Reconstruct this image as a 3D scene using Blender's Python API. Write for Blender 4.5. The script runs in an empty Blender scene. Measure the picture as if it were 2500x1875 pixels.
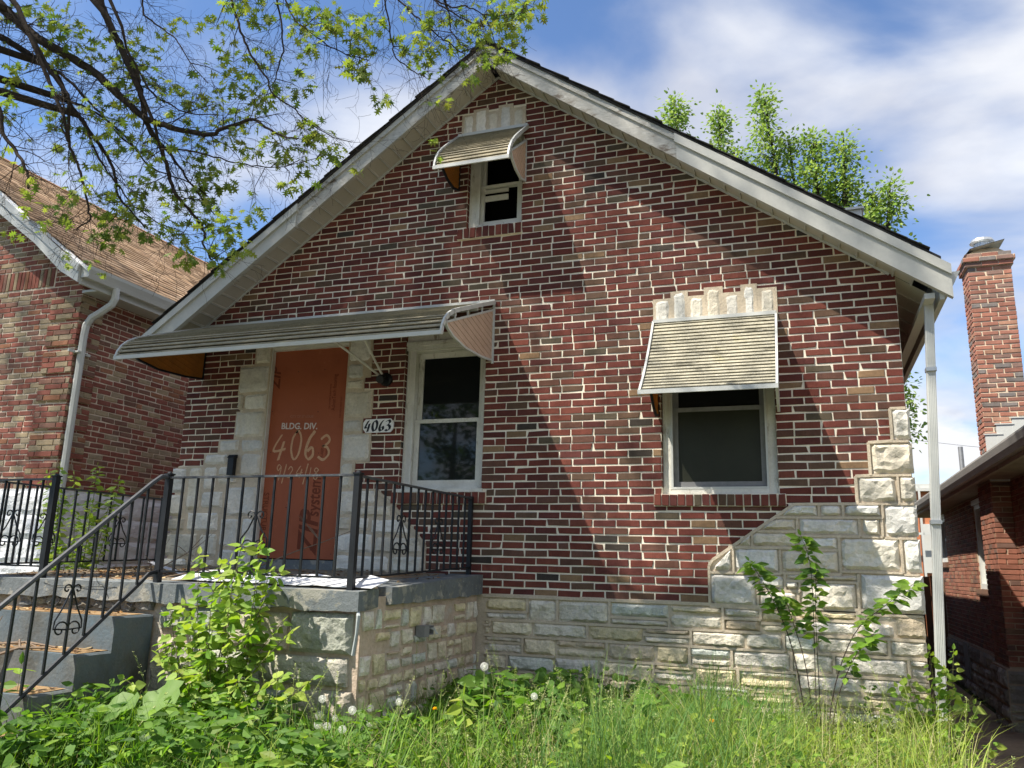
import bpy, math, random
import numpy as np
from mathutils import Vector, Matrix, noise as mnoise

random.seed(11)
RNG = np.random.default_rng(11)
SC = bpy.context.scene
COL = SC.collection
V = Vector

# ------------------------------------------------------------------ camera
cam_data = bpy.data.cameras.new("camera")
cam_data.sensor_width = 36.0
cam_data.lens = 28.48
cam_data.clip_start = 0.05
cam_data.clip_end = 3000.0
cam = bpy.data.objects.new("camera", cam_data)
COL.objects.link(cam)
R_ = V((0.94058818, 0.33854203, 0.0261374))
U_ = V((0.05070325, -0.21615031, 0.97504268))
F_ = V((-0.33574253, 0.91578837, 0.22047361))
CAM = V((0.0, -6.7398, 0.2371))
cam.matrix_world = Matrix(((R_.x, U_.x, -F_.x, CAM.x), (R_.y, U_.y, -F_.y, CAM.y), (R_.z, U_.z, -F_.z, CAM.z), (0, 0, 0, 1)))
SC.camera = cam

# ------------------------------------------------------------------ sun, sky, exposure
SUN_L = V((1.1, 1.0, -2.15)).normalized()          # the way the light travels
SUN_ELEV = math.asin(-SUN_L.z)
SUN_ROT = math.atan2(-SUN_L.x, -SUN_L.y)
sun_data = bpy.data.lights.new("sun", 'SUN')
sun_data.energy = 4.7
sun_data.angle = math.radians(0.5)
sun_data.color = (1.0, 0.93, 0.82)
sun = bpy.data.objects.new("sun", sun_data)
COL.objects.link(sun)
sun.location = (-12, -12, 25)
sun.rotation_euler = SUN_L.to_track_quat('-Z', 'Y').to_euler()

world = bpy.data.worlds.new("World")
SC.world = world
world.use_nodes = True
wn = world.node_tree
wn.nodes.clear()


def nd(nt, typ, **kw):
    n = nt.nodes.new(typ)
    for k_, v_ in kw.items():
        if k_.startswith('i_'):
            n.inputs[k_[2:].replace('_', ' ')].default_value = v_
        else:
            setattr(n, k_, v_)
    return n


def lk(nt, a, b):
    nt.links.new(a, b)


w_out = nd(wn, 'ShaderNodeOutputWorld')
w_bg = nd(wn, 'ShaderNodeBackground')
w_bg.inputs['Strength'].default_value = 0.12
w_sky = nd(wn, 'ShaderNodeTexSky')
w_sky.sky_type = 'NISHITA'
w_sky.sun_disc = False
w_sky.sun_elevation = SUN_ELEV
w_sky.sun_rotation = SUN_ROT
w_sky.air_density = 0.9
w_sky.dust_density = 0.0
w_sky.ozone_density = 3.0
w_tc = nd(wn, 'ShaderNodeTexCoord')
w_sep = nd(wn, 'ShaderNodeSeparateXYZ')
lk(wn, w_tc.outputs['Generated'], w_sep.inputs[0])
# flatten the direction onto a cloud layer: x/(z+k), y/(z+k)
w_zk = nd(wn, 'ShaderNodeMath', operation='ADD')
w_zk.inputs[1].default_value = 0.25
w_zc = nd(wn, 'ShaderNodeMath', operation='MAXIMUM')
w_zc.inputs[1].default_value = 0.0
lk(wn, w_sep.outputs['Z'], w_zc.inputs[0])
lk(wn, w_zc.outputs[0], w_zk.inputs[0])
w_dx = nd(wn, 'ShaderNodeMath', operation='DIVIDE')
w_dy = nd(wn, 'ShaderNodeMath', operation='DIVIDE')
lk(wn, w_sep.outputs['X'], w_dx.inputs[0]); lk(wn, w_zk.outputs[0], w_dx.inputs[1])
lk(wn, w_sep.outputs['Y'], w_dy.inputs[0]); lk(wn, w_zk.outputs[0], w_dy.inputs[1])
w_com = nd(wn, 'ShaderNodeCombineXYZ')
lk(wn, w_dx.outputs[0], w_com.inputs[0]); lk(wn, w_dy.outputs[0], w_com.inputs[1])
w_map = nd(wn, 'ShaderNodeMapping')
w_map.inputs['Location'].default_value = (1.4, 3.7, 0.0)
w_map.inputs['Rotation'].default_value = (0, 0, math.radians(35))
w_map.inputs['Scale'].default_value = (1.0, 1.25, 1.0)
lk(wn, w_com.outputs[0], w_map.inputs['Vector'])
w_n1 = nd(wn, 'ShaderNodeTexNoise')
w_n1.inputs['Scale'].default_value = 1.75
w_n1.inputs['Detail'].default_value = 8.0
w_n1.inputs['Roughness'].default_value = 0.46
w_n1.inputs['Distortion'].default_value = 0.35
lk(wn, w_map.outputs[0], w_n1.inputs['Vector'])
# more cloud towards the right (east) of the street than to the left
w_bias = nd(wn, 'ShaderNodeMath', operation='MULTIPLY_ADD')
w_bias.inputs[1].default_value = 0.14
lk(wn, w_sep.outputs['X'], w_bias.inputs[0])
lk(wn, w_n1.outputs['Fac'], w_bias.inputs[2])
w_rmp = nd(wn, 'ShaderNodeValToRGB')
w_rmp.color_ramp.interpolation = 'EASE'
w_rmp.color_ramp.elements[0].position = 0.40
w_rmp.color_ramp.elements[0].color = (0, 0, 0, 1)
w_rmp.color_ramp.elements[1].position = 0.63
w_rmp.color_ramp.elements[1].color = (1, 1, 1, 1)
lk(wn, w_bias.outputs[0], w_rmp.inputs['Fac'])
# cloud colour: lilac grey body with bright tops
w_n2 = nd(wn, 'ShaderNodeTexNoise')
w_n2.inputs['Scale'].default_value = 3.1
w_n2.inputs['Detail'].default_value = 6.0
lk(wn, w_map.outputs[0], w_n2.inputs['Vector'])
w_ccr = nd(wn, 'ShaderNodeValToRGB')
w_ccr.color_ramp.elements[0].position = 0.40
w_ccr.color_ramp.elements[0].color = (3.0, 3.1, 3.45, 1)
w_ccr.color_ramp.elements[1].position = 0.66
w_ccr.color_ramp.elements[1].color = (4.4, 4.45, 4.55, 1)
lk(wn, w_n2.outputs['Fac'], w_ccr.inputs['Fac'])
w_mix = nd(wn, 'ShaderNodeMix', data_type='RGBA')
w_hs = nd(wn, 'ShaderNodeHueSaturation')
w_hs.inputs['Saturation'].default_value = 1.06
w_hs.inputs['Hue'].default_value = 0.503
w_hs.inputs['Value'].default_value = 0.88
lk(wn, w_sky.outputs[0], w_hs.inputs['Color'])
w_f = nd(wn, 'ShaderNodeMath', operation='MULTIPLY')
w_f.inputs[1].default_value = 0.92
lk(wn, w_rmp.outputs[0], w_f.inputs[0])
lk(wn, w_f.outputs[0], w_mix.inputs['Factor'])
lk(wn, w_hs.outputs[0], w_mix.inputs['A'])
lk(wn, w_ccr.outputs[0], w_mix.inputs['B'])
# heaped clouds low over the horizon
w_n3 = nd(wn, 'ShaderNodeTexNoise')
w_n3.inputs['Scale'].default_value = 5.0
w_n3.inputs['Detail'].default_value = 9.0
w_n3.inputs['Roughness'].default_value = 0.55
w_m3 = nd(wn, 'ShaderNodeMapping')
w_m3.inputs['Location'].default_value = (0.35, 0.2, 0.0)
w_m3.inputs['Scale'].default_value = (1.0, 1.0, 1.9)
lk(wn, w_tc.outputs['Generated'], w_m3.inputs['Vector'])
lk(wn, w_m3.outputs[0], w_n3.inputs['Vector'])
w_r3 = nd(wn, 'ShaderNodeMapRange')
w_r3.inputs['From Min'].default_value = 0.49
w_r3.inputs['From Max'].default_value = 0.58
lk(wn, w_n3.outputs['Fac'], w_r3.inputs['Value'])
w_e3 = nd(wn, 'ShaderNodeMapRange')
w_e3.interpolation_type = 'SMOOTHSTEP'
w_e3.inputs['From Min'].default_value = 0.36
w_e3.inputs['From Max'].default_value = 0.18
lk(wn, w_sep.outputs['Z'], w_e3.inputs['Value'])
w_f3 = nd(wn, 'ShaderNodeMath', operation='MULTIPLY')
lk(wn, w_r3.outputs[0], w_f3.inputs[0]); lk(wn, w_e3.outputs[0], w_f3.inputs[1])
w_mx3 = nd(wn, 'ShaderNodeMix', data_type='RGBA')
w_mx3.inputs['B'].default_value = (4.0, 4.05, 4.2, 1)
lk(wn, w_f3.outputs[0], w_mx3.inputs['Factor'])
lk(wn, w_mix.outputs['Result'], w_mx3.inputs['A'])
lk(wn, w_mx3.outputs['Result'], w_bg.inputs['Color'])
lk(wn, w_bg.outputs[0], w_out.inputs['Surface'])

SC.view_settings.view_transform = 'Standard'
SC.view_settings.look = 'None'
SC.view_settings.gamma = 1.0
SC.view_settings.exposure = 1.05
SC.view_settings.use_curve_mapping = False
SC.cycles.max_bounces = 8
SC.cycles.transparent_max_bounces = 8
SC.cycles.use_denoising = True

# ------------------------------------------------------------------ object helpers


def tag(o, label=None, cat=None, group=None, kind=None):
    if label: o['label'] = label
    if cat: o['category'] = cat
    if group: o['group'] = group
    if kind: o['kind'] = kind
    return o


def link(o, parent=None):
    COL.objects.link(o)
    if parent is not None:
        o.parent = parent
        root = parent
        loc = V((0, 0, 0))
        while root is not None:
            if root.type == 'EMPTY':
                loc = root.location.copy()
            root = root.parent
        if parent.type == 'EMPTY':
            o.matrix_parent_inverse = Matrix.Translation(-parent.location)
    return o


def thing(name, label, cat, loc=(0, 0, 0), group=None):
    o = bpy.data.objects.new(name, None)
    o.empty_display_size = 0.2
    o.location = loc
    COL.objects.link(o)
    return tag(o, label, cat, group)


class MB:
    """collects polygons (with a colour each) and links them as one mesh object"""

    def __init__(self):
        self.v = []; self.f = []; self.n = 0

    def add(self, verts, faces, col=(1, 1, 1)):
        verts = np.asarray(verts, float).reshape(-1, 3)
        off = self.n
        self.v.append(verts)
        self.n += len(verts)
        groups = {}
        for q in faces:
            groups.setdefault(len(q), []).append(q)
        for kk, g in groups.items():
            a = np.asarray(g, np.int64) + off
            self.f.append((a, np.tile(np.asarray(col, float)[:3], (len(a), 1))))
        return self

    def add_np(self, verts, faces, cols):
        self.v.append(verts); self.f.append((faces + self.n, cols)); self.n += len(verts)
        return self

    def box(self, x0, x1, y0, y1, z0, z1, col=(1, 1, 1)):
        vs = [(x0, y0, z0), (x1, y0, z0), (x1, y1, z0), (x0, y1, z0), (x0, y0, z1), (x1, y0, z1), (x1, y1, z1), (x0, y1, z1)]
        return self.add(vs, [(0, 3, 2, 1), (4, 5, 6, 7), (0, 1, 5, 4), (1, 2, 6, 5), (2, 3, 7, 6), (3, 0, 4, 7)], col)

    def prism(self, poly, axis, a0, a1, col=(1, 1, 1)):
        """polygon (2D, counter-clockwise seen from -axis...) pushed along axis 'x','y' or 'z'"""
        n = len(poly)
        def m(p, a):
            return {'x': (a, p[0], p[1]), 'y': (p[0], a, p[1]), 'z': (p[0], p[1], a)}[axis]
        vs = [m(p, a0) for p in poly] + [m(p, a1) for p in poly]
        fs = [tuple(range(n)), tuple(range(2 * n - 1, n - 1, -1))]
        for i in range(n):
            j = (i + 1) % n
            fs.append((i, i + n, j + n, j))
        return self.add(vs, fs, col)

    def tube(self, pts, rad, sides=6, col=(1, 1, 1), cap=True, square=False):
        pts = [V(p) for p in pts]
        if isinstance(rad, (int, float)): rad = [rad] * len(pts)
        vs = []; prev = None
        for i, p in enumerate(pts):
            t = (pts[min(i + 1, len(pts) - 1)] - pts[max(i - 1, 0)])
            if t.length < 1e-9: t = V((0, 0, 1))
            t.normalize()
            if prev is None:
                a = V((0, 0, 1)) if abs(t.z) < .9 else V((1, 0, 0))
                n1 = t.cross(a).normalized()
            else:
                n1 = (prev - t * prev.dot(t))
                if n1.length < 1e-6: n1 = t.orthogonal()
                n1.normalize()
            prev = n1
            n2 = t.cross(n1)
            for s_ in range(sides):
                an = 2 * math.pi * (s_ + (.5 if square else 0)) / sides
                vs.append(tuple(p + (n1 * math.cos(an) + n2 * math.sin(an)) * rad[i]))
        fs = []
        for i in range(len(pts) - 1):
            for s_ in range(sides):
                s2 = (s_ + 1) % sides
                fs.append((i * sides + s_, i * sides + s2, (i + 1) * sides + s2, (i + 1) * sides + s_))
        if cap:
            fs.append(tuple(range(sides - 1, -1, -1)))
            fs.append(tuple(range((len(pts) - 1) * sides, len(pts) * sides)))
        return self.add(vs, fs, col)

    def bar(self, a, b, w, h, col=(1, 1, 1), up=(0, 0, 1)):
        """rectangular bar from a to b, w across and h along 'up'"""
        a, b = V(a), V(b); t = (b - a).normalized(); up = V(up)
        s_ = t.cross(up)
        if s_.length < 1e-5: s_ = t.cross(V((0, 1, 0)))
        s_.normalize(); u = s_.cross(t)
        vs = []
        for p in (a, b):
            for ds, du in ((-1, -1), (1, -1), (1, 1), (-1, 1)):
                vs.append(tuple(p + s_ * ds * w / 2 + u * du * h / 2))
        return self.add(vs, [(0, 1, 2, 3), (7, 6, 5, 4), (0, 4, 5, 1), (1, 5, 6, 2), (2, 6, 7, 3), (3, 7, 4, 0)], col)

    def mesh(self, name, mat=None, smooth=False):
        me = bpy.data.meshes.new(name)
        if not self.v: return me
        vs = np.concatenate(self.v)
        me.vertices.add(len(vs))
        me.vertices.foreach_set('co', vs.astype(np.float32).ravel())
        li = np.concatenate([f.ravel() for f, c in self.f])
        ln = np.concatenate([np.full(len(f), f.shape[1]) for f, c in self.f])
        cl = np.concatenate([np.repeat(c, f.shape[1], axis=0) for f, c in self.f])
        me.loops.add(len(li))
        me.loops.foreach_set('vertex_index', li.astype(np.int32))
        me.polygons.add(len(ln))
        me.polygons.foreach_set('loop_start', np.concatenate([[0], np.cumsum(ln)[:-1]]).astype(np.int32))
        me.update(calc_edges=True)
        at = me.color_attributes.new('Col', 'FLOAT_COLOR', 'CORNER')
        at.data.foreach_set('color', np.concatenate([cl, np.ones((len(cl), 1))], axis=1).astype(np.float32).ravel())
        me.polygons.foreach_set('use_smooth', np.full(len(ln), bool(smooth)))
        if mat: me.materials.append(mat)
        me.validate()
        return me

    def build(self, name, mat=None, parent=None, smooth=False):
        return link(bpy.data.objects.new(name, self.mesh(name, mat, smooth)), parent)


# ------------------------------------------------------------------ materials
MATS = {}


def make_mat(name, col=(1, 1, 1), rough=.8, attr=True, nz=None, bump=None, spec=.3, metal=0.0, stain=None, trans=0.0, coord='pos'):
    """col times the piece's own colour, grain (nz: scale, amount, stretch), relief (bump: scale, strength, dist, stretch), stain (scale, colour, lo, hi, stretch)"""
    m = bpy.data.materials.new(name); m.use_nodes = True
    nt = m.node_tree; nt.nodes.clear()
    out = nd(nt, 'ShaderNodeOutputMaterial')
    b = nd(nt, 'ShaderNodeBsdfPrincipled')
    b.inputs['Roughness'].default_value = rough
    b.inputs['Metallic'].default_value = metal
    b.inputs['Specular IOR Level'].default_value = spec
    geo = nd(nt, 'ShaderNodeNewGeometry')
    rgb = nd(nt, 'ShaderNodeRGB'); rgb.outputs[0].default_value = (*col, 1)
    cur = rgb.outputs[0]
    def mapping(stretch):
        mp = nd(nt, 'ShaderNodeMapping'); mp.inputs['Scale'].default_value = stretch
        lk(nt, geo.outputs['Position'], mp.inputs['Vector']); return mp.outputs[0]
    def mulc(a, bb, f=1.0, mode='MULTIPLY'):
        mx = nd(nt, 'ShaderNodeMix', data_type='RGBA', blend_type=mode)
        mx.inputs['Factor'].default_value = f
        lk(nt, a, mx.inputs['A']); lk(nt, bb, mx.inputs['B']); return mx.outputs['Result']
    if attr:
        at = nd(nt, 'ShaderNodeVertexColor', layer_name='Col')
        cur = mulc(cur, at.outputs['Color'])
    for z in (nz or []):
        n = nd(nt, 'ShaderNodeTexNoise'); n.inputs['Scale'].default_value = z[0]; n.inputs['Detail'].default_value = 6; n.inputs['Roughness'].default_value = .6
        lk(nt, mapping(z[2] if len(z) > 2 else (1, 1, 1)), n.inputs['Vector'])
        r = nd(nt, 'ShaderNodeMapRange'); r.inputs['From Min'].default_value = .25; r.inputs['From Max'].default_value = .75
        r.inputs['To Min'].default_value = 1 - z[1]; r.inputs['To Max'].default_value = 1 + z[1]
        lk(nt, n.outputs['Fac'], r.inputs['Value'])
        hs = nd(nt, 'ShaderNodeHueSaturation'); lk(nt, cur, hs.inputs['Color']); lk(nt, r.outputs[0], hs.inputs['Value'])
        cur = hs.outputs[0]
    for s_ in (stain or []):
        n = nd(nt, 'ShaderNodeTexNoise'); n.inputs['Scale'].default_value = s_[0]; n.inputs['Detail'].default_value = 8; n.inputs['Roughness'].default_value = .65
        lk(nt, mapping(s_[4] if len(s_) > 4 else (1, 1, 1)), n.inputs['Vector'])
        r = nd(nt, 'ShaderNodeMapRange'); r.inputs['From Min'].default_value = s_[2]; r.inputs['From Max'].default_value = s_[3]
        lk(nt, n.outputs['Fac'], r.inputs['Value'])
        mx = nd(nt, 'ShaderNodeMix', data_type='RGBA'); lk(nt, r.outputs[0], mx.inputs['Factor']); lk(nt, cur, mx.inputs['A'])
        mx.inputs['B'].default_value = (*s_[1], 1); cur = mx.outputs['Result']
    lk(nt, cur, b.inputs['Base Color'])
    last = None
    for bp in (bump or []):
        n = nd(nt, 'ShaderNodeTexNoise'); n.inputs['Scale'].default_value = bp[0]; n.inputs['Detail'].default_value = 7; n.inputs['Roughness'].default_value = .65
        lk(nt, mapping(bp[3] if len(bp) > 3 else (1, 1, 1)), n.inputs['Vector'])
        bm_ = nd(nt, 'ShaderNodeBump'); bm_.inputs['Strength'].default_value = bp[1]; bm_.inputs['Distance'].default_value = bp[2]
        lk(nt, n.outputs['Fac'], bm_.inputs['Height'])
        if last: lk(nt, last, bm_.inputs['Normal'])
        last = bm_.outputs[0]
    if last: lk(nt, last, b.inputs['Normal'])
    if trans > 0:
        tr = nd(nt, 'ShaderNodeBsdfTranslucent'); 
        hs = nd(nt, 'ShaderNodeHueSaturation'); hs.inputs['Saturation'].default_value = 1.12; hs.inputs['Value'].default_value = 1.5
        lk(nt, cur, hs.inputs['Color']); lk(nt, hs.outputs[0], tr.inputs['Color'])
        ms = nd(nt, 'ShaderNodeMixShader'); ms.inputs[0].default_value = trans
        lk(nt, b.outputs[0], ms.inputs[1]); lk(nt, tr.outputs[0], ms.inputs[2]); lk(nt, ms.outputs[0], out.inputs['Surface'])
    else:
        lk(nt, b.outputs[0], out.inputs['Surface'])
    MATS[name] = m
    return m


M_BRICK = make_mat('fired_brick', rough=.88, nz=[(9, .22), (260, .16, (1, 1, .08)), (60, .12)], bump=[(320, .35, .003, (1, 1, .07)), (45, .3, .004)], stain=[(5.5, (.42, .37, .30), .70, .95), (1.3, (.03, .028, .026), .66, 1.15)], spec=.2)
M_MORTAR = make_mat('lime_mortar', col=(.80, .735, .60), rough=.95, attr=False, nz=[(5, .10), (90, .10)], bump=[(120, .35, .003)], stain=[(2.0, (.40, .36, .29), .62, 1.0)], spec=.1)
M_TANMORTAR = make_mat('tan_mortar', col=(.55, .47, .355), rough=.95, attr=False, nz=[(6, .15), (70, .15)], bump=[(60, .7, .008), (200, .4, .003)], stain=[(3.0, (.26, .22, .17), .60, .95)], spec=.1)
M_STONE = make_mat('rock_faced_limestone', rough=.9, nz=[(7, .14), (40, .14), (150, .08)], bump=[(26, .7, .015), (90, .55, .006)], stain=[(4.5, (.36, .30, .22), .66, .98), (2.5, (.58, .56, .49), .56, .9)], spec=.15)
M_OLDSTONE = make_mat('weathered_rubble', rough=.92, nz=[(6, .2), (35, .18), (140, .1)], bump=[(14, .9, .03), (60, .8, .012)], stain=[(3.5, (.28, .23, .16), .58, .85), (5.5, (.52, .44, .26), .60, .82), (2.6, (.46, .45, .25), .56, .85)], spec=.12)
M_PARGE = make_mat('pink_parging', col=(.52, .41, .32), rough=.95, attr=False, nz=[(4, .2), (40, .16)], bump=[(12, .8, .02), (70, .7, .008)], stain=[(5, (.50, .47, .42), .52, .72), (8, (.14, .11, .09), .64, .85)], spec=.1)
M_WHITE = make_mat('white_aluminium', col=(.54, .55, .52), rough=.45, attr=False, nz=[(2.5, .05), (40, .03)], stain=[(3, (.48, .46, .40), .62, 1.1), (14, (.45, .42, .36), .74, 1.0, (1, 1, .15))], spec=.4)
M_FASCIA = make_mat('weathered_fascia', col=(.47, .47, .43), rough=.5, attr=False, nz=[(2.5, .07), (40, .04)], stain=[(3, (.34, .33, .28), .58, 1.0), (14, (.30, .28, .23), .70, .9, (.4, 1, .4))], spec=.35)
M_OLDWHITE = make_mat('peeling_white_paint', col=(.66, .65, .59), rough=.75, attr=False, nz=[(5, .1), (70, .08)], stain=[(14, (.30, .26, .20), .60, .72, (1, 1, .35)), (4, (.40, .37, .30), .55, .9)], bump=[(45, .4, .004)], spec=.25)
M_BARGE = make_mat('worn_barge_board', col=(.46, .45, .41), rough=.8, attr=False, nz=[(3, .12), (60, .14, (.35, 1, .9))], stain=[(9, (.16, .13, .10), .56, .68, (.5, 1, 1.3)), (26, (.58, .57, .53), .56, .66, (.5, 1, 1.2)), (2.2, (.28, .25, .20), .52, .85)], bump=[(50, .5, .006, (.3, 1, 1))], spec=.2)
M_SOFFIT = make_mat('soffit_aluminium', col=(.50, .47, .40), rough=.6, attr=False, nz=[(3, .08), (300, .12)], spec=.3)
M_SHINGLE = make_mat('dark_shingle', col=(.045, .043, .042), rough=.95, attr=False, nz=[(12, .4), (150, .4)], bump=[(40, .8, .01)], spec=.1)
M_BROWNSH = make_mat('brown_shingle', rough=.95, nz=[(5, .18), (120, .25)], bump=[(90, .6, .006)], spec=.08)
M_AWN = make_mat('mossy_awning_slat', col=(.33, .29, .20), rough=.85, attr=False, nz=[(8, .18), (70, .2)], stain=[(6, (.055, .05, .035), .60, .78, (.5, 1, 1)), (3.0, (.10, .10, .035), .56, .88, (.6, 1, 1)), (30, (.60, .56, .46), .62, .8)], bump=[(60, .6, .006), (200, .4, .003)], spec=.15)
M_AWNDIRTY = make_mat('lichened_awning_slat', col=(.38, .355, .27), rough=.9, attr=False, nz=[(10, .2), (80, .22)], stain=[(9, (.10, .095, .07), .55, .72, (.5, 1, 1)), (3.0, (.36, .32, .08), .60, .9), (40, (.55, .54, .5), .60, .75)], bump=[(50, .9, .01), (160, .5, .004)], spec=.12)
M_TANPANEL = make_mat('beige_awning_panel', col=(.56, .40, .30), rough=.6, attr=False, nz=[(6, .1), (60, .06)], stain=[(5, (.16, .13, .10), .66, .95)], spec=.3)
M_AMBER = make_mat('amber_awning_panel', col=(.42, .20, .055), rough=.6, attr=False, nz=[(6, .15), (40, .1)], stain=[(7, (.10, .05, .02), .58, .9)], trans=.35, spec=.2)
M_GLASS = make_mat('dark_window_glass', col=(.012, .014, .014), rough=.03, attr=False, spec=.38)
M_SCREEN = make_mat('insect_screen_pane', col=(.030, .032, .022), rough=.30, attr=False, nz=[(3, .2), (220, .12)], spec=.20)
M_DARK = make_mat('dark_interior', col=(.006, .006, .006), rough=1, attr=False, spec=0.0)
M_BOARD = make_mat('rust_sheathing_board', col=(.36, .103, .048), rough=.72, attr=False, nz=[(2, .08), (160, .1)], stain=[(4, (.26, .07, .032), .52, .9), (11, (.48, .17, .085), .64, .8), (2.2, (.30, .085, .04), .5, .8, (1, 1, .35))], bump=[(160, .25, .002)], spec=.25)
M_PRINT = make_mat('dark_print', col=(.17, .048, .027), rough=.8, attr=False, nz=[(150, .25)], spec=.1)
M_CHALK = make_mat('chalk_marks', col=(.60, .36, .21), rough=.95, attr=False, nz=[(200, .3)], spec=.05)
M_STENCIL = make_mat('white_stencil', col=(.66, .58, .53), rough=.9, attr=False, nz=[(120, .3)], spec=.05)
M_BLACK = make_mat('black_iron', col=(.010, .012, .015), rough=.5, attr=False, nz=[(20, .3)], stain=[(40, (.12, .13, .14), .68, .8)], bump=[(90, .3, .002)], spec=.35)
M_RAILTOP = make_mat('worn_iron_handrail', col=(.05, .055, .062), rough=.5, attr=False, nz=[(12, .3)], stain=[(24, (.20, .20, .20), .58, .75)], spec=.5)
M_PORCH = make_mat('blue_grey_painted_concrete', col=(.15, .168, .175), rough=.75, attr=False, nz=[(3, .18), (50, .14)], stain=[(5.5, (.29, .285, .25), .53, .57), (14, (.22, .22, .19), .57, .62), (5, (.07, .065, .05), .58, .8), (24, (.42, .41, .36), .66, .69), (6, (.05, .05, .045), .62, .70, (1, 1, .25))], bump=[(30, .6, .01), (120, .4, .003)], spec=.25)
M_FLOOR = make_mat('porch_floor_debris', col=(.24, .21, .16), rough=.95, attr=False, nz=[(5, .2), (60, .25)], stain=[(4, (.30, .15, .05), .50, .66), (6, (.10, .11, .115), .58, .7)], bump=[(50, .8, .01)], spec=.1)
M_STEP = make_mat('grey_step_concrete', col=(.125, .132, .128), rough=.85, attr=False, nz=[(3, .22), (60, .15)], stain=[(2.6, (.06, .055, .04), .50, .72, (1, 1, .5)), (4, (.22, .22, .20), .60, .8), (1.6, (.10, .145, .18), .50, .7)], bump=[(40, .6, .008)], spec=.2)
M_TREAD = make_mat('leaf_stained_tread', col=(.27, .18, .095), rough=.95, attr=False, nz=[(8, .25), (90, .3)], stain=[(5, (.23, .235, .22), .55, .7)], bump=[(70, .9, .008)], spec=.08)
M_SOIL = make_mat('weedy_soil', col=(.060, .066, .026), rough=1, attr=False, nz=[(2, .3), (30, .3)], bump=[(20, .8, .03)], spec=.05)
M_PATH = make_mat('dirty_concrete_path', col=(.34, .26, .18), rough=.95, attr=False, nz=[(1.4, .3), (25, .2)], stain=[(2.4, (.17, .12, .08), .52, .8)], bump=[(30, .6, .01)], spec=.1)
M_BARK = make_mat('oak_bark', col=(.045, .036, .029), rough=.95, attr=False, nz=[(20, .4)], bump=[(50, .8, .01)], spec=.1)
M_STEM = make_mat('green_stem', rough=.8, attr=True, spec=.2)
M_LEAF = make_mat('leaf', rough=.55, nz=[(14, .14)], trans=.42, spec=.3)
M_GRASS = make_mat('grass_blade', rough=.6, nz=[(8, .12)], trans=.38, spec=.25)
M_SEED = make_mat('dandelion_fluff', col=(.82, .82, .79), rough=.9, attr=False, trans=.5, spec=.1)
M_METAL = make_mat('white_sheet_metal', col=(.74, .75, .77), rough=.35, attr=False, nz=[(4, .08)], stain=[(8, (.4, .38, .33), .66, .95)], spec=.5)
M_TWIG = make_mat('dead_twig', col=(.20, .15, .11), rough=.95, attr=False, nz=[(20, .3)], spec=.1)
M_LITTER = make_mat('leaf_litter', rough=.95, nz=[(30, .2)], spec=.08)
M_GALV = make_mat('galvanised_metal', col=(.50, .52, .53), rough=.4, metal=.7, attr=False, nz=[(10, .15)], spec=.5)
M_GREYBOX = make_mat('grey_box_metal', col=(.22, .22, .22), rough=.6, attr=False, nz=[(20, .15)], spec=.3)
M_CEMENT = make_mat('cement_cap', col=(.50, .42, .30), rough=.95, attr=False, nz=[(10, .2)], bump=[(40, .6, .01)], spec=.1)
M_WHITESTONE = make_mat('whitewashed_stone', col=(.84, .85, .86), rough=.85, attr=False, nz=[(4, .1)], stain=[(6, (.45, .44, .42), .66, .95)], bump=[(14, .8, .03), (50, .6, .008)], spec=.2)
M_WOOD = make_mat('brown_fence_wood', col=(.13, .085, .055), rough=.9, attr=False, nz=[(6, .25), (50, .2, (6, 6, .4))], spec=.15)
M_BACKBRICK = make_mat('far_orange_brick', col=(.52, .20, .10), rough=.9, attr=True, nz=[(3, .1)], spec=.1)

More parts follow.
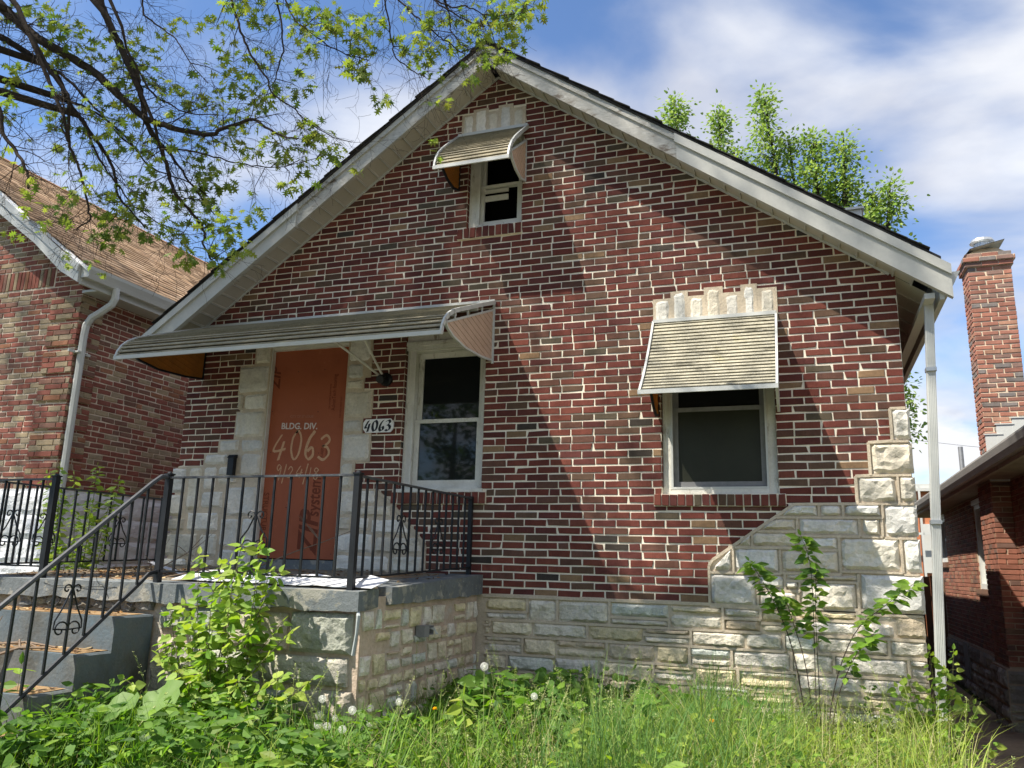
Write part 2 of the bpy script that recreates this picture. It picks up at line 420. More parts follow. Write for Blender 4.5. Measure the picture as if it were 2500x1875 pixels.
CROWN_CLUMPS = 3200
OAK_LIMBS = [
 [(-6.13, -2.857, 4.709, 0.0407), (-5.93, -2.811, 4.555, 0.0383), (-5.757, -2.775, 4.403, 0.0359), (-5.55, -2.721, 4.228, 0.0336), (-5.297, -2.654, 4.069, 0.0313), (-5.059, -2.594, 3.913, 0.029), (-4.874, -2.55, 3.745, 0.0268), (-4.703, -2.514, 3.591, 0.0246), (-4.568, -2.501, 3.476, 0.0224), (-4.421, -2.494, 3.405, 0.0203), (-4.24, -2.476, 3.336, 0.0182), (-4.062, -2.461, 3.28, 0.0161), (-3.919, -2.468, 3.259, 0.0141), (-3.753, -2.48, 3.296, 0.0121), (-3.574, -2.479, 3.298, 0.0102), (-3.457, -2.48, 3.212, 0.0083), (-3.315, -2.472, 3.128, 0.0064), (-3.184, -2.479, 3.089, 0.0046)],
 [(-5.016, -2.763, 4.655, 0.0285), (-4.963, -2.713, 4.442, 0.027), (-4.907, -2.677, 4.292, 0.0255), (-4.827, -2.629, 4.132, 0.024), (-4.759, -2.592, 3.997, 0.0226), (-4.679, -2.551, 3.863, 0.0211), (-4.636, -2.521, 3.717, 0.0196), (-4.595, -2.482, 3.534, 0.0182), (-4.552, -2.455, 3.402, 0.0168), (-4.474, -2.415, 3.271, 0.0153), (-4.419, -2.384, 3.14, 0.0139), (-4.378, -2.35, 2.974, 0.0125), (-4.312, -2.318, 2.857, 0.0111), (-4.188, -2.26, 2.719, 0.0097), (-4.128, -2.23, 2.603, 0.0083), (-4.126, -2.228, 2.511, 0.0069), (-4.06, -2.197, 2.398, 0.0056)],
 [(-6.332, -2.67, 4.531, 0.028), (-6.136, -2.626, 4.438, 0.0261), (-5.981, -2.597, 4.345, 0.0243), (-5.828, -2.566, 4.24, 0.0225), (-5.663, -2.531, 4.136, 0.0207), (-5.54, -2.505, 4.006, 0.019), (-5.447, -2.474, 3.811, 0.0172), (-5.327, -2.447, 3.672, 0.0155), (-5.209, -2.418, 3.521, 0.0138), (-5.08, -2.382, 3.359, 0.0122), (-4.967, -2.34, 3.148, 0.0105), (-4.915, -2.327, 2.963, 0.0089), (-4.8, -2.307, 2.846, 0.0073), (-4.663, -2.27, 2.693, 0.0057)],
 [(-5.55, -2.981, 4.295, 0.0166), (-5.443, -2.944, 4.151, 0.0155), (-5.336, -2.913, 4.034, 0.0144), (-5.2, -2.842, 3.797, 0.0133), (-5.063, -2.784, 3.61, 0.0123), (-5.023, -2.778, 3.495, 0.0112), (-5.014, -2.746, 3.224, 0.0102), (-4.937, -2.712, 3.054, 0.0092), (-4.871, -2.687, 2.896, 0.0081), (-4.818, -2.658, 2.705, 0.0071), (-4.784, -2.659, 2.609, 0.0061), (-4.804, -2.69, 2.559, 0.0051), (-4.846, -2.73, 2.509, 0.0042)],
 [(-5.194, -3.275, 3.336, 0.0161), (-5.083, -3.24, 3.208, 0.0145), (-5.039, -3.219, 3.036, 0.0129), (-4.94, -3.189, 2.911, 0.0113), (-4.862, -3.172, 2.808, 0.0097), (-4.815, -3.169, 2.717, 0.0082), (-4.779, -3.168, 2.615, 0.0067)],
 [(-4.454, -2.825, 4.405, 0.0074), (-4.429, -2.807, 4.242, 0.0067), (-4.391, -2.794, 4.116, 0.0059), (-4.271, -2.758, 4.018, 0.0052), (-4.152, -2.722, 3.92, 0.0045), (-4.07, -2.691, 3.786, 0.0038), (-3.977, -2.659, 3.666, 0.0031), (-3.883, -2.63, 3.558, 0.0024)],
 [(-3.775, -2.672, 4.353, 0.0103), (-3.741, -2.653, 4.191, 0.0095), (-3.694, -2.633, 4.043, 0.0086), (-3.637, -2.61, 3.897, 0.0078), (-3.57, -2.58, 3.74, 0.007), (-3.459, -2.533, 3.575, 0.0062), (-3.402, -2.513, 3.444, 0.0054), (-3.268, -2.474, 3.351, 0.0046), (-3.167, -2.445, 3.246, 0.0038), (-2.982, -2.38, 3.122, 0.0031), (-2.838, -2.348, 3.071, 0.0023)],
 [(-3.585, -2.42, 4.501, 0.0082), (-3.545, -2.407, 4.328, 0.0072), (-3.496, -2.383, 4.121, 0.0063), (-3.471, -2.368, 3.915, 0.0054), (-3.502, -2.377, 3.723, 0.0045), (-3.508, -2.385, 3.569, 0.0036)],
 [(-3.414, -2.525, 4.292, 0.0061), (-3.325, -2.476, 4.071, 0.0055), (-3.231, -2.456, 3.981, 0.005), (-3.116, -2.426, 3.881, 0.0045), (-3.012, -2.406, 3.805, 0.004), (-2.886, -2.381, 3.742, 0.0034), (-2.747, -2.354, 3.69, 0.0029)],
 [(-5.65, -2.541, 4.127, 0.0122), (-5.452, -2.501, 3.991, 0.0105), (-5.261, -2.448, 3.792, 0.0088), (-5.094, -2.415, 3.634, 0.0071), (-4.932, -2.377, 3.452, 0.0055), (-4.756, -2.348, 3.325, 0.0039)],
 [(-5.428, -2.489, 3.799, 0.0107), (-5.24, -2.454, 3.711, 0.0094), (-5.055, -2.414, 3.598, 0.0081), (-4.876, -2.363, 3.436, 0.0069), (-4.678, -2.289, 3.201, 0.0056), (-4.404, -2.215, 3.084, 0.0044), (-4.195, -2.159, 2.941, 0.0032)],
 [(-4.695, -2.383, 3.566, 0.0143), (-4.605, -2.349, 3.412, 0.0125), (-4.501, -2.32, 3.298, 0.0107), (-4.41, -2.296, 3.184, 0.0089), (-4.309, -2.262, 3.047, 0.0072), (-4.209, -2.229, 2.911, 0.0055), (-4.087, -2.186, 2.765, 0.0038)],
 [(-4.65, -2.679, 3.958, 0.0088), (-4.545, -2.644, 3.791, 0.0076), (-4.441, -2.61, 3.624, 0.0064), (-4.301, -2.574, 3.509, 0.0053), (-4.103, -2.524, 3.421, 0.0042), (-3.905, -2.488, 3.392, 0.003)],
 [(-4.379, -2.504, 3.188, 0.0068), (-4.181, -2.48, 3.162, 0.006), (-3.977, -2.446, 3.106, 0.0053), (-3.776, -2.411, 3.04, 0.0045), (-3.577, -2.38, 2.986, 0.0038), (-3.379, -2.357, 2.967, 0.0031), (-3.126, -2.328, 3.006, 0.0023)],
 [(-4.931, -2.812, 3.175, 0.0073), (-4.971, -2.852, 3.28, 0.0059), (-4.941, -2.873, 3.411, 0.0045), (-5.004, -2.921, 3.515, 0.003)],
 [(-5.264, -2.498, 3.631, 0.0092), (-5.159, -2.452, 3.45, 0.0082), (-5.067, -2.409, 3.257, 0.0072), (-4.928, -2.349, 3.068, 0.0062), (-4.801, -2.299, 2.905, 0.0052), (-4.648, -2.253, 2.794, 0.0042), (-4.473, -2.193, 2.661, 0.0032)],
 [(-2.659, -2.454, 4.241, 0.0064), (-2.614, -2.421, 4.094, 0.0057), (-2.574, -2.367, 3.856, 0.0051), (-2.552, -2.339, 3.699, 0.0044), (-2.473, -2.307, 3.612, 0.0037), (-2.371, -2.273, 3.548, 0.003), (-2.321, -2.266, 3.517, 0.0023)],
 [(-2.29, -2.397, 4.112, 0.0063), (-2.241, -2.386, 4.029, 0.0054), (-2.148, -2.36, 3.948, 0.0046), (-2.003, -2.313, 3.857, 0.0037), (-1.9, -2.291, 3.81, 0.0028)],
 [(-2.573, -2.412, 4.198, 0.007), (-2.515, -2.385, 4.096, 0.0063), (-2.414, -2.34, 3.985, 0.0056), (-2.282, -2.278, 3.853, 0.0049), (-2.213, -2.257, 3.799, 0.0042), (-2.102, -2.214, 3.713, 0.0036), (-2.045, -2.193, 3.637, 0.0029)],
 [(-2.251, -2.367, 4.046, 0.0058), (-2.137, -2.334, 3.991, 0.0051), (-2.032, -2.315, 3.98, 0.0043), (-1.931, -2.286, 3.925, 0.0036), (-1.829, -2.263, 3.892, 0.003), (-1.618, -2.213, 3.917, 0.0023)],
 [(-2.167, -2.321, 3.981, 0.0046), (-2.14, -2.31, 3.825, 0.0038), (-2.068, -2.293, 3.717, 0.003), (-1.983, -2.284, 3.654, 0.0023)],
]
OAK_TUFTS = [
  [(-5.19, -2.72, 4.16, 0.116), (-5.19, -2.79, 4.24, 0.103), (-5.39, -2.65, 4.09, 0.079), (-5.5, -2.84, 4.44, 0.078), (-5.33, -2.83, 4.29, 0.064), (-5.12, -2.62, 4.07, 0.078), (-4.99, -2.39, 4.05, 0.12), (-4.77, -2.43, 4.09, 0.092), (-4.94, -2.4, 3.81, 0.106), (-5.01, -2.59, 3.63, 0.077), (-4.93, -2.42, 3.5, 0.104), (-5.4, -2.58, 3.54, 0.052), (-5.24, -2.55, 3.29, 0.077), (-4.56, -2.52, 3.23, 0.05), (-4.82, -2.51, 3.31, 0.063), (-4.37, -2.27, 3.75, 0.078), (-4.11, -2.28, 3.65, 0.09), (-3.95, -2.31, 3.8, 0.127), (-3.94, -2.34, 3.93, 0.101), (-3.73, -2.47, 3.36, 0.06), (-4.13, -2.41, 3.24, 0.111), (-3.97, -2.28, 3.33, 0.113), (-3.74, -2.27, 3.55, 0.075), (-3.7, -2.23, 3.63, 0.063), (-3.39, -2.22, 3.67, 0.074), (-3.06, -2.58, 3.73, 0.058), (-3.04, -2.41, 4.04, 0.084), (-3.12, -2.41, 4.14, 0.073), (-3.27, -2.29, 3.26, 0.072), (-3.05, -2.41, 3.17, 0.07), (-3.46, -2.29, 3.18, 0.097), (-3.59, -2.44, 3.07, 0.059), (-3.21, -2.08, 3.18, 0.056), (-3.37, -2.1, 3.11, 0.037), (-4.16, -2.28, 3.11, 0.101), (-3.87, -2.34, 2.97, 0.073), (-4.22, -2.12, 3.08, 0.103), (-4.75, -2.29, 3.03, 0.058), (-4.48, -2.13, 3.0, 0.117), (-4.71, -2.19, 3.14, 0.066), (-5.02, -2.31, 2.9, 0.078), (-4.74, -2.3, 2.8, 0.077), (-4.99, -2.23, 2.75, 0.131), (-4.96, -2.27, 2.61, 0.078), (-5.32, -2.46, 2.84, 0.052), (-5.08, -2.34, 2.66, 0.052), (-4.46, -2.09, 2.71, 0.104), (-3.83, -2.36, 2.55, 0.155), (-3.62, -2.37, 2.64, 0.095), (-4.11, -2.16, 2.73, 0.101), (-3.82, -2.24, 2.47, 0.109), (-4.32, -2.15, 2.48, 0.076), (-4.07, -2.15, 2.42, 0.075), (-4.59, -2.29, 2.65, 0.063), (-4.22, -1.94, 2.46, 0.065), (-3.35, -2.33, 2.82, 0.029), (-3.49, -2.29, 3.06, 0.036), (-4.3, -2.56, 3.67, 0.05), (-4.03, -2.47, 4.17, 0.101), (-3.62, -2.59, 4.07, 0.072), (-3.23, -2.52, 3.99, 0.095), (-2.91, -2.27, 3.72, 0.06), (-2.73, -2.42, 3.55, 0.035), (-2.83, -2.38, 3.84, 0.071), (-6.07, -2.63, 4.67, 0.07), (-5.64, -2.75, 3.9, 0.078), (-5.76, -2.71, 3.58, 0.052), (-5.79, -2.72, 3.91, 0.053), (-3.62, -2.41, 4.26, 0.087), (-3.79, -2.49, 4.27, 0.075), (-2.93, -2.54, 3.9, 0.07), (-2.8, -2.48, 3.84, 0.104), (-2.64, -2.55, 3.83, 0.079), (-2.81, -2.38, 3.63, 0.047), (-2.25, -2.53, 3.69, 0.088), (-2.33, -2.23, 3.82, 0.082), (-2.51, -2.18, 3.79, 0.048), (-2.37, -2.08, 3.7, 0.048), (-2.05, -2.1, 3.77, 0.082), (-1.94, -1.96, 3.86, 0.072), (-1.86, -2.4, 3.7, 0.077), (-1.75, -2.24, 3.82, 0.124), (-1.77, -1.95, 4.12, 0.108), (-1.65, -2.01, 4.11, 0.106), (-1.81, -2.23, 3.94, 0.091), (-2.2, -2.12, 4.08, 0.036), (-1.77, -2.12, 4.03, 0.093), (-2.2, -2.13, 3.88, 0.047), (-3.01, -2.32, 3.02, 0.035)]
]
SUN_GAPS=[
 ([(-2.11, 4.01), (-1.9, 3.55), (-1.68, 2.98), (-1.55, 2.35)], 0.2),
 ([(-3.62, 3.29), (-3.85, 2.82), (-4.04, 2.6)], 0.2),
 ([(-2.44, 2.88), (-2.21, 1.97), (-2.11, 1.13)], 0.16),
 ([(-1.51, 3.45), (-1.3, 2.94), (-1.14, 2.49)], 0.22),
 ([(-1.05, 3.08), (-0.59, 2.69), (-0.29, 2.5)], 0.25),
 ([(0.13, 2.22), (0.52, 1.81), (0.65, 1.33)], 0.45),
 ([(-1.11, 2.24), (-0.32, 1.86)], 0.35),
 ([(-3.18, 2.53), (-4.18, 2.47)], 0.14),
 ([(-3.01, 3.12), (-3.29, 2.77)], 0.13),
 ([(-1.64, 0.73), (-1.52, 0.24)], 0.12),
 ([(-0.16, 0.56), (0.63, 0.23)], 0.25),
 ([(-0.89, -0.34), (0.44, -0.33)], 0.3),
]

# ------------------------------------------------------------------ bricks and stones


class Frame:
    def __init__(s, o, u, n):
        s.o = V(o); s.u = V(u).normalized(); s.n = V(n).normalized(); s.z = V((0, 0, 1))

    def p(s, u, z, d=0.0):
        return tuple(s.o + s.u * u + s.z * z + s.n * d)

    def mat(s, u, z, d=0.0):
        P = V(s.p(u, z, d)); a, b, c = s.u, -s.n, s.z
        return Matrix(((a.x, b.x, c.x, P.x), (a.y, b.y, c.y, P.y), (a.z, b.z, c.z, P.z), (0, 0, 0, 1)))


def brick_shape(L, H, rnd, depth=.03):
    """front face with worn chamfered arrises; local x along, y into the wall, z up"""
    e = .0028
    j = lambda a=.0026: rnd.uniform(-a, a)
    o = [(-L / 2 + j(), 0, -H / 2 + j()), (L / 2 + j(), 0, -H / 2 + j()), (L / 2 + j(), 0, H / 2 + j()), (-L / 2 + j(), 0, H / 2 + j())]
    f = [(x * (1 - 2 * e / L) + j(.0010), -e - rnd.uniform(0, .0022), z * (1 - 2 * e / H) + j(.0010)) for x, y, z in o]
    if rnd.random() < .16:          # a knocked-off corner
        k_ = rnd.randint(0, 3); q = rnd.uniform(.004, .011)
        for lst in (o, f): lst[k_] = (lst[k_][0] - math.copysign(q, lst[k_][0]), lst[k_][1], lst[k_][2] - math.copysign(q * .6, lst[k_][2]))
    b = [(x, depth, z) for x, y, z in o]
    vs = f + o + b
    fs = [(0, 1, 2, 3)]
    for i in range(4):
        k_ = (i + 1) % 4
        fs.append((i, i + 4, k_ + 4, k_)); fs.append((i + 4, i + 8, k_ + 8, k_ + 4))
    return vs, fs


def vary(c, rnd, a=.14, hue=.02):
    m = 1 + rnd.uniform(-a, a); w = rnd.uniform(-hue, hue)
    return (max(.004, c[0] * m * (1 + w)), max(.004, c[1] * m), max(.004, c[2] * m * (1 - w)))


def pick(pal, rnd):
    t = rnd.random() * sum(w for w, c in pal)
    for w, c in pal:
        t -= w
        if t <= 0: return c
    return pal[-1][1]


def brick_courses(z0, nrows, c, p, limits, excl, phase, header_every=7, rnd=random, joint=.0122, row_range=None):
    """returns (u0,u1,zlo,zhi) for each brick; limits(z)->(a,b); excl(z)->list of (a,b)"""
    out = []
    for r in range(1, nrows + 1):
        zl = z0 + (r - 1) * c + joint / 2 + rnd.uniform(-.0012, .0012); zh = z0 + r * c - joint / 2 + rnd.uniform(-.0012, .0012); zm = (zl + zh) / 2
        lim = limits(zm)
        if lim is None: continue
        iv = [lim]
        for (a, b) in excl(zm):
            nv = []
            for (x, y) in iv:
                if b <= x or a >= y: nv.append((x, y)); continue
                if a > x: nv.append((x, a))
                if b < y: nv.append((b, y))
            iv = nv
        for (a, b) in iv:
            if b - a < .03: continue
            start = phase + (0 if r % 2 else p / 2) + rnd.uniform(-.012, .012)
            start += math.floor((a - start) / p) * p
            x = start; k_ = rnd.randint(0, 1)
            js = []
            while x < b + p:
                js.append(x)
                if header_every and r % header_every == 0:
                    x += p if k_ % 2 == 0 else p / 2
                    k_ += 1
                else:
                    x += p + rnd.uniform(-.003, .003)
            js = [q for q in js if a + .045 < q < b - .045]
            es = [a] + js + [b]
            for q0, q1 in zip(es[:-1], es[1:]):
                u0 = q0 + (joint / 2 if q0 != a else .002); u1 = q1 - (joint / 2 if q1 != b else .002)
                if u1 - u0 > .025: out.append((u0 + rnd.uniform(-.0015, .0015), u1 + rnd.uniform(-.0015, .0015), zl + rnd.uniform(-.0012, .0012), zh + rnd.uniform(-.0012, .0012)))
    return out


def lay_bricks(root, frame_bricks, pal, mat, limit=300, rnd=random, name='brick', proud=.0025):
    """frame_bricks: list of (frame, (u0,u1,z0,z1), d). The ones nearest the camera become objects, the rest one part."""
    def key(t):
        f, b, d = t
        P = V(f.p((b[0] + b[1]) / 2, (b[2] + b[3]) / 2)); dv = CAM - P
        return -abs(dv.normalized().dot(f.n)) * (b[1] - b[0]) / dv.length_squared
    fb = sorted(frame_bricks, key=key)
    cache = {}
    rest = MB()
    for i, (f, b, d) in enumerate(fb):
        L = b[1] - b[0]; H = b[3] - b[2]; uc = (b[0] + b[1]) / 2; zc = (b[2] + b[3]) / 2
        ci = rnd.randint(0, 4)
        base = pick(pal, rnd)
        dd = d + rnd.uniform(-proud, proud)
        if i < limit:
            kx = (round(L, 3), base, ci)
            if kx not in cache:
                vs, fs = brick_shape(L, H, rnd)
                cache[kx] = MB().add(vs, fs, vary(base, rnd)).mesh(name, mat)
            o = bpy.data.objects.new(name, cache[kx])
            link(o, root)
            tilt = Matrix.Rotation(rnd.uniform(-.004, .004), 4, 'Y')
            o.matrix_basis = f.mat(uc, zc, dd) @ tilt
        else:
            vs, fs = brick_shape(L, H, rnd)
            m = f.mat(uc, zc, dd)
            rest.add([tuple(m @ V(q)) for q in vs], fs, vary(base, rnd))
    if rest.n:
        o = rest.build(name, mat, root); o['kind'] = 'stuff'


def stone_piece(f, u0, u1, z0, z1, depth, col, rnd, seed, bl=None, tl=None, br=None, tr=None, back=.03, step=.035, edge=.009, nscale=1.0):
    """rock faced stone filling a cell; optional slanted ends (bl,tl = left u at bottom/top; br,tr right)"""
    bl = u0 if bl is None else bl; tl = u0 if tl is None else tl
    br = u1 if br is None else br; tr = u1 if tr is None else tr
    W = max(br - bl, tr - tl); H = z1 - z0
    nu = max(3, min(16, int(W / step) + 2)); nv = max(3, min(12, int(H / step) + 2))
    vs = []; off = V((seed * 3.17, seed * 1.31, seed * .77))
    for j in range(nv + 1):
        t = j / nv
        for i in range(nu + 1):
            s_ = i / nu
            lft = bl + (tl - bl) * t; rgt = br + (tr - br) * t
            u = lft + (rgt - lft) * s_; z = z0 + H * t
            inner = 0 < i < nu and 0 < j < nv
            if inner:
                u += rnd.uniform(-.25, .25) * (rgt - lft) / nu; z += rnd.uniform(-.25, .25) * H / nv
            q = V((u, 0, z)) + off
            w = min(1.0, min(s_ * nu, (1 - s_) * nu, t * nv, (1 - t) * nv) / 1.0)
            du = min(u - lft, rgt - u); dz = min(z - z0, z1 - z)
            e = max(0.0, min(1.0, min(du, dz) / .011))
            h = edge + depth * (e ** .45) * .62
            h += nscale * depth * (.55 * mnoise.noise(q * 5.5) + .38 * mnoise.noise(q * 13) + .24 * mnoise.noise(q * 29)) * (.5 + .5 * e)
            if not inner:
                h = edge * .4 + .006 * mnoise.noise(q * 18)
                u += .006 * mnoise.noise(q * 14 + V((5, 0, 0))) ; z += .006 * mnoise.noise(q * 14 + V((0, 9, 0)))
            vs.append(f.p(u, z, h))
    fs = []
    st = nu + 1
    for j in range(nv):
        for i in range(nu):
            a = j * st + i
            if (i + j) % 2: fs += [(a, a + 1, a + st + 1), (a, a + st + 1, a + st)]
            else: fs += [(a, a + 1, a + st), (a + 1, a + st + 1, a + st)]
    ring = [i for i in range(nu)] + [j * st + nu for j in range(nv)] + [nv * st + i for i in range(nu, 0, -1)] + [j * st for j in range(nv, 0, -1)]
    n0 = len(vs)
    for r in ring:
        vs.append(tuple(V(vs[r]) - f.n * (back + .01)))
    for i in range(len(ring)):
        k_ = (i + 1) % len(ring)
        fs.append((ring[i], ring[k_], n0 + k_, n0 + i))
    return MB().add(vs, fs, col)


PAL_HOUSE = [(36, (.138, .041, .031)), (18, (.165, .052, .037)), (16, (.104, .034, .029)), (16, (.120, .058, .042)), (8, (.115, .070, .047)), (2, (.096, .076, .052)), (4, (.22, .140, .080)), (2, (.052, .042, .035))]
PAL_PORCHSHADE = [(10, (.38, .39, .33)), (10, (.44, .42, .36)), (8, (.42, .37, .30)), (5, (.34, .37, .33))]  # porch front stones: shade mixed into the colour, darker and greener
PAL_LEFT = [(26, (.26, .095, .070)), (18, (.225, .082, .060)), (14, (.215, .115, .085)), (14, (.34, .265, .17)), (11, (.30, .24, .165)), (6, (.28, .13, .075))]
PAL_RIGHT = [(30, (.25, .105, .070)), (20, (.21, .090, .062)), (14, (.29, .135, .09)), (10, (.23, .14, .09)), (8, (.15, .09, .07))]
PAL_CHIM = [(30, (.34, .150, .105)), (20, (.28, .130, .095)), (14, (.24, .15, .12)), (10, (.37, .20, .135)), (6, (.19, .165, .15))]
PAL_STONE = [(30, (.70, .675, .60)), (20, (.65, .61, .51)), (10, (.65, .635, .58)), (12, (.66, .60, .48)), (8, (.74, .715, .64))]
PAL_RUB = [(20, (.70, .65, .53)), (12, (.62, .64, .56)), (18, (.70, .61, .40)), (14, (.75, .67, .49)), (8, (.60, .50, .36)), (14, (.75, .70, .60))]

# ------------------------------------------------------------------ ground


def smooth(a, b, x):
    t = max(0.0, min(1.0, (x - a) / (b - a))); return t * t * (3 - 2 * t)


def ground_z(x, y):
    z = -.98
    z -= .42 * smooth(.55, 1.15, x) * smooth(-5, -1.5, y) + .18 * smooth(1.0, 6.5, y) * smooth(.55, 1.15, x)
    z -= .40 * smooth(-3.2, -5.2, y)
    z += .05 * mnoise.noise(V((x * .8, y * .8, 0))) * smooth(.9, .3, x)
    return z


gx = sorted(set([-500, -200, -90, -40, -20, -14] + [round(-10 + .4 * i, 2) for i in range(36)] + [5, 7, 10, 16, 30, 90, 200, 500]))
gy = sorted(set([-500, -200, -90, -40, -20, -12, -9] + [round(-7 + .4 * i, 2) for i in range(36)] + [8, 11, 16, 30, 60, 140, 300, 600]))
g = MB()
gv = [(x, y, ground_z(max(-12, min(5, x)), max(-9, min(12, y)))) for y in gy for x in gx]
nx = len(gx)
g.add(gv, [(j * nx + i, j * nx + i + 1, (j + 1) * nx + i + 1, (j + 1) * nx + i) for j in range(len(gy) - 1) for i in range(nx - 1)])
tag(g.build('ground', M_SOIL, None, True), kind='structure')
pth = MB()
py = [-6 + .5 * i for i in range(45)]
px = [1.12, 1.4, 1.7, 2.0, 2.3]
pth.add([(x, y, ground_z(1.3, min(y, 12)) + .012) for y in py for x in px], [(j * 5 + i, j * 5 + i + 1, (j + 1) * 5 + i + 1, (j + 1) * 5 + i) for j in range(len(py) - 1) for i in range(4)])
tag(pth.build('gangway_path', M_PATH, None, True), kind='structure')

sw_ = MB(); sw_.box(-60, 60, -8.4, -6.2, -1.50, -1.372); tag(sw_.build('sidewalk', make_mat('pale_concrete', col=(.42, .39, .34), rough=.9, attr=False, nz=[(2, .15), (40, .12)])), kind='structure')
rd_ = MB(); rd_.box(-60, 60, -20, -10.2, -1.60, -1.362); tag(rd_.build('street', make_mat('worn_asphalt', col=(.11, .105, .10), rough=.9, attr=False, nz=[(2, .2), (60, .2)])), kind='structure')

# ------------------------------------------------------------------ the brick house
C_ = .065; P_ = .2032
XL, XR, XC = -6.146, .745, -2.70
house = thing('brick_house', 'red brick gabled bungalow with a boarded-up door and three awnings', 'house', (XC, 0, -1.0))
FW = Frame((0, 0, 0), (1, 0, 0), (0, -1, 0))


def soffit_z(x): return 5.03 - .715 * abs(x - XC)


def barge_bot(x): return 4.955 - .717 * abs(x - XC)


# openings and stonework cut out of the brick: rectangles (x0,x1,z0,z1)
LINT_G = [(-3.059, -2.956, 4.43, 4.645), (-2.936, -2.813, 4.43, 4.69), (-2.797, -2.687, 4.43, 4.64), (-2.667, -2.553, 4.43, 4.69), (-2.53, -2.42, 4.43, 4.635)]
LINT_R = [(-1.16, -1.04, 2.33, 2.529), (-1.007, -.898, 2.33, 2.584), (-.866, -.752, 2.33, 2.533), (-.724, -.607, 2.33, 2.597), (-.573, -.457, 2.33, 2.536), (-.421, -.329, 2.33, 2.594), (-.288, -.171, 2.33, 2.549)]
RECTS = [(-2.99, -2.42, 3.43, 4.45), (-3.075, -2.412, 3.318, 3.432),
         (-1.125, -.205, .858, 2.36), (-1.192, -.155, .752, .86),
         (-3.57, -2.735, .888, 2.42), (-3.63, -2.685, .772, .89),
         (-5.11, -4.20, 0, 2.60)]
RECTS += [(a - .018, b + .018, c_ - .03, d_ + .016) for a, b, c_, d_ in LINT_G + LINT_R]
# stone fields as polygons (x,z)
QUOIN = [(-.768, -.2), (-.768, .29), (-.735, .335), (-.10, .776), (.351, .779), (.351, .985), (.457, .990), (.457, 1.24), (.624, 1.247), (.624, 1.507), (.80, 1.507), (.80, -.2)]
LEFTST = [(-6.3, 0), (-6.3, 1.166), (-5.825, 1.170), (-5.825, 1.29), (-5.66, 1.295), (-5.66, 1.43), (-5.475, 1.437), (-5.475, 1.72), (-5.40, 1.725), (-5.40, 1.90), (-5.48, 1.905), (-5.48, 2.20), (-5.30, 2.205), (-5.30, 2.60), (-5.0, 2.60), (-5.0, 0)]
RIGHTST = [(-4.3, 0), (-4.3, 2.6), (-3.93, 2.6), (-3.93, 2.15), (-4.00, 1.98), (-4.0, 1.875), (-3.895, 1.87), (-3.895, 1.60), (-3.985, 1.595), (-3.985, 1.455), (-3.885, 1.45), (-3.885, 1.175), (-4.04, 1.17), (-4.04, .93), (-3.80, .92), (-3.60, .772), (-3.255, .415), (-3.243, 0)]


def scan(poly, z):
    xs = []
    for (a, b), (c, d) in zip(poly, poly[1:] + poly[:1]):
        if (b > z) != (d > z): xs.append(a + (z - b) / (d - b) * (c - a))
    xs.sort()
    return list(zip(xs[::2], xs[1::2]))


def house_excl(z):
    out = []
    for a, b, c, d in RECTS:
        if c < z < d: out.append((a, b))
    for pg in (QUOIN, LEFTST, RIGHTST): out += scan(pg, z)
    return out


def house_lim(z):
    h = (5.06 - z) / .715 + .03
    a, b = max(XL, XC - h), min(XR, XC + h)
    return (a, b) if b - a > .1 else None


bk = brick_courses(0.0, 77, C_, P_, house_lim, house_excl, -2.414, 7, random.Random(3))
lay_bricks(house, [(FW, b, 0.0) for b in bk], PAL_HOUSE, M_BRICK, 300, random.Random(5))

# wall body with real openings: strips of masonry around each opening (front face a little behind the brick faces)
YB0, YB1 = .0030, .30
wall = MB()
OPEN = [(-2.99, -2.42, 3.43, 4.45), (-1.125, -.205, .858, 2.36), (-3.57, -2.735, .888, 2.42), (-5.11, -4.20, .16, 2.46)]
zs = sorted(set([-.99, 0.0] + [q for o_ in OPEN for q in o_[2:]] + [2.565, 4.98]))
for zl, zh in zip(zs[:-1], zs[1:]):
    zm = (zl + zh) / 2
    cuts = sorted([(o_[0], o_[1]) for o_ in OPEN if o_[2] < zm < o_[3]])
    def halfw(z): return min((5.045 - z) / .715, 3.4455)
    a0, a1 = XC - halfw(zl), XC - halfw(zh); b0, b1 = XC + halfw(zl), XC + halfw(zh)
    xs = [(a0, a1)] + [(q, q) for c_ in cuts for q in c_] + [(b0, b1)]
    for i in range(0, len(xs), 2):
        (l0, l1), (r0, r1) = xs[i], xs[i + 1]
        wall.prism([(l0, zl), (r0, zl), (r1, zh), (l1, zh)], 'y', YB0, YB1)
wall.build('wall', M_MORTAR, house)
# side and rear walls
sw = MB()
sw.box(XL, XL + .28, YB1, 11.0, -1.2, 2.6); sw.box(XR - .28, XR - .003, YB1, 11.0, -1.5, 2.6); sw.box(XL, XR, 11.0, 11.3, -1.5, 2.6)
M_SIDEBRICK = make_mat('side_brick', col=(.16, .06, .05), rough=.9, attr=False, nz=[(3, .2), (12, .25, (1, 1, 6))], spec=.1)
sw.build('side_wall', M_SIDEBRICK, house)
# jamb returns: brick reveals inside each opening, coursed
for (a, b, z0, z1) in OPEN[:3]:
    for side in (0, 1):
        n_ = int((z1 - z0) / C_)
        mbr = MB()
        for r in range(n_):
            zl = math.ceil(z0 / C_) * C_ + r * C_ + .005; zh = zl + C_ - .010
            if zh > z1: break
            cc = vary(pick(PAL_HOUSE, random), random)
            x0, x1 = (a - .03, a + .0035) if side == 0 else (b - .0035, b + .03)
            mbr.box(x0, x1, .004, .095, zl, zh, cc)
        mbr.build('reveal_bricks', M_BRICK, house)
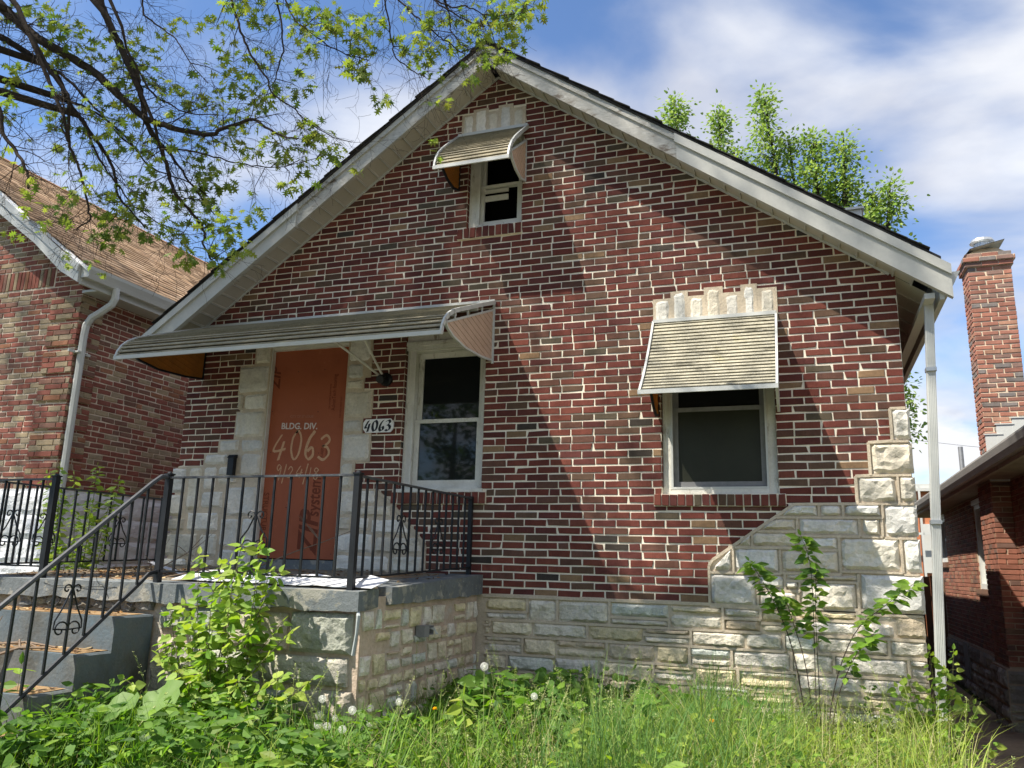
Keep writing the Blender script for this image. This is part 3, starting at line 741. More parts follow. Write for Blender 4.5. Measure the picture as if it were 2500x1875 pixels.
# rooms behind the glass
rm = MB()
for (a, b, z0, z1) in OPEN[:3]:
    rm.box(a - .3, b + .3, .305, 1.6, z0 - .3, z1 + .2)
rm.build('dark_room', M_DARK, house)

# sills of bricks on edge
def sill(x0, x1, z0, z1, n, rnd):
    w = (x1 - x0) / n
    for i in range(n):
        u0 = x0 + i * w + .005; u1 = x0 + (i + 1) * w - .005
        vs, fs = brick_shape(u1 - u0, z1 - z0 - .014, rnd, .09)
        o = link(bpy.data.objects.new('sill_brick', MB().add(vs, fs, vary(pick(PAL_HOUSE[:6], rnd), rnd, .2)).mesh('sill_brick', M_BRICK)), house)
        o.matrix_basis = FW.mat((u0 + u1) / 2, (z0 + z1) / 2 + rnd.uniform(-.002, .002), .028 + rnd.uniform(-.003, .003))
    MB().box(x0 + .002, x1 - .002, -.020, .05, z0 + .003, z1 - .003).build('sill_mortar', M_MORTAR, house)
rs = random.Random(8)
sill(-3.075, -2.412, 3.318, 3.432, 10, rs); sill(-1.192, -.155, .754, .858, 16, rs); sill(-3.63, -2.685, .774, .888, 14, rs)

# stones ------------------------------------------------------------
SEED = [1.0]
def put_stone(name, f, cell, depth, pal, mat, rnd, parent, **kw):
    SEED[0] += 1.0
    mb = stone_piece(f, *cell, depth, vary(pick(pal, rnd), rnd, .1), rnd, SEED[0], **kw)
    return mb.build(name, mat, parent)

rst = random.Random(21)
for c4 in LINT_G + LINT_R:
    put_stone('lintel_stone', FW, (c4[0] + .003, c4[1] - .003, c4[2] - .03, c4[3]), .010, PAL_STONE, M_STONE, rst, house)
for LL in (LINT_G, LINT_R):
    lm_ = MB()
    for i_, c4 in enumerate(LL):
        lm_.box(c4[0] - .020, c4[1] + .020, -.006 - .0006 * i_, .004, c4[2] - .03, c4[3] + .017)
    lm_.build('lintel_mortar', M_TANMORTAR, house)

# right hand quoin: cells read off the wall (x0,x1,z0,z1)
Q = [(-.208, .063, .686, .765, dict(bl=-.215, tl=-.10)), (.092, .236, .686, .765, {}), (.264, .51, .686, .765, {}), (.544, .762, .536, .765, {}),
     (-.36, -.1, .577, .66, dict(bl=-.365, tl=-.25)), (-.066, .345, .545, .66, {}), (.386, .5, .545, .66, {}),
     (-.52, -.44, .451, .548, dict(bl=-.545, tl=-.41)), (-.423, -.106, .451, .552, {}), (-.073, .193, .440, .52, {}), (.22, .619, .285, .515, {}), (.657, .765, .272, .515, {}),
     (-.742, -.59, .255, .425, dict(bl=-.745, tl=-.585)), (-.555, -.237, .255, .428, {}), (-.205, .194, .262, .415, {}),
     (-.747, -.414, -.008, .226, {}), (-.38, -.21, .135, .226, {}), (-.175, .313, .205, .238, {}), (-.077, .305, -.020, .182, {}), (-.191, -.105, .130, .186, {}), (.345, .765, -.020, .252, {}), (-.38, -.12, -.005, .108, {}),
     (.645, .765, 1.262, 1.497, {}), (.48, .765, 1.005, 1.23, {}), (.372, .63, .79, .975, {}), (.662, .765, .79, .975, {})]
for q in Q:
    put_stone('quoin_stone', FW, q[:4], .042, PAL_STONE, M_STONE, rst, house, **q[4])
qm = MB()
qpoly = [(-.768, -.03), (-.30, -.03), (.30, -.03), (.748, -.03)]
for zl, zh in [(-.03, .29)]: qm.prism([(-.765, zl), (.748, zl), (.748, zh), (-.765, zh)], 'y', -.004, .004)
qm.prism([(-.765, .29), (.748, .29), (.748, .776), (-.10, .776), (-.735, .335)], 'y', -.004, .004)
qm.box(.353, .748, -.004, .004, .776, .985); qm.box(.459, .748, -.004, .004, .985, 1.24); qm.box(.626, .748, -.004, .004, 1.24, 1.507)
# raised bead along the stepped and sloping edge
def bead(mb, pts, r=.011, y=-.012):
    for a, b in zip(pts[:-1], pts[1:]):
        yy = y + random.uniform(-.0025, .0025)
        mb.bar((a[0], yy, a[1]), (b[0], yy, b[1]), r * 2 * random.uniform(.9, 1.1), r * 1.6, up=(0, -1, 0))
bead(qm, [(-.762, -.02), (-.762, .29), (-.733, .335), (-.10, .772), (.355, .775), (.355, .985), (.461, .990), (.461, 1.243), (.63, 1.25), (.63, 1.503), (.74, 1.503)])
for q in Q:
    u0, u1, z0, z1 = q[:4]; e = .016
    bl = q[4].get('bl', u0); tl = q[4].get('tl', u0)
    bead(qm, [(bl - e, z0 - e), (min(u1 + e, .742), z0 - e)], .009)
    if u1 < .72: bead(qm, [(u1 + e, z0 - e), (u1 + e, z1 + e)], .009)
qm.build('quoin_mortar', M_TANMORTAR, house)


def ashlar(x0, x1, z0, z1, rnd, hmin, hmax, wmin, wmax, split=.25, flat_top=None):
    """random coursed rubble cells"""
    cells = []; z = z1
    while z - z0 > .04:
        h = min(rnd.uniform(hmin, hmax), z - z0)
        if z - h - z0 < .05: h = z - z0
        x = x0 - rnd.uniform(0, wmin)
        while x < x1:
            w = rnd.uniform(wmin, wmax)
            a, b = max(x0, x), min(x1, x + w)
            if x1 - b < wmin * .5: b = x1
            if b - a > .05:
                if rnd.random() < split and h > .10:
                    t = rnd.uniform(.35, .65)
                    cells += [(a, b, z - h, z - h * t), (a, b, z - h * t, z)]
                else: cells.append((a, b, z - h, z))
            x = b if b > x else x + w
            if b >= x1: break
        z -= h
    return cells


# foundation stones under the brick
fo = ashlar(-2.66, .76, -1.12, -.02, rst, .10, .185, .22, .52, .33)
for (a, b, c_, d_) in fo:
    put_stone('foundation_stone', FW, (a + .009, b - .009, c_ + .009, d_ - .009), .030, PAL_RUB, M_OLDSTONE, rst, house, nscale=1.15)
fm = MB(); fm.box(-2.74, .748, -.004, .004, -1.3, .012)
for (a, b, c_, d_) in fo:
    if rst.random() < .8: bead(fm, [(a, c_), (min(b, .745), c_)], .010, -.014)
    if b < .74 and rst.random() < .65: bead(fm, [(b, c_), (b, d_)], .010, -.014)
fm.build('foundation_mortar', M_TANMORTAR, house)
MB().box(-2.68, .75, -.020, .003, -.018, .006).build('water_table', M_TANMORTAR, house)

# stones round the door
DST = [(-5.48, -5.12, 1.915, 2.195), (-5.30, -5.12, 2.215, 2.42), (-5.39, -5.12, 1.735, 1.895), (-5.465, -5.41, 1.735, 1.895), (-5.47, -5.12, 1.45, 1.715),
       (-5.645, -5.40, 1.305, 1.425), (-5.37, -5.12, 1.305, 1.425), (-5.81, -5.52, 1.18, 1.285), (-5.36, -5.12, 1.06, 1.285), (-5.62, -5.39, .975, 1.04), (-5.80, -5.64, .93, 1.16),
       (-6.21, -6.02, .90, 1.15), (-5.99, -5.82, .72, 1.15), (-5.62, -5.50, 1.06, 1.16), (-5.80, -5.53, .74, .905), (-5.50, -5.12, .66, .95), (-6.21, -6.02, .66, .875),
       (-6.21, -5.98, .51, .635), (-5.95, -5.56, .51, .695), (-5.53, -5.30, .36, .635), (-5.27, -5.12, .30, .635), (-6.21, -5.80, .26, .485), (-5.77, -5.55, .26, .485), (-5.52, -5.12, .17, .335), (-6.21, -5.9, .16, .235), (-5.87, -5.55, .16, .235),
       (-4.19, -3.95, 2.17, 2.40), (-4.19, -4.02, 2.00, 2.145), (-4.19, -4.015, 1.895, 1.98), (-4.19, -3.91, 1.61, 1.865), (-4.19, -4.0, 1.47, 1.585), (-4.19, -3.90, 1.19, 1.445),
       (-4.19, -4.065, .93, 1.165), (-4.19, -3.98, .68, .905), (-3.955, -3.80, .78, .905), (-4.19, -4.05, .53, .655), (-4.02, -3.85, .53, .655)]
for c4 in DST:
    put_stone('door_surround_stone', FW, c4, .026, PAL_STONE, M_STONE, rst, house)
for c4, kw in [((-3.95, -3.63, .66, .76), {}), ((-3.82, -3.50, .50, .635), dict(br=-3.40, tr=-3.52)), ((-4.19, -3.80, .33, .505), {}), ((-3.77, -3.30, .33, .475), dict(br=-3.28, tr=-3.33)), ((-4.19, -3.62, .16, .305), {}), ((-3.59, -3.27, .16, .305), {})]:
    put_stone('door_surround_stone', FW, c4, .03, PAL_STONE, M_STONE, rst, house, **kw)
dm = MB()
dm.prism([(-6.146, .15), (-5.11, .15), (-5.11, 1.166), (-6.146, 1.166)], 'y', -.008, .004)
dm.box(-5.825, -5.11, -.008, .004, 1.166, 1.29); dm.box(-5.66, -5.11, -.008, .004, 1.29, 1.432); dm.box(-5.478, -5.11, -.008, .004, 1.432, 1.722); dm.box(-5.402, -5.11, -.008, .004, 1.722, 1.902); dm.box(-5.482, -5.11, -.008, .004, 1.902, 2.202); dm.box(-5.31, -5.11, -.008, .004, 2.202, 2.6)
dm.box(-5.11, -4.20, -.008, .004, 2.47, 2.6)
dm.prism([(-4.20, .15), (-3.243, .15), (-3.255, .415), (-3.60, .772), (-3.80, .92), (-4.20, .92)], 'y', -.008, .004)
dm.box(-4.20, -4.04, -.008, .004, .92, 1.172); dm.box(-4.20, -3.885, -.008, .004, 1.172, 1.452); dm.box(-4.20, -3.985, -.008, .004, 1.452, 1.597); dm.box(-4.20, -3.895, -.008, .004, 1.597, 1.872); dm.box(-4.20, -4.0, -.008, .004, 1.872, 2.0); dm.box(-4.20, -3.93, -.008, .004, 2.0, 2.6)
bead(dm, [(-3.255, .16), (-3.262, .415), (-3.60, .765), (-3.80, .915)], .012, -.012)
dm.build('door_surround_mortar', M_TANMORTAR, house)
for c4 in [(-5.10, -4.80, 2.485, 2.58), (-4.78, -4.45, 2.485, 2.58), (-4.43, -4.21, 2.485, 2.58)]:
    put_stone('door_surround_stone', FW, c4, .03, PAL_STONE, M_STONE, rst, house)

# ------------------------------------------------------------------ roof, barge boards, soffits, gutter
rf = MB()
for sgn in (-1, 1):
    top = lambda dx: 5.178 - .703 * dx
    # deck with a shingle edge; x measured from the ridge
    X0, X1 = 0.0, 3.72
    poly = [(XC + sgn * X0, top(X0)), (XC + sgn * X1, top(X1)), (XC + sgn * X1, top(X1) - .020), (XC + sgn * X0, top(X0) - .020)]
    if sgn < 0: poly = poly[::-1]
    rf.prism(poly, 'y', -.385, 11.6)
rf.build('roof', M_SHINGLE, house)
# ragged shingle courses along the rake
sh = MB(); rsh = random.Random(17)
for sgn in (-1, 1):
    for i in range(27):
        d0 = i * .14; d1 = d0 + .15
        if d1 > 3.76: break
        z0 = 5.186 - .703 * d0; z1 = 5.186 - .703 * d1
        yy = -.405 + rsh.uniform(-.014, .010); t = rsh.uniform(.005, .010)
        poly = [(XC + sgn * d0, z0 - .006), (XC + sgn * d1, z1 + .004), (XC + sgn * d1, z1 + .004 + t), (XC + sgn * d0, z0 - .006 + t)]
        if sgn < 0: poly = poly[::-1]
        sh.prism(poly, 'y', yy, .3, (.9, .9, .9))
sh.build('shingle_edge', M_SHINGLE, house)
# barge boards, two lengths each side: bare wood near the ridge, aluminium wrap below
def rake(sgn, d0, d1, y0, y1, zb0, zb1, wt, mat, name, lab=None, col=(1, 1, 1)):
    b = MB()
    poly = [(XC + sgn * d0, zb0(d0)), (XC + sgn * d1, zb0(d1)), (XC + sgn * d1, zb1(d1)), (XC + sgn * d0, zb1(d0))]
    if sgn < 0: poly = poly[::-1]
    b.prism(poly, 'y', y0, y1, col)
    o = b.build(name, mat, house)
    if lab: o['label'] = lab
    return o
zb = lambda d: 4.955 - .717 * d
zt = lambda d: 5.16 - .703 * d
zt2 = lambda d: 5.15 - .703 * d
for sgn, dj in ((-1, 2.0), (1, 1.80)):
    rake(sgn, 0.0, dj + .02, -.352, -.318, lambda d: zb(d) + .012, lambda d: zt(d) - .06, 0, M_BARGE, 'barge_board', 'worn barge board with paint peeling to bare wood')
    rake(sgn, 0.0, dj, -.372, -.32, lambda d: zt(d) - .062, lambda d: zt(d) - .004, 0, M_BARGE, 'rake_trim', 'weathered rake trim under the shingles')
    rake(sgn, dj, 3.78, -.368, -.316, zb, lambda d: zt2(d) - .075, 0, M_FASCIA, 'fascia_cover', 'clean white aluminium wrap over the barge board')
    rake(sgn, dj - .015, 3.78, -.392, -.32, lambda d: zt2(d) - .077, lambda d: zt2(d) + .002, 0, M_FASCIA, 'rake_trim')
# soffit panels between wall and barge
rso = random.Random(2)
rib = MB()
Lr = math.sqrt(1 + .715 ** 2)
def sof(sgn, d, y, off=0.0):
    return (XC + sgn * d, y, 5.03 - .715 * d + off)
pitch = .155 / Lr
for sgn in (-1, 1):
    nP = int(3.62 / pitch)
    for i in range(nP):
        d0 = .03 + i * pitch; d1 = d0 + pitch - .004
        b = MB()
        # shallow tray: panel with two raised flutes
        for (q0, q1, dz) in ((d0, d0 + pitch * .86, 0.0), (d0 + pitch * .86, d1, -.010)):
            vs = [sof(sgn, q0, -.318, dz), sof(sgn, q1, -.318, dz), sof(sgn, q1, -.004, dz), sof(sgn, q0, -.004, dz),
                  sof(sgn, q0, -.318, dz + .012), sof(sgn, q1, -.318, dz + .012), sof(sgn, q1, -.004, dz + .012), sof(sgn, q0, -.004, dz + .012)]
            b.add(vs, [(0, 3, 2, 1), (4, 5, 6, 7), (0, 1, 5, 4), (1, 2, 6, 5), (2, 3, 7, 6), (3, 0, 4, 7)])
        b.build('soffit_panel', M_SOFFIT, house)
        rib.bar(sof(sgn, d0 + pitch * .93, -.317, -.012), sof(sgn, d0 + pitch * .93, -.006, -.012), .010, .006, up=(0, 0, 1))
    rib.bar(sof(sgn, .0, -.012, -.012), sof(sgn, 3.4, -.012, -.012), .018, .016)
    rib.bar(sof(sgn, .0, -.310, -.010), sof(sgn, 3.72, -.310, -.010), .016, .02)
rib.build('soffit_trim', M_WHITE, house)
# eaves: sloping soffit, fascia board, gutter along both sides
for sgn in (-1, 1):
    e = MB(); xw = XR if sgn > 0 else XL; xo = XC + sgn * 3.70
    n_ = 36
    for i in range(n_):
        y0 = .004 + i * .3; y1 = y0 + .294
        z0 = 5.03 - .715 * abs(xw - XC); z1 = 5.03 - .715 * abs(xo - XC)
        e.add([(xw, y0, z0), (xo, y0, z1), (xo, y1, z1), (xw, y1, z0)], [(0, 1, 2, 3)])
        e.bar((xw, y1, z0 - .006), (xo, y1, z1 - .006), .012, .012)
    e.build('eave_soffit', M_SOFFIT, house)
    fb = MB(); fb.box(min(xo, xo + sgn * .03), max(xo, xo + sgn * .03), -.316, 11.3, 2.25, 2.52); fb.box(min(xo - sgn * .10, xo - sgn * .03), max(xo - sgn * .10, xo - sgn * .03), -.30, 11.3, 2.27, 2.31)
    fb.build('fascia_board', M_WHITE, house)
    gt = MB(); x_ = XC + sgn * 3.735; s_ = sgn
    prof = [(x_, 2.46), (x_, 2.345), (x_ + s_ * .05, 2.34), (x_ + s_ * .075, 2.385), (x_ + s_ * .10, 2.44), (x_ + s_ * .115, 2.465), (x_ + s_ * .103, 2.468), (x_ + s_ * .088, 2.445), (x_ + s_ * .066, 2.392), (x_ + s_ * .045, 2.35), (x_ + s_ * .006, 2.352), (x_ + s_ * .006, 2.46)]
    if s_ < 0: prof = prof[::-1]
    gt.prism(prof, 'y', -.30, 11.3)
    gt.prism(prof[:6] if s_ > 0 else prof[6:], 'y', -.303, -.297)
    gt.build('gutter', M_WHITE, house)
# roof vent box near the right slope
vb = MB(); vx, vy, vz = .455, .22, 3.2
vb.box(vx - .10, vx + .10, vy, vy + .3, 2.85, 3.27); vb.box(vx - .12, vx + .12, vy - .02, vy + .32, 3.27, 3.29)
vb.build('roof_vent', M_WHITE, house)
# downspout at the right corner, hanging a little out of plumb
dsp = MB()
dsp.bar((.952, -.12, 2.36), (.785, -.13, -.93), .062, .05, up=(0, -1, 0))
a_, b_ = V((.952, -.146, 2.36)), V((.785, -.156, -.93))
for k_ in (-.022, -.011, 0, .011, .022):
    dsp.bar(a_ + V((k_, 0, 0)), b_ + V((k_, 0, 0)), .005, .004, up=(0, -1, 0))
dsp.bar((.785, -.13, -.92), (.83, -.26, -1.02), .06, .05)
dspo = dsp.build('downspout', M_WHITE, house)
for z_ in (1.75, .62, -.55):
    t_ = (2.36 - z_) / 3.29; x_ = .952 - .167 * t_
    MB().box(x_ - .036, x_ + .036, -.165 - .006 * t_, -.085, z_, z_ + .028).build('strap', M_GALV, dspo)

# ------------------------------------------------------------------ windows


def window(name, x0, x1, z0, z1, casing, sash, meet, mat_c, mat_s, glass_u, glass_l, yc=.03, ys=.09, cas_w=(.07, .07, .07, .05), open_lower=False, label=None):
    """casing around the opening, upper and lower sash with a pane each"""
    fr = MB()
    l, r, t, b = cas_w
    fr.box(x0, x0 + l, yc, .20, z0, z1); fr.box(x1 - r, x1, yc, .20, z0, z1)
    fr.box(x0 + l, x1 - r, yc, .20, z1 - t, z1); fr.box(x0 + l, x1 - r, yc - .012, .20, z0, z0 + b)
    fr.box(x0 + l - .012, x0 + l + .012, yc - .010, yc + .002, z0 + b, z1 - t)      # bead on the casing
    fr.box(x0 + .010, x0 + .026, yc - .010, yc + .002, z0 + b, z1)
    w = fr.build(name, mat_c, house)
    if label: w['label'] = label
    a0, a1, c0, c1 = x0 + l + .004, x1 - r - .004, z0 + b + .002, z1 - t - .002
    s_ = sash
    up = MB(); yu = ys + .03
    up.box(a0, a0 + s_, yu, yu + .03, meet, c1); up.box(a1 - s_, a1, yu, yu + .03, meet, c1); up.box(a0 + s_, a1 - s_, yu, yu + .03, c1 - s_, c1); up.box(a0 + s_, a1 - s_, yu, yu + .03, meet, meet + s_ * .7)
    u = up.build('upper_sash', mat_s, w)
    lo = MB()
    lo.box(a0, a0 + s_, ys - .005, ys + .025, c0, meet + s_ * .6); lo.box(a1 - s_, a1, ys - .005, ys + .025, c0, meet + s_ * .6)
    lo.box(a0 + s_, a1 - s_, ys - .005, ys + .025, c0, c0 + s_ * 1.25); lo.box(a0 + s_, a1 - s_, ys - .008, ys + .025, meet - s_ * .1, meet + s_ * .6)
    lw = lo.build('lower_sash', mat_s, w)
    if glass_u: MB().box(a0 + s_ * .8, a1 - s_ * .8, yu + .012, yu + .016, meet + .01, c1 - s_ * .8).build('pane', glass_u, w)
    if glass_l: MB().box(a0 + s_ * .8, a1 - s_ * .8, ys + .006, ys + .010, c0 + s_ * .8, meet + .005).build('pane', glass_l, w)
    return w


wd = window('window', -3.57, -2.735, .888, 2.36, 1, .052, 1.55, M_OLDWHITE, M_OLDWHITE, M_GLASS, M_GLASS, yc=.05, ys=.10, cas_w=(.085, .05, .12, .05), label='tall double hung window with peeling white frame beside the door')
hd = MB(); hd.box(-3.575, -2.73, .02, .055, 2.25, 2.29); hd.box(-3.58, -2.725, .005, .05, 2.29, 2.33); hd.box(-3.575, -2.73, .03, .055, 2.33, 2.42)
hd.build('head_moulding', M_OLDWHITE, wd)
MB().box(-3.60, -2.72, -.030, .10, .884, .915).build('window_ledge', M_OLDWHITE, wd)
wr = window('window', -1.125, -.205, .860, 2.30, 1, .05, 1.56, M_OLDWHITE, M_GREYBOX, M_GLASS, M_SCREEN, yc=.045, ys=.085, cas_w=(.075, .075, .07, .04), label='screened window with grey inner frame under the straight awning')
al = MB(); al.box(-1.052, -1.036, .03, .052, .90, 2.2); al.box(-.294, -.278, .03, .052, .90, 2.2); al.box(-1.036, -.294, .03, .052, .90, .918)
al.build('storm_frame', M_WHITE, wr)
wg = window('window', -2.99, -2.42, 3.432, 4.40, 1, .035, 3.885, M_OLDWHITE, M_OLDWHITE, None, None, yc=.05, ys=.09, cas_w=(.105, .04, .05, .045), label='small attic window standing open and black inside')
ex = MB(); ex.box(-2.862, -2.60, .10, .115, 3.745, 3.80); ex.box(-2.862, -2.60, .10, .115, 3.83, 3.865); ex.build('sash_rail', M_OLDWHITE, wg)

# ------------------------------------------------------------------ boarded door
door = MB().box(-5.098, -4.205, .050, .064, .262, 2.345).build('door', M_BOARD, house); door['label'] = 'rust coloured sheathing board screwed over the doorway'
MB().box(-5.11, -4.20, .064, .09, .16, 2.46).build('door_backing', M_DARK, house)
MB().box(-5.11, -4.20, -.02, .10, .165, .252).build('threshold', M_PORCH, house)
djm = MB(); djm.box(-5.124, -5.098, .0, .07, .252, 2.40); djm.box(-5.098, -4.205, .012, .068, 2.345, 2.375); djm.box(-5.11, -4.2, -.006, .07, 2.375, 2.47)
djm.build('door_jamb', M_OLDWHITE, house)
scr = MB()
for x_ in (-5.06, -4.80, -4.52, -4.24):
    for z_ in (.34, .75, 1.03, 1.30, 1.72, 2.12):
        if rst.random() < .75:
            xx = x_ + rst.uniform(-.03, .03); zz = z_ + rst.uniform(-.03, .03)
            scr.tube([(xx, .051, zz), (xx, .047, zz)], .005, 6)
scr.build('screws', M_BLACK, door)


def text_part(name, body, size, x, z, y, ang, mat, parent, sx=1.0, shear=0.0, weight=0.0, ext=.0004):
    cu = bpy.data.curves.new(name, 'FONT'); cu.body = body; cu.size = size; cu.shear = shear; cu.offset = weight; cu.extrude = ext; cu.resolution_u = 3
    o = bpy.data.objects.new(name, cu); COL.objects.link(o)
    bpy.context.view_layer.update()
    dg = bpy.context.evaluated_depsgraph_get()
    me = bpy.data.meshes.new_from_object(o.evaluated_get(dg))
    COL.objects.unlink(o); bpy.data.objects.remove(o)
    ca, sa = math.cos(ang), math.sin(ang)
    for v_ in me.vertices:
        a, b, c_ = v_.co.x * sx, v_.co.y, v_.co.z
        v_.co = (x + a * ca - b * sa, y - c_ - .0006, z + a * sa + b * ca)
    me.materials.clear(); me.materials.append(mat)
    me.polygons.foreach_set('use_smooth', np.zeros(len(me.polygons), bool))
    me.name = name
    return link(bpy.data.objects.new(name, me), parent)


YD = .049
text_part('lettering', 'BLDG. DIV.', .088, -4.955, 1.535, YD, math.radians(-2), M_STENCIL, door, 1.0, 0, .002)
text_part('lettering', 'CITY OF ST LOUIS', .034, -4.86, 1.648, YD, math.radians(-2), make_mat('faint_stencil', col=(.46, .22, .15), rough=.9, attr=False, spec=.05), door)
text_part('lettering', 'ZIP', .30, -4.44, .30, YD, math.radians(90), M_PRINT, door, .95, .25, .006)
text_part('lettering', 'system', .19, -4.44, .66, YD, math.radians(90), M_PRINT, door, .72, .12, .003)
text_part('lettering', 'STRUCTURAL', .085, -5.085, .90, YD, math.radians(-90), M_PRINT, door, .9, 0, .001)
text_part('lettering', 'AdvanTech flooring', .062, -4.345, 1.70, YD, math.radians(90), M_PRINT, door, .75)
text_part('lettering', 'ZIP SYSTEM SHEATHING', .026, -4.40, 1.72, YD, math.radians(90), M_PRINT, door, .9)
text_part('lettering', 'THIS SIDE FACE OUT', .026, -4.27, 1.62, YD, math.radians(90), M_PRINT, door, .9)
text_part('lettering', 'HUBER', .040, -4.44, 1.22, YD, math.radians(90), M_PRINT, door, .9)
text_part('lettering', 'ENGINEERED', .024, -4.395, 1.22, YD, math.radians(90), M_PRINT, door, .9)
text_part('lettering', 'ZIP', .17, -5.02, 1.95, YD, math.radians(90), M_PRINT, door, .95, .25, .003)


def strokes(name, polys, width, y, mat, parent, nib=None, passes=1, jit=.0, seed=1):
    """pen strokes: flat ribbons a hair thick; nib=(dx,dz) gives a broad-nib pen"""
    rnd = random.Random(seed); b = MB()
    yy = y
    for pl in polys:
        for ps in range(passes):
            # Catmull-Rom resample
            pts = []
            P = [V((p[0], p[1], 0)) for p in pl]
            for i in range(len(P) - 1):
                p0, p1, p2, p3 = P[max(i - 1, 0)], P[i], P[i + 1], P[min(i + 2, len(P) - 1)]
                for k_ in range(5):
                    t = k_ / 5
                    pts.append(.5 * ((2 * p1) + (p2 - p0) * t + (2 * p0 - 5 * p1 + 4 * p2 - p3) * t * t + (3 * p1 - p0 - 3 * p2 + p3) * t ** 3))
            pts.append(P[-1])
            ox, oz = rnd.uniform(-jit, jit), rnd.uniform(-jit, jit)
            yy -= .00012
            vs = []
            for i, p in enumerate(pts):
                if nib: n_ = V((nib[0], nib[1], 0))
                else:
                    t = (pts[min(i + 1, len(pts) - 1)] - pts[max(i - 1, 0)])
                    n_ = V((-t.y, t.x, 0)).normalized() * width * .5 * rnd.uniform(.75, 1.15)
                vs += [(p.x + n_.x + ox, yy, p.y + n_.y + oz), (p.x - n_.x + ox, yy, p.y - n_.y + oz)]
            m_ = len(pts)
            vs2 = [(x_, y_ + .0001, z_) for x_, y_, z_ in vs]
            fs = [(2 * i, 2 * i + 1, 2 * i + 3, 2 * i + 2) for i in range(m_ - 1)]
            b.add(vs, fs)
            b.add(vs2, [f_[::-1] for f_ in fs])
    return b.build(name, mat, parent)


DIG = {'4': [[(.55, 1.0), (.05, .35), (.85, .40)], [(.72, .72), (.42, -.05)]], '0': [[(.5, 1), (.15, .75), (.08, .3), (.35, 0), (.7, .22), (.82, .7), (.55, 1), (.35, .9)]],
       '6': [[(.75, 1.0), (.35, .70), (.12, .25), (.35, .0), (.70, .15), (.62, .42), (.25, .28)]], '3': [[(.15, .85), (.5, 1), (.75, .8), (.45, .58), (.3, .56), (.6, .5), (.75, .25), (.4, 0), (.02, .12)]],
       '9': [[(.75, .8), (.4, 1.0), (.15, .75), (.35, .5), (.72, .78), (.62, .2), (.45, -.3)]], '2': [[(.1, .75), (.4, 1), (.7, .75), (.35, .3), (.05, .05), (.75, .05)]],
       '1': [[(.5, 1), (.25, 0)]], '8': [[(.7, .85), (.4, 1), (.2, .78), (.6, .4), (.5, .02), (.15, .1), (.3, .45), (.75, .85)]], '/': [[(.75, 1.05), (.15, -.4)]]}
def write(txt, x, z, w, h, slope=0.0):
    pl = []
    for ch in txt:
        if ch in DIG:
            for s_ in DIG[ch]: pl.append([(x + a * w * .88, z + b * h + slope * (x + a * w)) for a, b in s_])
        x += w
    return pl
chalk = []
for (ch, x_, z_, w_, h_) in (('4', -5.03, 1.235, .20, .24), ('0', -4.82, 1.215, .165, .29), ('6', -4.66, 1.22, .17, .28), ('3', -4.50, 1.215, .19, .24)):
    chalk += write(ch, x_, z_, w_, h_)
strokes('chalk_writing', chalk, .016, YD - .0002, M_CHALK, door, passes=3, jit=.008, seed=4)
ch2 = []
for (ch, x_, z_, w_, h_) in (('9', -4.97, 1.055, .09, .12), ('/', -4.90, 1.04, .075, .13), ('2', -4.83, 1.04, .09, .11), ('4', -4.73, 1.045, .10, .11), ('/', -4.655, 1.03, .085, .14), ('1', -4.59, 1.03, .06, .11), ('8', -4.54, 1.02, .10, .11)):
    ch2 += write(ch, x_, z_, w_, h_)
strokes('chalk_writing', ch2, .009, YD - .0014, M_CHALK, door, passes=2, jit=.004, seed=9)

# ------------------------------------------------------------------ awnings (parts of the house)


def along(prof, s_):
    """point at distance s_ along the profile of (d, z)"""
    for (a, b), (c, d) in zip(prof[:-1], prof[1:]):
        L = math.hypot(c - a, d - b)
        if s_ <= L + 1e-9:
            t = s_ / L; return (a + (c - a) * t, b + (d - b) * t), ((c - a) / L, (d - b) / L)
        s_ -= L
    (a, b), (c, d) = prof[-2], prof[-1]; L = math.hypot(c - a, d - b)
    return (c, d), ((c - a) / L, (d - b) / L)


M_LAPSHADEDIRT = make_mat('shade_and_dirt_lap', col=(.045, .040, .030), rough=1, attr=False, nz=[(20, .3)], stain=[(9, (.14, .13, .10), .6, .8)], spec=.05)  # shadow of the slat gaps painted as dark strips, together with lap dirt


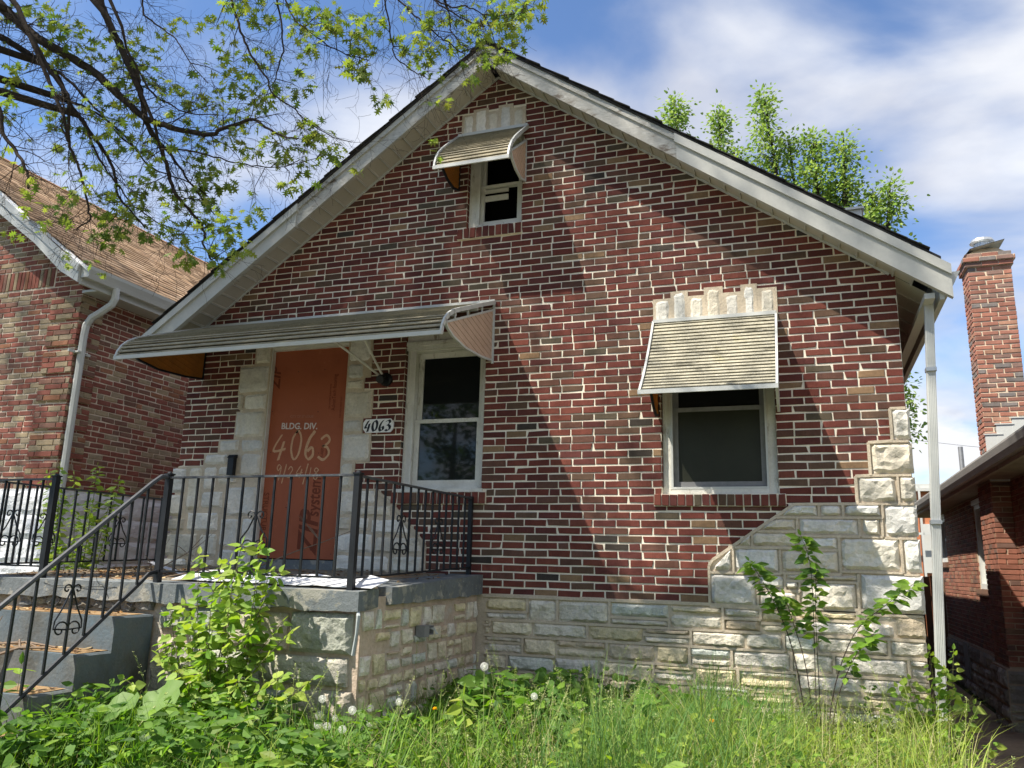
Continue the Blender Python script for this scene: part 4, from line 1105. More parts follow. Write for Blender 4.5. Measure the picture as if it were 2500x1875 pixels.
def awning(label, x0, x1, prof, n, mat, lift, panels, gapw=.2, rim=.016, panel_mats=(M_AMBER, M_TANPANEL)):
    """prof: (distance out from the wall, z) from wall to nose; n slats"""
    tot = sum(math.hypot(c - a, d - b) for (a, b), (c, d) in zip(prof[:-1], prof[1:]))
    fr = MB()
    for x in (x0, x1):
        pts = [V((x, -d, z)) for d, z in prof]
        for a, b in zip(pts[:-1], pts[1:]):
            t = (b - a).normalized(); up = V((1, 0, 0)).cross(t)
            fr.bar(a - t * .004, b + t * .004, .018, .036, up=up)
    (dn, zn), _ = along(prof, tot)
    fr.bar((x0 - .01, -dn - .010, zn + .004), (x1 + .01, -dn - .010, zn + .004), .016, .034, up=(0, 0, 1))
    fr.bar((x0, -.012, prof[0][1] + .008), (x1, -.012, prof[0][1] + .008), .024, .03)
    for q in (.33, .7):
        (dq, zq), _ = along(prof, tot * q); fr.bar((x0, -dq, zq - .035), (x1, -dq, zq - .035), .02, .025)
    aw = fr.build('awning', M_WHITE, house); aw['label'] = label
    for i in range(n):
        s0, s1 = tot * i / n, tot * (i + 1) / n
        (d0, z0), t0 = along(prof, s0 + 1e-5); (d1, z1), t1 = along(prof, s1 - 1e-5)
        b = MB(); th = .004
        n0 = (-t0[1], t0[0]); n1 = (-t1[1], t1[0])
        if n0[1] < 0: n0 = (-n0[0], -n0[1]); n1 = (-n1[0], -n1[1])
        h0, h1 = .001, lift
        ov = -gapw * tot / n
        A = (d0 + n0[0] * h0, z0 + n0[1] * h0); B_ = (d1 + t1[0] * ov + n1[0] * h1, z1 + t1[1] * ov + n1[1] * h1)
        Cc = (B_[0] - n1[0] * (lift + .004), B_[1] - n1[1] * (lift + .004)); D_ = (A[0] - n0[0] * th, A[1] - n0[1] * th)
        vs = []
        m_ = 6
        for k_ in range(m_ + 1):
            x = x0 + .012 + (x1 - x0 - .024) * k_ / m_
            w = .0015 * mnoise.noise(V((x * 2, i * 3.3, 0)))
            for q in (A, B_, Cc, D_): vs.append((x, -q[0], q[1] + w))
        fs = [(0, 1, 2, 3), (4 * m_ + 3, 4 * m_ + 2, 4 * m_ + 1, 4 * m_)]
        for k_ in range(m_):
            for q in range(4): fs.append((4 * k_ + q, 4 * k_ + 4 + q, 4 * k_ + 4 + (q + 1) % 4, 4 * k_ + (q + 1) % 4))
        b.add(vs, fs); b.build('slat', mat, aw)
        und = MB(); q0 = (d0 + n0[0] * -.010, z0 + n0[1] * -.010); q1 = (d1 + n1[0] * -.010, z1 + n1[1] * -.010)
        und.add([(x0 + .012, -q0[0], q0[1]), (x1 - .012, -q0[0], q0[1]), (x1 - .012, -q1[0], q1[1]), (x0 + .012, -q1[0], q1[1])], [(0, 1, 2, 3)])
        und.build('slat_lap', M_LAPSHADEDIRT, aw)
    # drop panels at the sides: polygon (d,z) with slats and a rim
    for x, mt, sg in ((x0 + .03, panel_mats[0], 1), (x1 - .012, panel_mats[1], -1)):
        poly = [(-d, z) for d, z in panels]
        b = MB(); b.prism(poly, 'x', x - .003, x + .003)
        pn = b.build('side_panel', mt, aw)
        gr = MB(); zt_ = max(z for d, z in panels); zl_ = min(z for d, z in panels); dm_ = max(d for d, z in panels)
        # sloping flutes on the panel, clipped to its outline
        k_ = -1.2
        while k_ < 1.6:
            seg = [(-q * dm_ * 1.2, zl_ + (zt_ - zl_) * (k_ + q * .55)) for q in np.linspace(0, 1, 40)]
            ins = [q for q in seg if inside(poly, q)]
            if len(ins) > 2:
                gr.bar((x + .004 * -sg, ins[0][0], ins[0][1]), (x + .004 * -sg, ins[-1][0], ins[-1][1]), .007, .007, up=(1, 0, 0))
                gr.bar((x + .004 * sg, ins[0][0], ins[0][1]), (x + .004 * sg, ins[-1][0], ins[-1][1]), .007, .007, up=(1, 0, 0))
            k_ += .11
        if gr.n: gr.build('panel_flutes', mt, pn)
        rm_ = MB(); pp = [(x, q[0], q[1]) for q in poly]
        for a, c in zip(pp, pp[1:] + pp[:1]): rm_.bar(a, c, .018, .020, up=(1, 0, 0))
        rm_.build('panel_rim', M_WHITE if sg < 0 else M_BLACK, pn)
    return aw


def inside(poly, p):
    c = False; n = len(poly)
    for i in range(n):
        (x1, y1), (x2, y2) = poly[i], poly[(i + 1) % n]
        if (y1 > p[1]) != (y2 > p[1]) and p[0] < (x2 - x1) * (p[1] - y1) / (y2 - y1) + x1: c = not c
    return c


PB = [(0, 2.655), (.307, 2.535), (.57, 2.428), (.80, 2.335), (.93, 2.28), (1.02, 2.225), (1.085, 2.165), (1.125, 2.10), (1.147, 2.03)]
ab = awning('long mossy awning over the boarded door and the window beside it', -5.98, -2.66, PB, 28, M_AWN, .008,
            [(.02, 2.575), (.02, 2.09), (.27, 2.06), (.64, 2.045), (.89, 2.075), (1.01, 2.115), (1.05, 2.15)], .32)
tr = MB()
for d_ in (.30, .62, .88):
    tr.bar((-2.665, -d_, along(PB, d_ * 1.07)[0][1] - .01), (-2.665, -d_ - .005, 2.57 - .41 * d_), .012, .012)
tr.bar((-2.665, -.012, 2.64), (-2.665, -.012, 2.06), .02, .02)
tr.build('panel_strut', M_WHITE, ab)
for x_ in (-3.97, -3.56):
    MB().tube([(x_, -.93, 2.235), (x_ * .35 - 3.77 * .65, -.36, 2.07), (-3.765, -.03, 1.965)], .012, 6).build('brace', M_OLDWHITE, ab)
PG = [(0, 4.432), (.13, 4.32), (.262, 4.204), (.36, 4.112), (.43, 4.035), (.48, 3.955), (.505, 3.89), (.515, 3.835)]
awning('small curved awning over the open attic window', -3.11, -2.375, PG, 19, M_AWN, .007,
       [(.02, 4.27), (.02, 3.845), (.14, 3.81), (.286, 3.835), (.39, 3.885), (.435, 3.945)], .30, panel_mats=(M_AMBER, M_TANPANEL))
PR = [(0, 2.335), (.10, 2.195), (.22, 2.04), (.36, 1.875), (.50, 1.725), (.60, 1.635), (.665, 1.575)]
awning('straight lichen covered awning over the screened window', -1.180, -.167, PR, 22, M_AWNDIRTY, .007,
       [(.015, 2.25), (.015, 1.52), (.10, 1.50), (.20, 1.54), (.34, 1.66), (.30, 1.90), (.12, 2.14)], .24)

# ------------------------------------------------------------------ things fixed to the front wall
sg = thing('house_number_plaque', 'small white plaque with black number 4063 between door and window', 'house number', (-3.80, -.03, 1.515))
MB().prism([(-3.935, 1.450), (-3.672, 1.450), (-3.640, 1.485), (-3.640, 1.545), (-3.672, 1.580), (-3.940, 1.580), (-3.966, 1.548), (-3.962, 1.485)], 'y', -.034, -.020).build('plate', make_mat('white_enamel', col=(.84, .83, .80), rough=.4, attr=False, stain=[(12, (.4, .36, .3), .66, .8)]), sg)
for (ch, x_) in (('4', -3.942), ('0', -3.866), ('6', -3.794), ('3', -3.724)):
    strokes('digit', write(ch, x_, 1.463, .074, .104), .01, -.0346, M_BLACK, sg, nib=(.0125, .0055), seed=2)
mbx = thing('mailbox', 'narrow black mailbox on the stone left of the door', 'mailbox', (-5.435, -.02, 1.07))
b = MB(); b.box(-5.472, -5.402, -.070, -.022, 1.065, 1.245); b.build('box', M_BLACK, mbx)
MB().prism([(-.080, 1.238), (-.018, 1.238), (-.018, 1.275), (-.050, 1.270)], 'x', -5.478, -5.396).build('lid', M_BLACK, mbx)
lp = thing('wall_lamp', 'round dark lamp bracket on the brick under the long awning', 'lamp', (-3.75, 0, 1.97))
MB().tube([(-3.755, .0, 1.965), (-3.755, -.03, 1.965), (-3.755, -.045, 1.965)], [.065, .065, .05], 14).build('back_plate', M_BLACK, lp)
MB().tube([(-3.755, -.045, 1.965), (-3.75, -.11, 1.955), (-3.745, -.16, 1.935)], [.022, .045, .04], 10).build('lamp_head', M_BLACK, lp)

# ------------------------------------------------------------------ porch
porch = thing('front_porch', 'cracked blue-grey concrete porch with stone walls and steps down', 'porch', (-4.45, -1.0, -1.0))
PX0, PX1, PY0 = -6.25, -2.69, -2.05
def slab_z(y): return .167 + (.107 / 2.05) * y
SL = MB()
def slab_block(x0, x1, y0, y1, th0, th1, mat, name, seed, rag=.012):
    """painted slab edge with a chipped lower arris; top follows the porch fall"""
    b = MB(); nxx = max(2, int((x1 - x0) / .08)); nyy = max(2, int((y1 - y0) / .08))
    for top in (1, 0):
        vs = []
        for j in range(nyy + 1):
            for i in range(nxx + 1):
                x = x0 + (x1 - x0) * i / nxx; y = y0 + (y1 - y0) * j / nyy
                edge = i in (0, nxx) or j in (0, nyy)
                z = slab_z(y) + .004 * mnoise.noise(V((x * 3, y * 3, seed)))
                if not top: z -= th0 + (th1 - th0) * j / nyy + (rag * mnoise.noise(V((x * 7, y * 7, seed + 4))) if edge else 0)
                k_ = .010 * mnoise.noise(V((x * 9, y * 9, seed + 9)))
                if i == nxx: x += k_
                if j == 0: y -= k_
                vs.append((x, y, z))
        st = nxx + 1
        b.add(vs, [(j * st + i, j * st + i + 1, (j + 1) * st + i + 1, (j + 1) * st + i) for j in range(nyy) for i in range(nxx)])
    n_ = (nxx + 1) * (nyy + 1); st = nxx + 1
    ring = [i for i in range(nxx)] + [j * st + nxx for j in range(nyy)] + [nyy * st + i for i in range(nxx, 0, -1)] + [j * st for j in range(nyy, 0, -1)]
    allv = np.concatenate(b.v)
    b2 = MB(); b2.add(allv, [(ring[i], ring[(i + 1) % len(ring)], ring[(i + 1) % len(ring)] + n_, ring[i] + n_) for i in range(len(ring))] + [(j * st + i, j * st + i + 1, (j + 1) * st + i + 1, (j + 1) * st + i) for j in range(nyy) for i in range(nxx)] + [(n_ + j * st + i, n_ + (j + 1) * st + i, n_ + (j + 1) * st + i + 1, n_ + j * st + i + 1) for j in range(nyy) for i in range(nxx)])
    return b2.build(name, mat, porch)
sl1 = slab_block(PX0, -2.72, PY0, -1.80, .125, .125, M_PORCH, 'slab_edge', 1, .026); sl1['label'] = 'front slab edge, paint flaking to bare concrete at the corner'
slab_block(-3.05, PX1, -1.66, .0, .115, .165, M_PORCH, 'slab_edge', 5, .022)
slab_block(PX0, -3.055, -1.797, .0, .12, .16, M_FLOOR, 'porch_floor', 8, .0)
slab_block(-3.05, -2.80, -1.797, -1.662, .16, .16, M_CEMENT, 'broken_core', 12, .03)
rcr = random.Random(44)
for (x0, z0, x1, z1) in ((-4.9, .09, -4.75, -.05), (-3.55, .085, -3.42, -.06), (-5.4, .03, -4.7, .01)):
    pts_ = [(x0 + (x1 - x0) * k_ / 7 + rcr.uniform(-.012, .012), -2.058 + rcr.uniform(-.002, .004), z0 + (z1 - z0) * k_ / 7 + rcr.uniform(-.012, .012)) for k_ in range(8)]
    MB().tube(pts_, [.0008 + .0016 * rcr.random() for k_ in range(8)], 5).build('crack', M_DARK, sl1)
rpo = random.Random(31)
FP = Frame((0, -2.0, 0), (1, 0, 0), (0, -1, 0)); FS = Frame((-2.725, 0, 0), (0, 1, 0), (1, 0, 0))
MB().box(-6.2, -2.735, -1.98, -.02, -1.25, .02).build('porch_wall', M_PARGE, porch)
for c4 in [(-3.24, -2.78, -.335, -.085), (-3.42, -2.80, -.53, -.36), (-3.75, -3.27, -.33, -.10), (-4.05, -3.78, -.30, -.09), (-4.33, -4.08, -.24, -.10), (-3.85, -3.46, -.56, -.36), (-4.22, -3.9, -.50, -.33), (-3.15, -2.76, -.78, -.56), (-3.6, -3.2, -.8, -.58), (-4.1, -3.65, -.82, -.6), (-4.35, -4.15, -.75, -.3), (-3.2, -2.8, -1.0, -.8), (-3.7, -3.25, -1.02, -.82)]:
    put_stone('porch_stone', FP, c4, .035, PAL_PORCHSHADE, M_OLDSTONE, rpo, porch, nscale=1.1, back=.05)
def blob(f, uc, zc, w, h, depth, col, seed):
    n_ = 9; ring = []; rr = random.Random(seed)
    for i in range(n_):
        a = 2 * math.pi * i / n_; k_ = rr.uniform(.68, 1.2); q = (abs(math.cos(a)) ** .6 * math.copysign(1, math.cos(a)), abs(math.sin(a)) ** .6 * math.copysign(1, math.sin(a)))
        ring.append((uc + q[0] * w * .5 * k_, zc + q[1] * h * .5 * k_))
    vs = [f.p(u, z, -.03) for u, z in ring] + [f.p(u, z, .004) for u, z in ring] + [f.p(uc + (u - uc) * .90, zc + (z - zc) * .90, depth * rr.uniform(.5, 1.2)) for u, z in ring] + [f.p(uc + (u - uc) * .45, zc + (z - zc) * .45, depth * rr.uniform(.3, 1.4)) for u, z in ring] + [f.p(uc, zc, depth)]
    fs = []
    for L in range(3):
        for i in range(n_): fs.append((L * n_ + i, L * n_ + (i + 1) % n_, (L + 1) * n_ + (i + 1) % n_, (L + 1) * n_ + i))
    for i in range(n_): fs.append((3 * n_ + i, 3 * n_ + (i + 1) % n_, 4 * n_))
    return MB().add(vs, fs, col)
# tightly packed rubble in the side wall
for (a, b2, c_, d_) in ashlar(-1.985, -.02, -1.05, -.05, rpo, .085, .17, .10, .26, .3):
    q_ = rpo.uniform(-.035, .035); w_ = rpo.uniform(-.035, .035); g_ = rpo.uniform(.008, .022)
    if rpo.random() < .10: continue
    put_stone('porch_stone', FS, (a + g_, b2 - g_, c_ + rpo.uniform(.006, .022), d_ - rpo.uniform(.006, .022)), .014, PAL_RUB, M_OLDSTONE, rpo, porch, bl=a + g_ + max(0, q_), tl=a + g_ + max(0, -q_), br=b2 - g_ - max(0, w_), tr=b2 - g_ - max(0, -w_), step=.03, nscale=1.3)
# steps: top landing is the slab; three treads run towards the street
XS0, XS1 = -5.75, -4.385
for i, (y0, y1, z) in enumerate([(-2.345, -2.005, -.155), (-2.62, -2.347, -.375), (-2.93, -2.622, -.580), (-3.22, -2.932, -.79)]):
    b = MB(); b.prism([(XS0, -1.1), (XS1 + .003 * i, -1.1), (XS1 + .003 * i, z - .012), (XS1 - .012, z), (XS0, z)], 'y', y0, y1)
    st = b.build('step', M_STEP, porch)
    t_ = MB()
    n_ = 26; yb = y0 + .29 if i else -2.055
    top_ = [(XS0 + (XS1 - .03 - XS0) * k_ / n_, y0 + .035 + .018 * mnoise.noise(V((k_ * .6, i * 3, 0)))) for k_ in range(n_ + 1)]
    vs = [(x, y, z + .003) for x, y in top_] + [(x, yb, z + .006) for x, y in top_]
    t_.add(vs, [(k_, k_ + 1, k_ + n_ + 2, k_ + n_ + 1) for k_ in range(n_)])
    t_.build('tread_litter', M_TREAD, st)
# crumbling joint of rubble under the landing
for i in range(9):
    blob(FP, -5.6 + i * .14, -.085, .15, .10, .03, vary((.16, .16, .15), rpo, .25), 60 + i).build('porch_stone', M_OLDSTONE, porch)

# ------------------------------------------------------------------ porch railing
def scroll(mb, cx, cy_, cz, ux, uy, h=.30, w=.15):
    """wrought S-scroll pair round a baluster; (ux,uy) direction along the rail"""
    for s_ in (-1, 1):
        pts = []
        for k_ in range(22):      # big lower curl
            t = k_ / 21; a = -2.2 * math.pi * (1 - t); r = .008 + (w * .26) * t
            pts.append((s_ * (w * .27 + r * math.cos(a + math.pi)), -h * .5 + w * .26 + r * math.sin(a + math.pi) * 1.0))
        e0 = pts[-1]
        tops = []
        for k_ in range(18):
            t = k_ / 17; a = 2.0 * math.pi * t; r = (w * .17) * (1 - t) + .006 * t
            tops.append((s_ * (w * .02 + w * .18 - r * math.cos(a)), h * .5 - w * .2 + r * math.sin(a)))
        out = [(s_ * w * .53, -h * .5 + w * .30), (s_ * w * .50, -h * .5 + w * .55), (s_ * w * .26, .02)]
        path = pts + out + tops
        P3 = [(cx + u * ux, cy_ + u * uy, cz + v) for u, v in path]
        mb.tube(P3, .0055, 5)
ral = thing('porch_railing', 'black iron railing with scrolls round the porch and down its steps', 'railing', (-4.4, -1.9, .06))
RT = .82
def post(x, y, z0, z1, r=.021, cap=True):
    b = MB(); b.box(x - r, x + r, y - r, y + r, z0, z1)
    if cap: b.box(x - r - .007, x + r + .007, y - r - .007, y + r + .007, z1, z1 + .010); b.tube([(x, y, z1 + .010), (x, y, z1 + .025)], [.024, .008], 8)
    b.build('post', M_BLACK, ral)
post(-2.83, -1.97, .05, RT); post(-4.42, -1.97, .05, RT + .015); post(-5.53, -1.97, .05, RT + .015); post(-6.2, -1.97, .05, RT); post(-2.81, -.05, .16, RT + .02, .018, False); post(-6.24, -.05, .15, RT + .02, .018, False)
def rail_run(a, b, za, zb_, base_a, base_b, n, scrolls):
    ax, ay = a; bx, by = b; u = V((bx - ax, by - ay, 0)).normalized()
    t_ = MB(); t_.bar((ax, ay, za), (bx, by, zb_), .034, .014); t_.build('top_rail', M_RAILTOP, ral)
    MB().bar((ax, ay, base_a), (bx, by, base_b), .026, .013).build('bottom_rail', M_BLACK, ral)
    for i in range(1, n + 1):
        t = i / (n + 1); x = ax + (bx - ax) * t; y = ay + (by - ay) * t; zt_ = za + (zb_ - za) * t; zl_ = base_a + (base_b - base_a) * t
        m_ = MB(); m_.bar((x, y, zl_), (x, y, zt_), .014, .014, up=(u.x, u.y, 0)); m_.build('baluster', M_BLACK, ral)
        if i in scrolls:
            s_ = MB(); scroll(s_, x, y, zl_ + (zt_ - zl_) * .42, u.x, u.y, .32, .215); s_.build('scroll', M_BLACK, ral)
rail_run((-4.42, -1.97), (-2.83, -1.97), RT - .005, RT - .005, .145, .14, 11, (6,))
rail_run((-2.83, -1.97), (-2.81, -.05), RT - .01, RT + .005, .14, .225, 14, (5, 10))
rail_run((-6.2, -1.97), (-5.53, -1.97), RT - .005, RT - .002, .15, .15, 4, (2,))
rail_run((-6.2, -1.97), (-6.24, -.05), RT - .01, RT + .005, .15, .22, 13, (4, 10))
# stair flight
SY0, SY1, SZ1 = -2.0, -3.42, -.26
dz = SZ1 - (RT + .0)
MB().tube([(-4.42, -1.97, RT), (-4.42, -2.05, RT - .005), (-4.42, -2.13, RT - .06), (-4.42, SY1, SZ1)], .017, 8).build('handrail', M_RAILTOP, ral)
zl0 = .13; slope = (SZ1 - RT + .06) / (SY1 + 2.13)
def hz(y): return RT - .06 + slope * (y + 2.13)
MB().tube([(-4.42, -1.99, .14), (-4.42, -2.06, .125), (-4.42, -2.12, .07), (-4.42, SY1, hz(SY1) - .70)], .014, 6).build('bottom_rail', M_BLACK, ral)
for i in range(9):
    y = -2.16 - i * .132
    MB().bar((-4.42, y, hz(y) - .695), (-4.42, y, hz(y) - .005), .014, .014, up=(0, 1, 0)).build('baluster', M_BLACK, ral)
    if i == 4:
        s_ = MB(); scroll(s_, -4.42, y, hz(y) - .42, 0, 1, .34, .20); s_.build('scroll', M_BLACK, ral)
post(-4.42, SY1 - .02, -1.2, SZ1 + .02)

# ------------------------------------------------------------------ loose things on and by the porch
def sheet(name, label, pts, w, mat):
    b = MB(); n_ = len(pts); vs = []
    for (x, y, z, dx, dy, dzz) in pts: vs += [(x, y, z), (x + dx * w, y + dy * w, z + dzz)]
    b.add(vs, [(2 * i, 2 * i + 1, 2 * i + 3, 2 * i + 2) for i in range(n_ - 1)])
    vs2 = [(x, y, z - .004) for x, y, z in vs]
    b.add(vs2, [(2 * i, 2 * i + 2, 2 * i + 3, 2 * i + 1) for i in range(n_ - 1)])
    rim = [2 * i for i in range(n_)] + [2 * i + 1 for i in range(n_ - 1, -1, -1)]
    b.add(vs + vs2, [(rim[i], rim[(i + 1) % len(rim)], rim[(i + 1) % len(rim)] + 2 * n_, rim[i] + 2 * n_) for i in range(len(rim))])
    return tag(b.build(name, mat), label, 'metal strip')
rsx = random.Random(77)
pts = []
for i in range(13):
    t = i / 12; x = -4.46 + 1.78 * t; y = -1.79 - .17 * t
    pts.append((x, y, slab_z(y) + .012 + .010 * math.sin(i * 1.9) ** 2, .09, .98, .050 + .012 * (i % 3)))
sheet('metal_strip', 'long bent strip of white sheet metal lying behind the porch railing', pts, .20, M_METAL)
pts = []
for i in range(7):
    t = i / 6; x = -5.62 + 1.0 * t; y = -.82 - .68 * t
    pts.append((x, y, slab_z(y) + .075 - .05 * t, .3, .95, .004))
sheet('metal_strip', 'shorter tilted strip of white metal at the far left of the porch floor', pts, .05, M_METAL)
jb = thing('junction_box', 'small grey electrical box with hanging wire ends on the side of the porch', 'junction box', (-2.72, -1.1, -.23))
b = MB(); b.box(-2.725, -2.655, -1.20, -1.115, -.275, -.195); b.box(-2.725, -2.66, -1.115, -1.03, -.265, -.258); b.box(-2.725, -2.66, -1.115, -1.03, -.205, -.198); b.box(-2.725, -2.66, -1.037, -1.030, -.258, -.205); b.build('box', M_GREYBOX, jb)
b = MB()
for k_ in range(3): b.tube([(-2.69, -1.08 + .012 * k_, -.22), (-2.64, -1.06 + .01 * k_, -.215 - .01 * k_), (-2.628, -1.055 + .018 * k_, -.26)], .0035, 5)
b.build('wire', M_WHITE, jb)
pvc = tag(MB().tube([(-2.735, -2.02, -.06), (-2.715, -2.045, -.09), (-2.72, -2.05, -.2), (-2.735, -2.05, -.33)], [.010, .014, .009, .012], 6).build('hanging_rag', make_mat('pale_cloth', col=(.33, .36, .36), rough=.9, attr=False, nz=[(20, .2)])), 'pale strip hanging from the porch corner beside the stone', 'rag')


def twig_branch(pts, r0, r1, label, kids, seed, mat=M_TWIG, name='fallen_branch'):
    rnd = random.Random(seed)
    b = MB(); n_ = len(pts)
    b.tube(pts, [r0 + (r1 - r0) * i / (n_ - 1) for i in range(n_)], 6)
    for k_ in range(kids):
        i = rnd.randint(1, n_ - 2); p = V(pts[i]); d = V((rnd.uniform(-1, 1), rnd.uniform(-1, 1), rnd.uniform(-.1, .9))).normalized(); L = rnd.uniform(.12, .35)
        q = [p, p + d * L * .5 + V((0, 0, rnd.uniform(-.02, .03))), p + d * L]
        b.tube(q, [r1 * 1.1, r1 * .8, r1 * .4], 5)
    return tag(b.build(name, mat), label, 'branch', 'fallen branches on the porch and steps')
twig_branch([(-5.75, -3.02, -.60), (-5.45, -2.88, -.545), (-5.15, -2.72, -.46), (-4.9, -2.60, -.36), (-4.72, -2.56, -.355)], .017, .008, 'long bare branch lying across the grey steps', 4, 3)
twig_branch([(-4.65, -.95, .13), (-4.4, -.8, .20), (-4.15, -.7, .32), (-3.95, -.62, .40), (-3.7, -.5, .52)], .008, .003, 'thin bare twig leaning up in front of the boarded door', 5, 5)
twig_branch([(-5.3, -1.5, .10), (-5.1, -1.3, .12), (-4.9, -1.15, .28), (-4.8, -1.1, .42)], .008, .003, 'dry twig tangle behind the railing at the top of the steps', 9, 6)
twig_branch([(-5.2, -2.5, -.36), (-5.0, -2.47, -.34), (-4.7, -2.5, -.355)], .011, .006, 'short broken stick on the second step', 2, 7)
twig_branch([(-4.45, -1.86, .10), (-4.2, -1.75, .16), (-3.9, -1.8, .11), (-3.6, -1.7, .10)], .006, .003, 'dark curved twig lying on the metal strip', 5, 8)
lit = MB(); rl = random.Random(9)
for k_ in range(900):
    z_ = rl.random()
    if z_ < .55: x, y = rl.uniform(-6.1, -4.5), rl.uniform(-1.95, -.5); z = slab_z(y) + .006
    elif z_ < .75: x, y = rl.uniform(-4.4, -2.8), rl.uniform(-1.6, -.1); z = slab_z(y) + .006
    else:
        i = rl.randint(0, 2); y0 = (-2.345, -2.62, -2.93)[i]; x, y = rl.uniform(-5.7, -4.42), rl.uniform(y0 + .04, y0 + .26); z = (-.155, -.375, -.58)[i] + .006
    a = rl.uniform(0, 6.28); L = rl.uniform(.012, .045); w = rl.uniform(.004, .02); ca, sa = math.cos(a), math.sin(a); c_ = vary(rl.choice([(.30, .17, .07), (.22, .12, .05), (.36, .27, .15), (.10, .06, .035)]), rl, .3)
    h1, h2 = rl.uniform(0, .012), rl.uniform(0, .018)
    lit.add([(x - ca * L, y - sa * L, z), (x - sa * w, y + ca * w, z + h1), (x + ca * L, y + sa * L, z + h2), (x + sa * w, y - ca * w, z + .004)], [(0, 1, 2), (0, 2, 3)], c_)
tag(lit.build('leaf_litter', M_LITTER), 'brown leaf litter and twig bits on the porch floor and steps', 'leaf litter', kind='stuff')

# ------------------------------------------------------------------ neighbour on the left
LX = -7.9
nl = thing('brick_house', 'red and tan brick neighbour house with brown shingle roof at the left edge', 'house', (-11, 4, -1.0))
FLs = Frame((LX, 0, 0), (0, 1, 0), (1, 0, 0)); FLf = Frame((0, .05, 0), (1, 0, 0), (0, -1, 0))
rn = random.Random(41)
LZ = .96
rake_z = lambda x: 3.40 - .735 * (x + 7.83) if x < -7.83 else 3.35
def lf_lim(z):
    xr = LX - .002
    if z > 3.30: xr = min(xr, -7.85 - (z - 3.30) / .735)
    return (-11.6, xr)
bl = [(FLs, b, 0.0) for b in brick_courses(LZ, 37, C_, P_, lambda z: (.056, 6.2), lambda z: [], .05, 6, rn, joint=.0135)]
soldier = (-9.35, -8.36, 3.38, 3.62)
bl += [(FLf, b, 0.0) for b in brick_courses(LZ, 62, C_, P_, lf_lim, lambda z: [(soldier[0], soldier[1])] if soldier[2] < z < soldier[3] else [], -7.9, 6, rn, joint=.0135)]
bl = [t for t in bl if not (t[0] is FLf and t[1][0] < -10.6)] + [t for t in bl if (t[0] is FLf and t[1][0] < -10.6)][:0]
lay_bricks(nl, bl, PAL_LEFT, M_BRICK, 300, rn)
# rusticated corner blocks: four courses proud, one set back
qb = []
for i in range(7):
    z0 = LZ + i * 5 * C_ + .03
    for r in range(4):
        zl = z0 + r * C_ + .005; zh = zl + C_ - .0095
        off = .1 if r % 2 else 0.0
        qb += [(FLf, (-8.34, -8.34 + .10 + off, zl, zh), .026), (FLf, (-8.34 + .11 + off, -7.98 + off * .4, zl, zh), .026), (FLf, (-7.97 + off * .4, LX + .026, zl, zh), .0255)]
        qb += [(FLs, (.024, .14 + off, zl, zh), .026), (FLs, (.15 + off, .36, zl, zh), .026)]
nq = MB()
for i in range(7):
    z0 = LZ + i * 5 * C_ + .03
    nq.box(-8.338, LX + .020, .03, .06, z0, z0 + 4 * C_); nq.box(LX - .02, LX + .020, .0305, .358, z0 + .001, z0 + 4 * C_ - .001)
nq.build('quoin_mortar', M_TANMORTAR, nl)
lay_bricks(nl, qb, PAL_LEFT, M_BRICK, 200, rn, 'quoin_brick')
sd = [(FLf, (soldier[0] + i * .0605, soldier[0] + i * .0605 + .052, soldier[2] + .004, soldier[3] - .004), .002) for i in range(16)]
lay_bricks(nl, sd, PAL_LEFT, M_BRICK, 100, rn, 'soldier_brick')
M_LMORT = make_mat('buff_mortar', col=(.68, .58, .46), rough=.95, attr=False, nz=[(8, .12)], bump=[(90, .4, .003)], spec=.1)
b = MB(); b.box(-14.3, LX - .0035, .0535, .3, LZ, 3.32); b.prism([(-14.3, 3.32), (-7.92, 3.32), (-11.1, 5.72)], 'y', .0535, .3); b.box(LX - .3, LX - .0035, .3, 11, LZ, 3.3); b.box(-14.3, -14.0, .3, 11, -1, 3.3)
b.build('wall', M_LMORT, nl)
# whitewashed stone base
rws = random.Random(6)
FLb = Frame((LX + .02, 0, 0), (0, 1, 0), (1, 0, 0)); FLc = Frame((0, .02, 0), (1, 0, 0), (0, -1, 0))
for (a, b2, c_, d_) in ashlar(.05, 4.2, -.75, LZ - .03, rws, .2, .27, .4, .7, .0):
    put_stone('base_stone', FLb, (a + .006, b2 - .006, c_ + .006, d_ - .006), .022, [(1, (1, 1, 1))], M_WHITESTONE, rws, nl, step=.07)
for (a, b2, c_, d_) in ashlar(-10.2, LX + .02, -.75, LZ - .03, rws, .2, .27, .4, .7, .0):
    put_stone('base_stone', FLc, (a + .006, b2 - .006, c_ + .006, d_ - .006), .022, [(1, (1, 1, 1))], M_WHITESTONE, rws, nl, step=.07)
b = MB(); b.box(LX - .25, LX + .017, .03, 11, -1.2, LZ - .004); b.box(-14.3, LX - .25, .023, .3, -1.2, LZ - .004); b.build('base_mortar', M_WHITESTONE, nl)
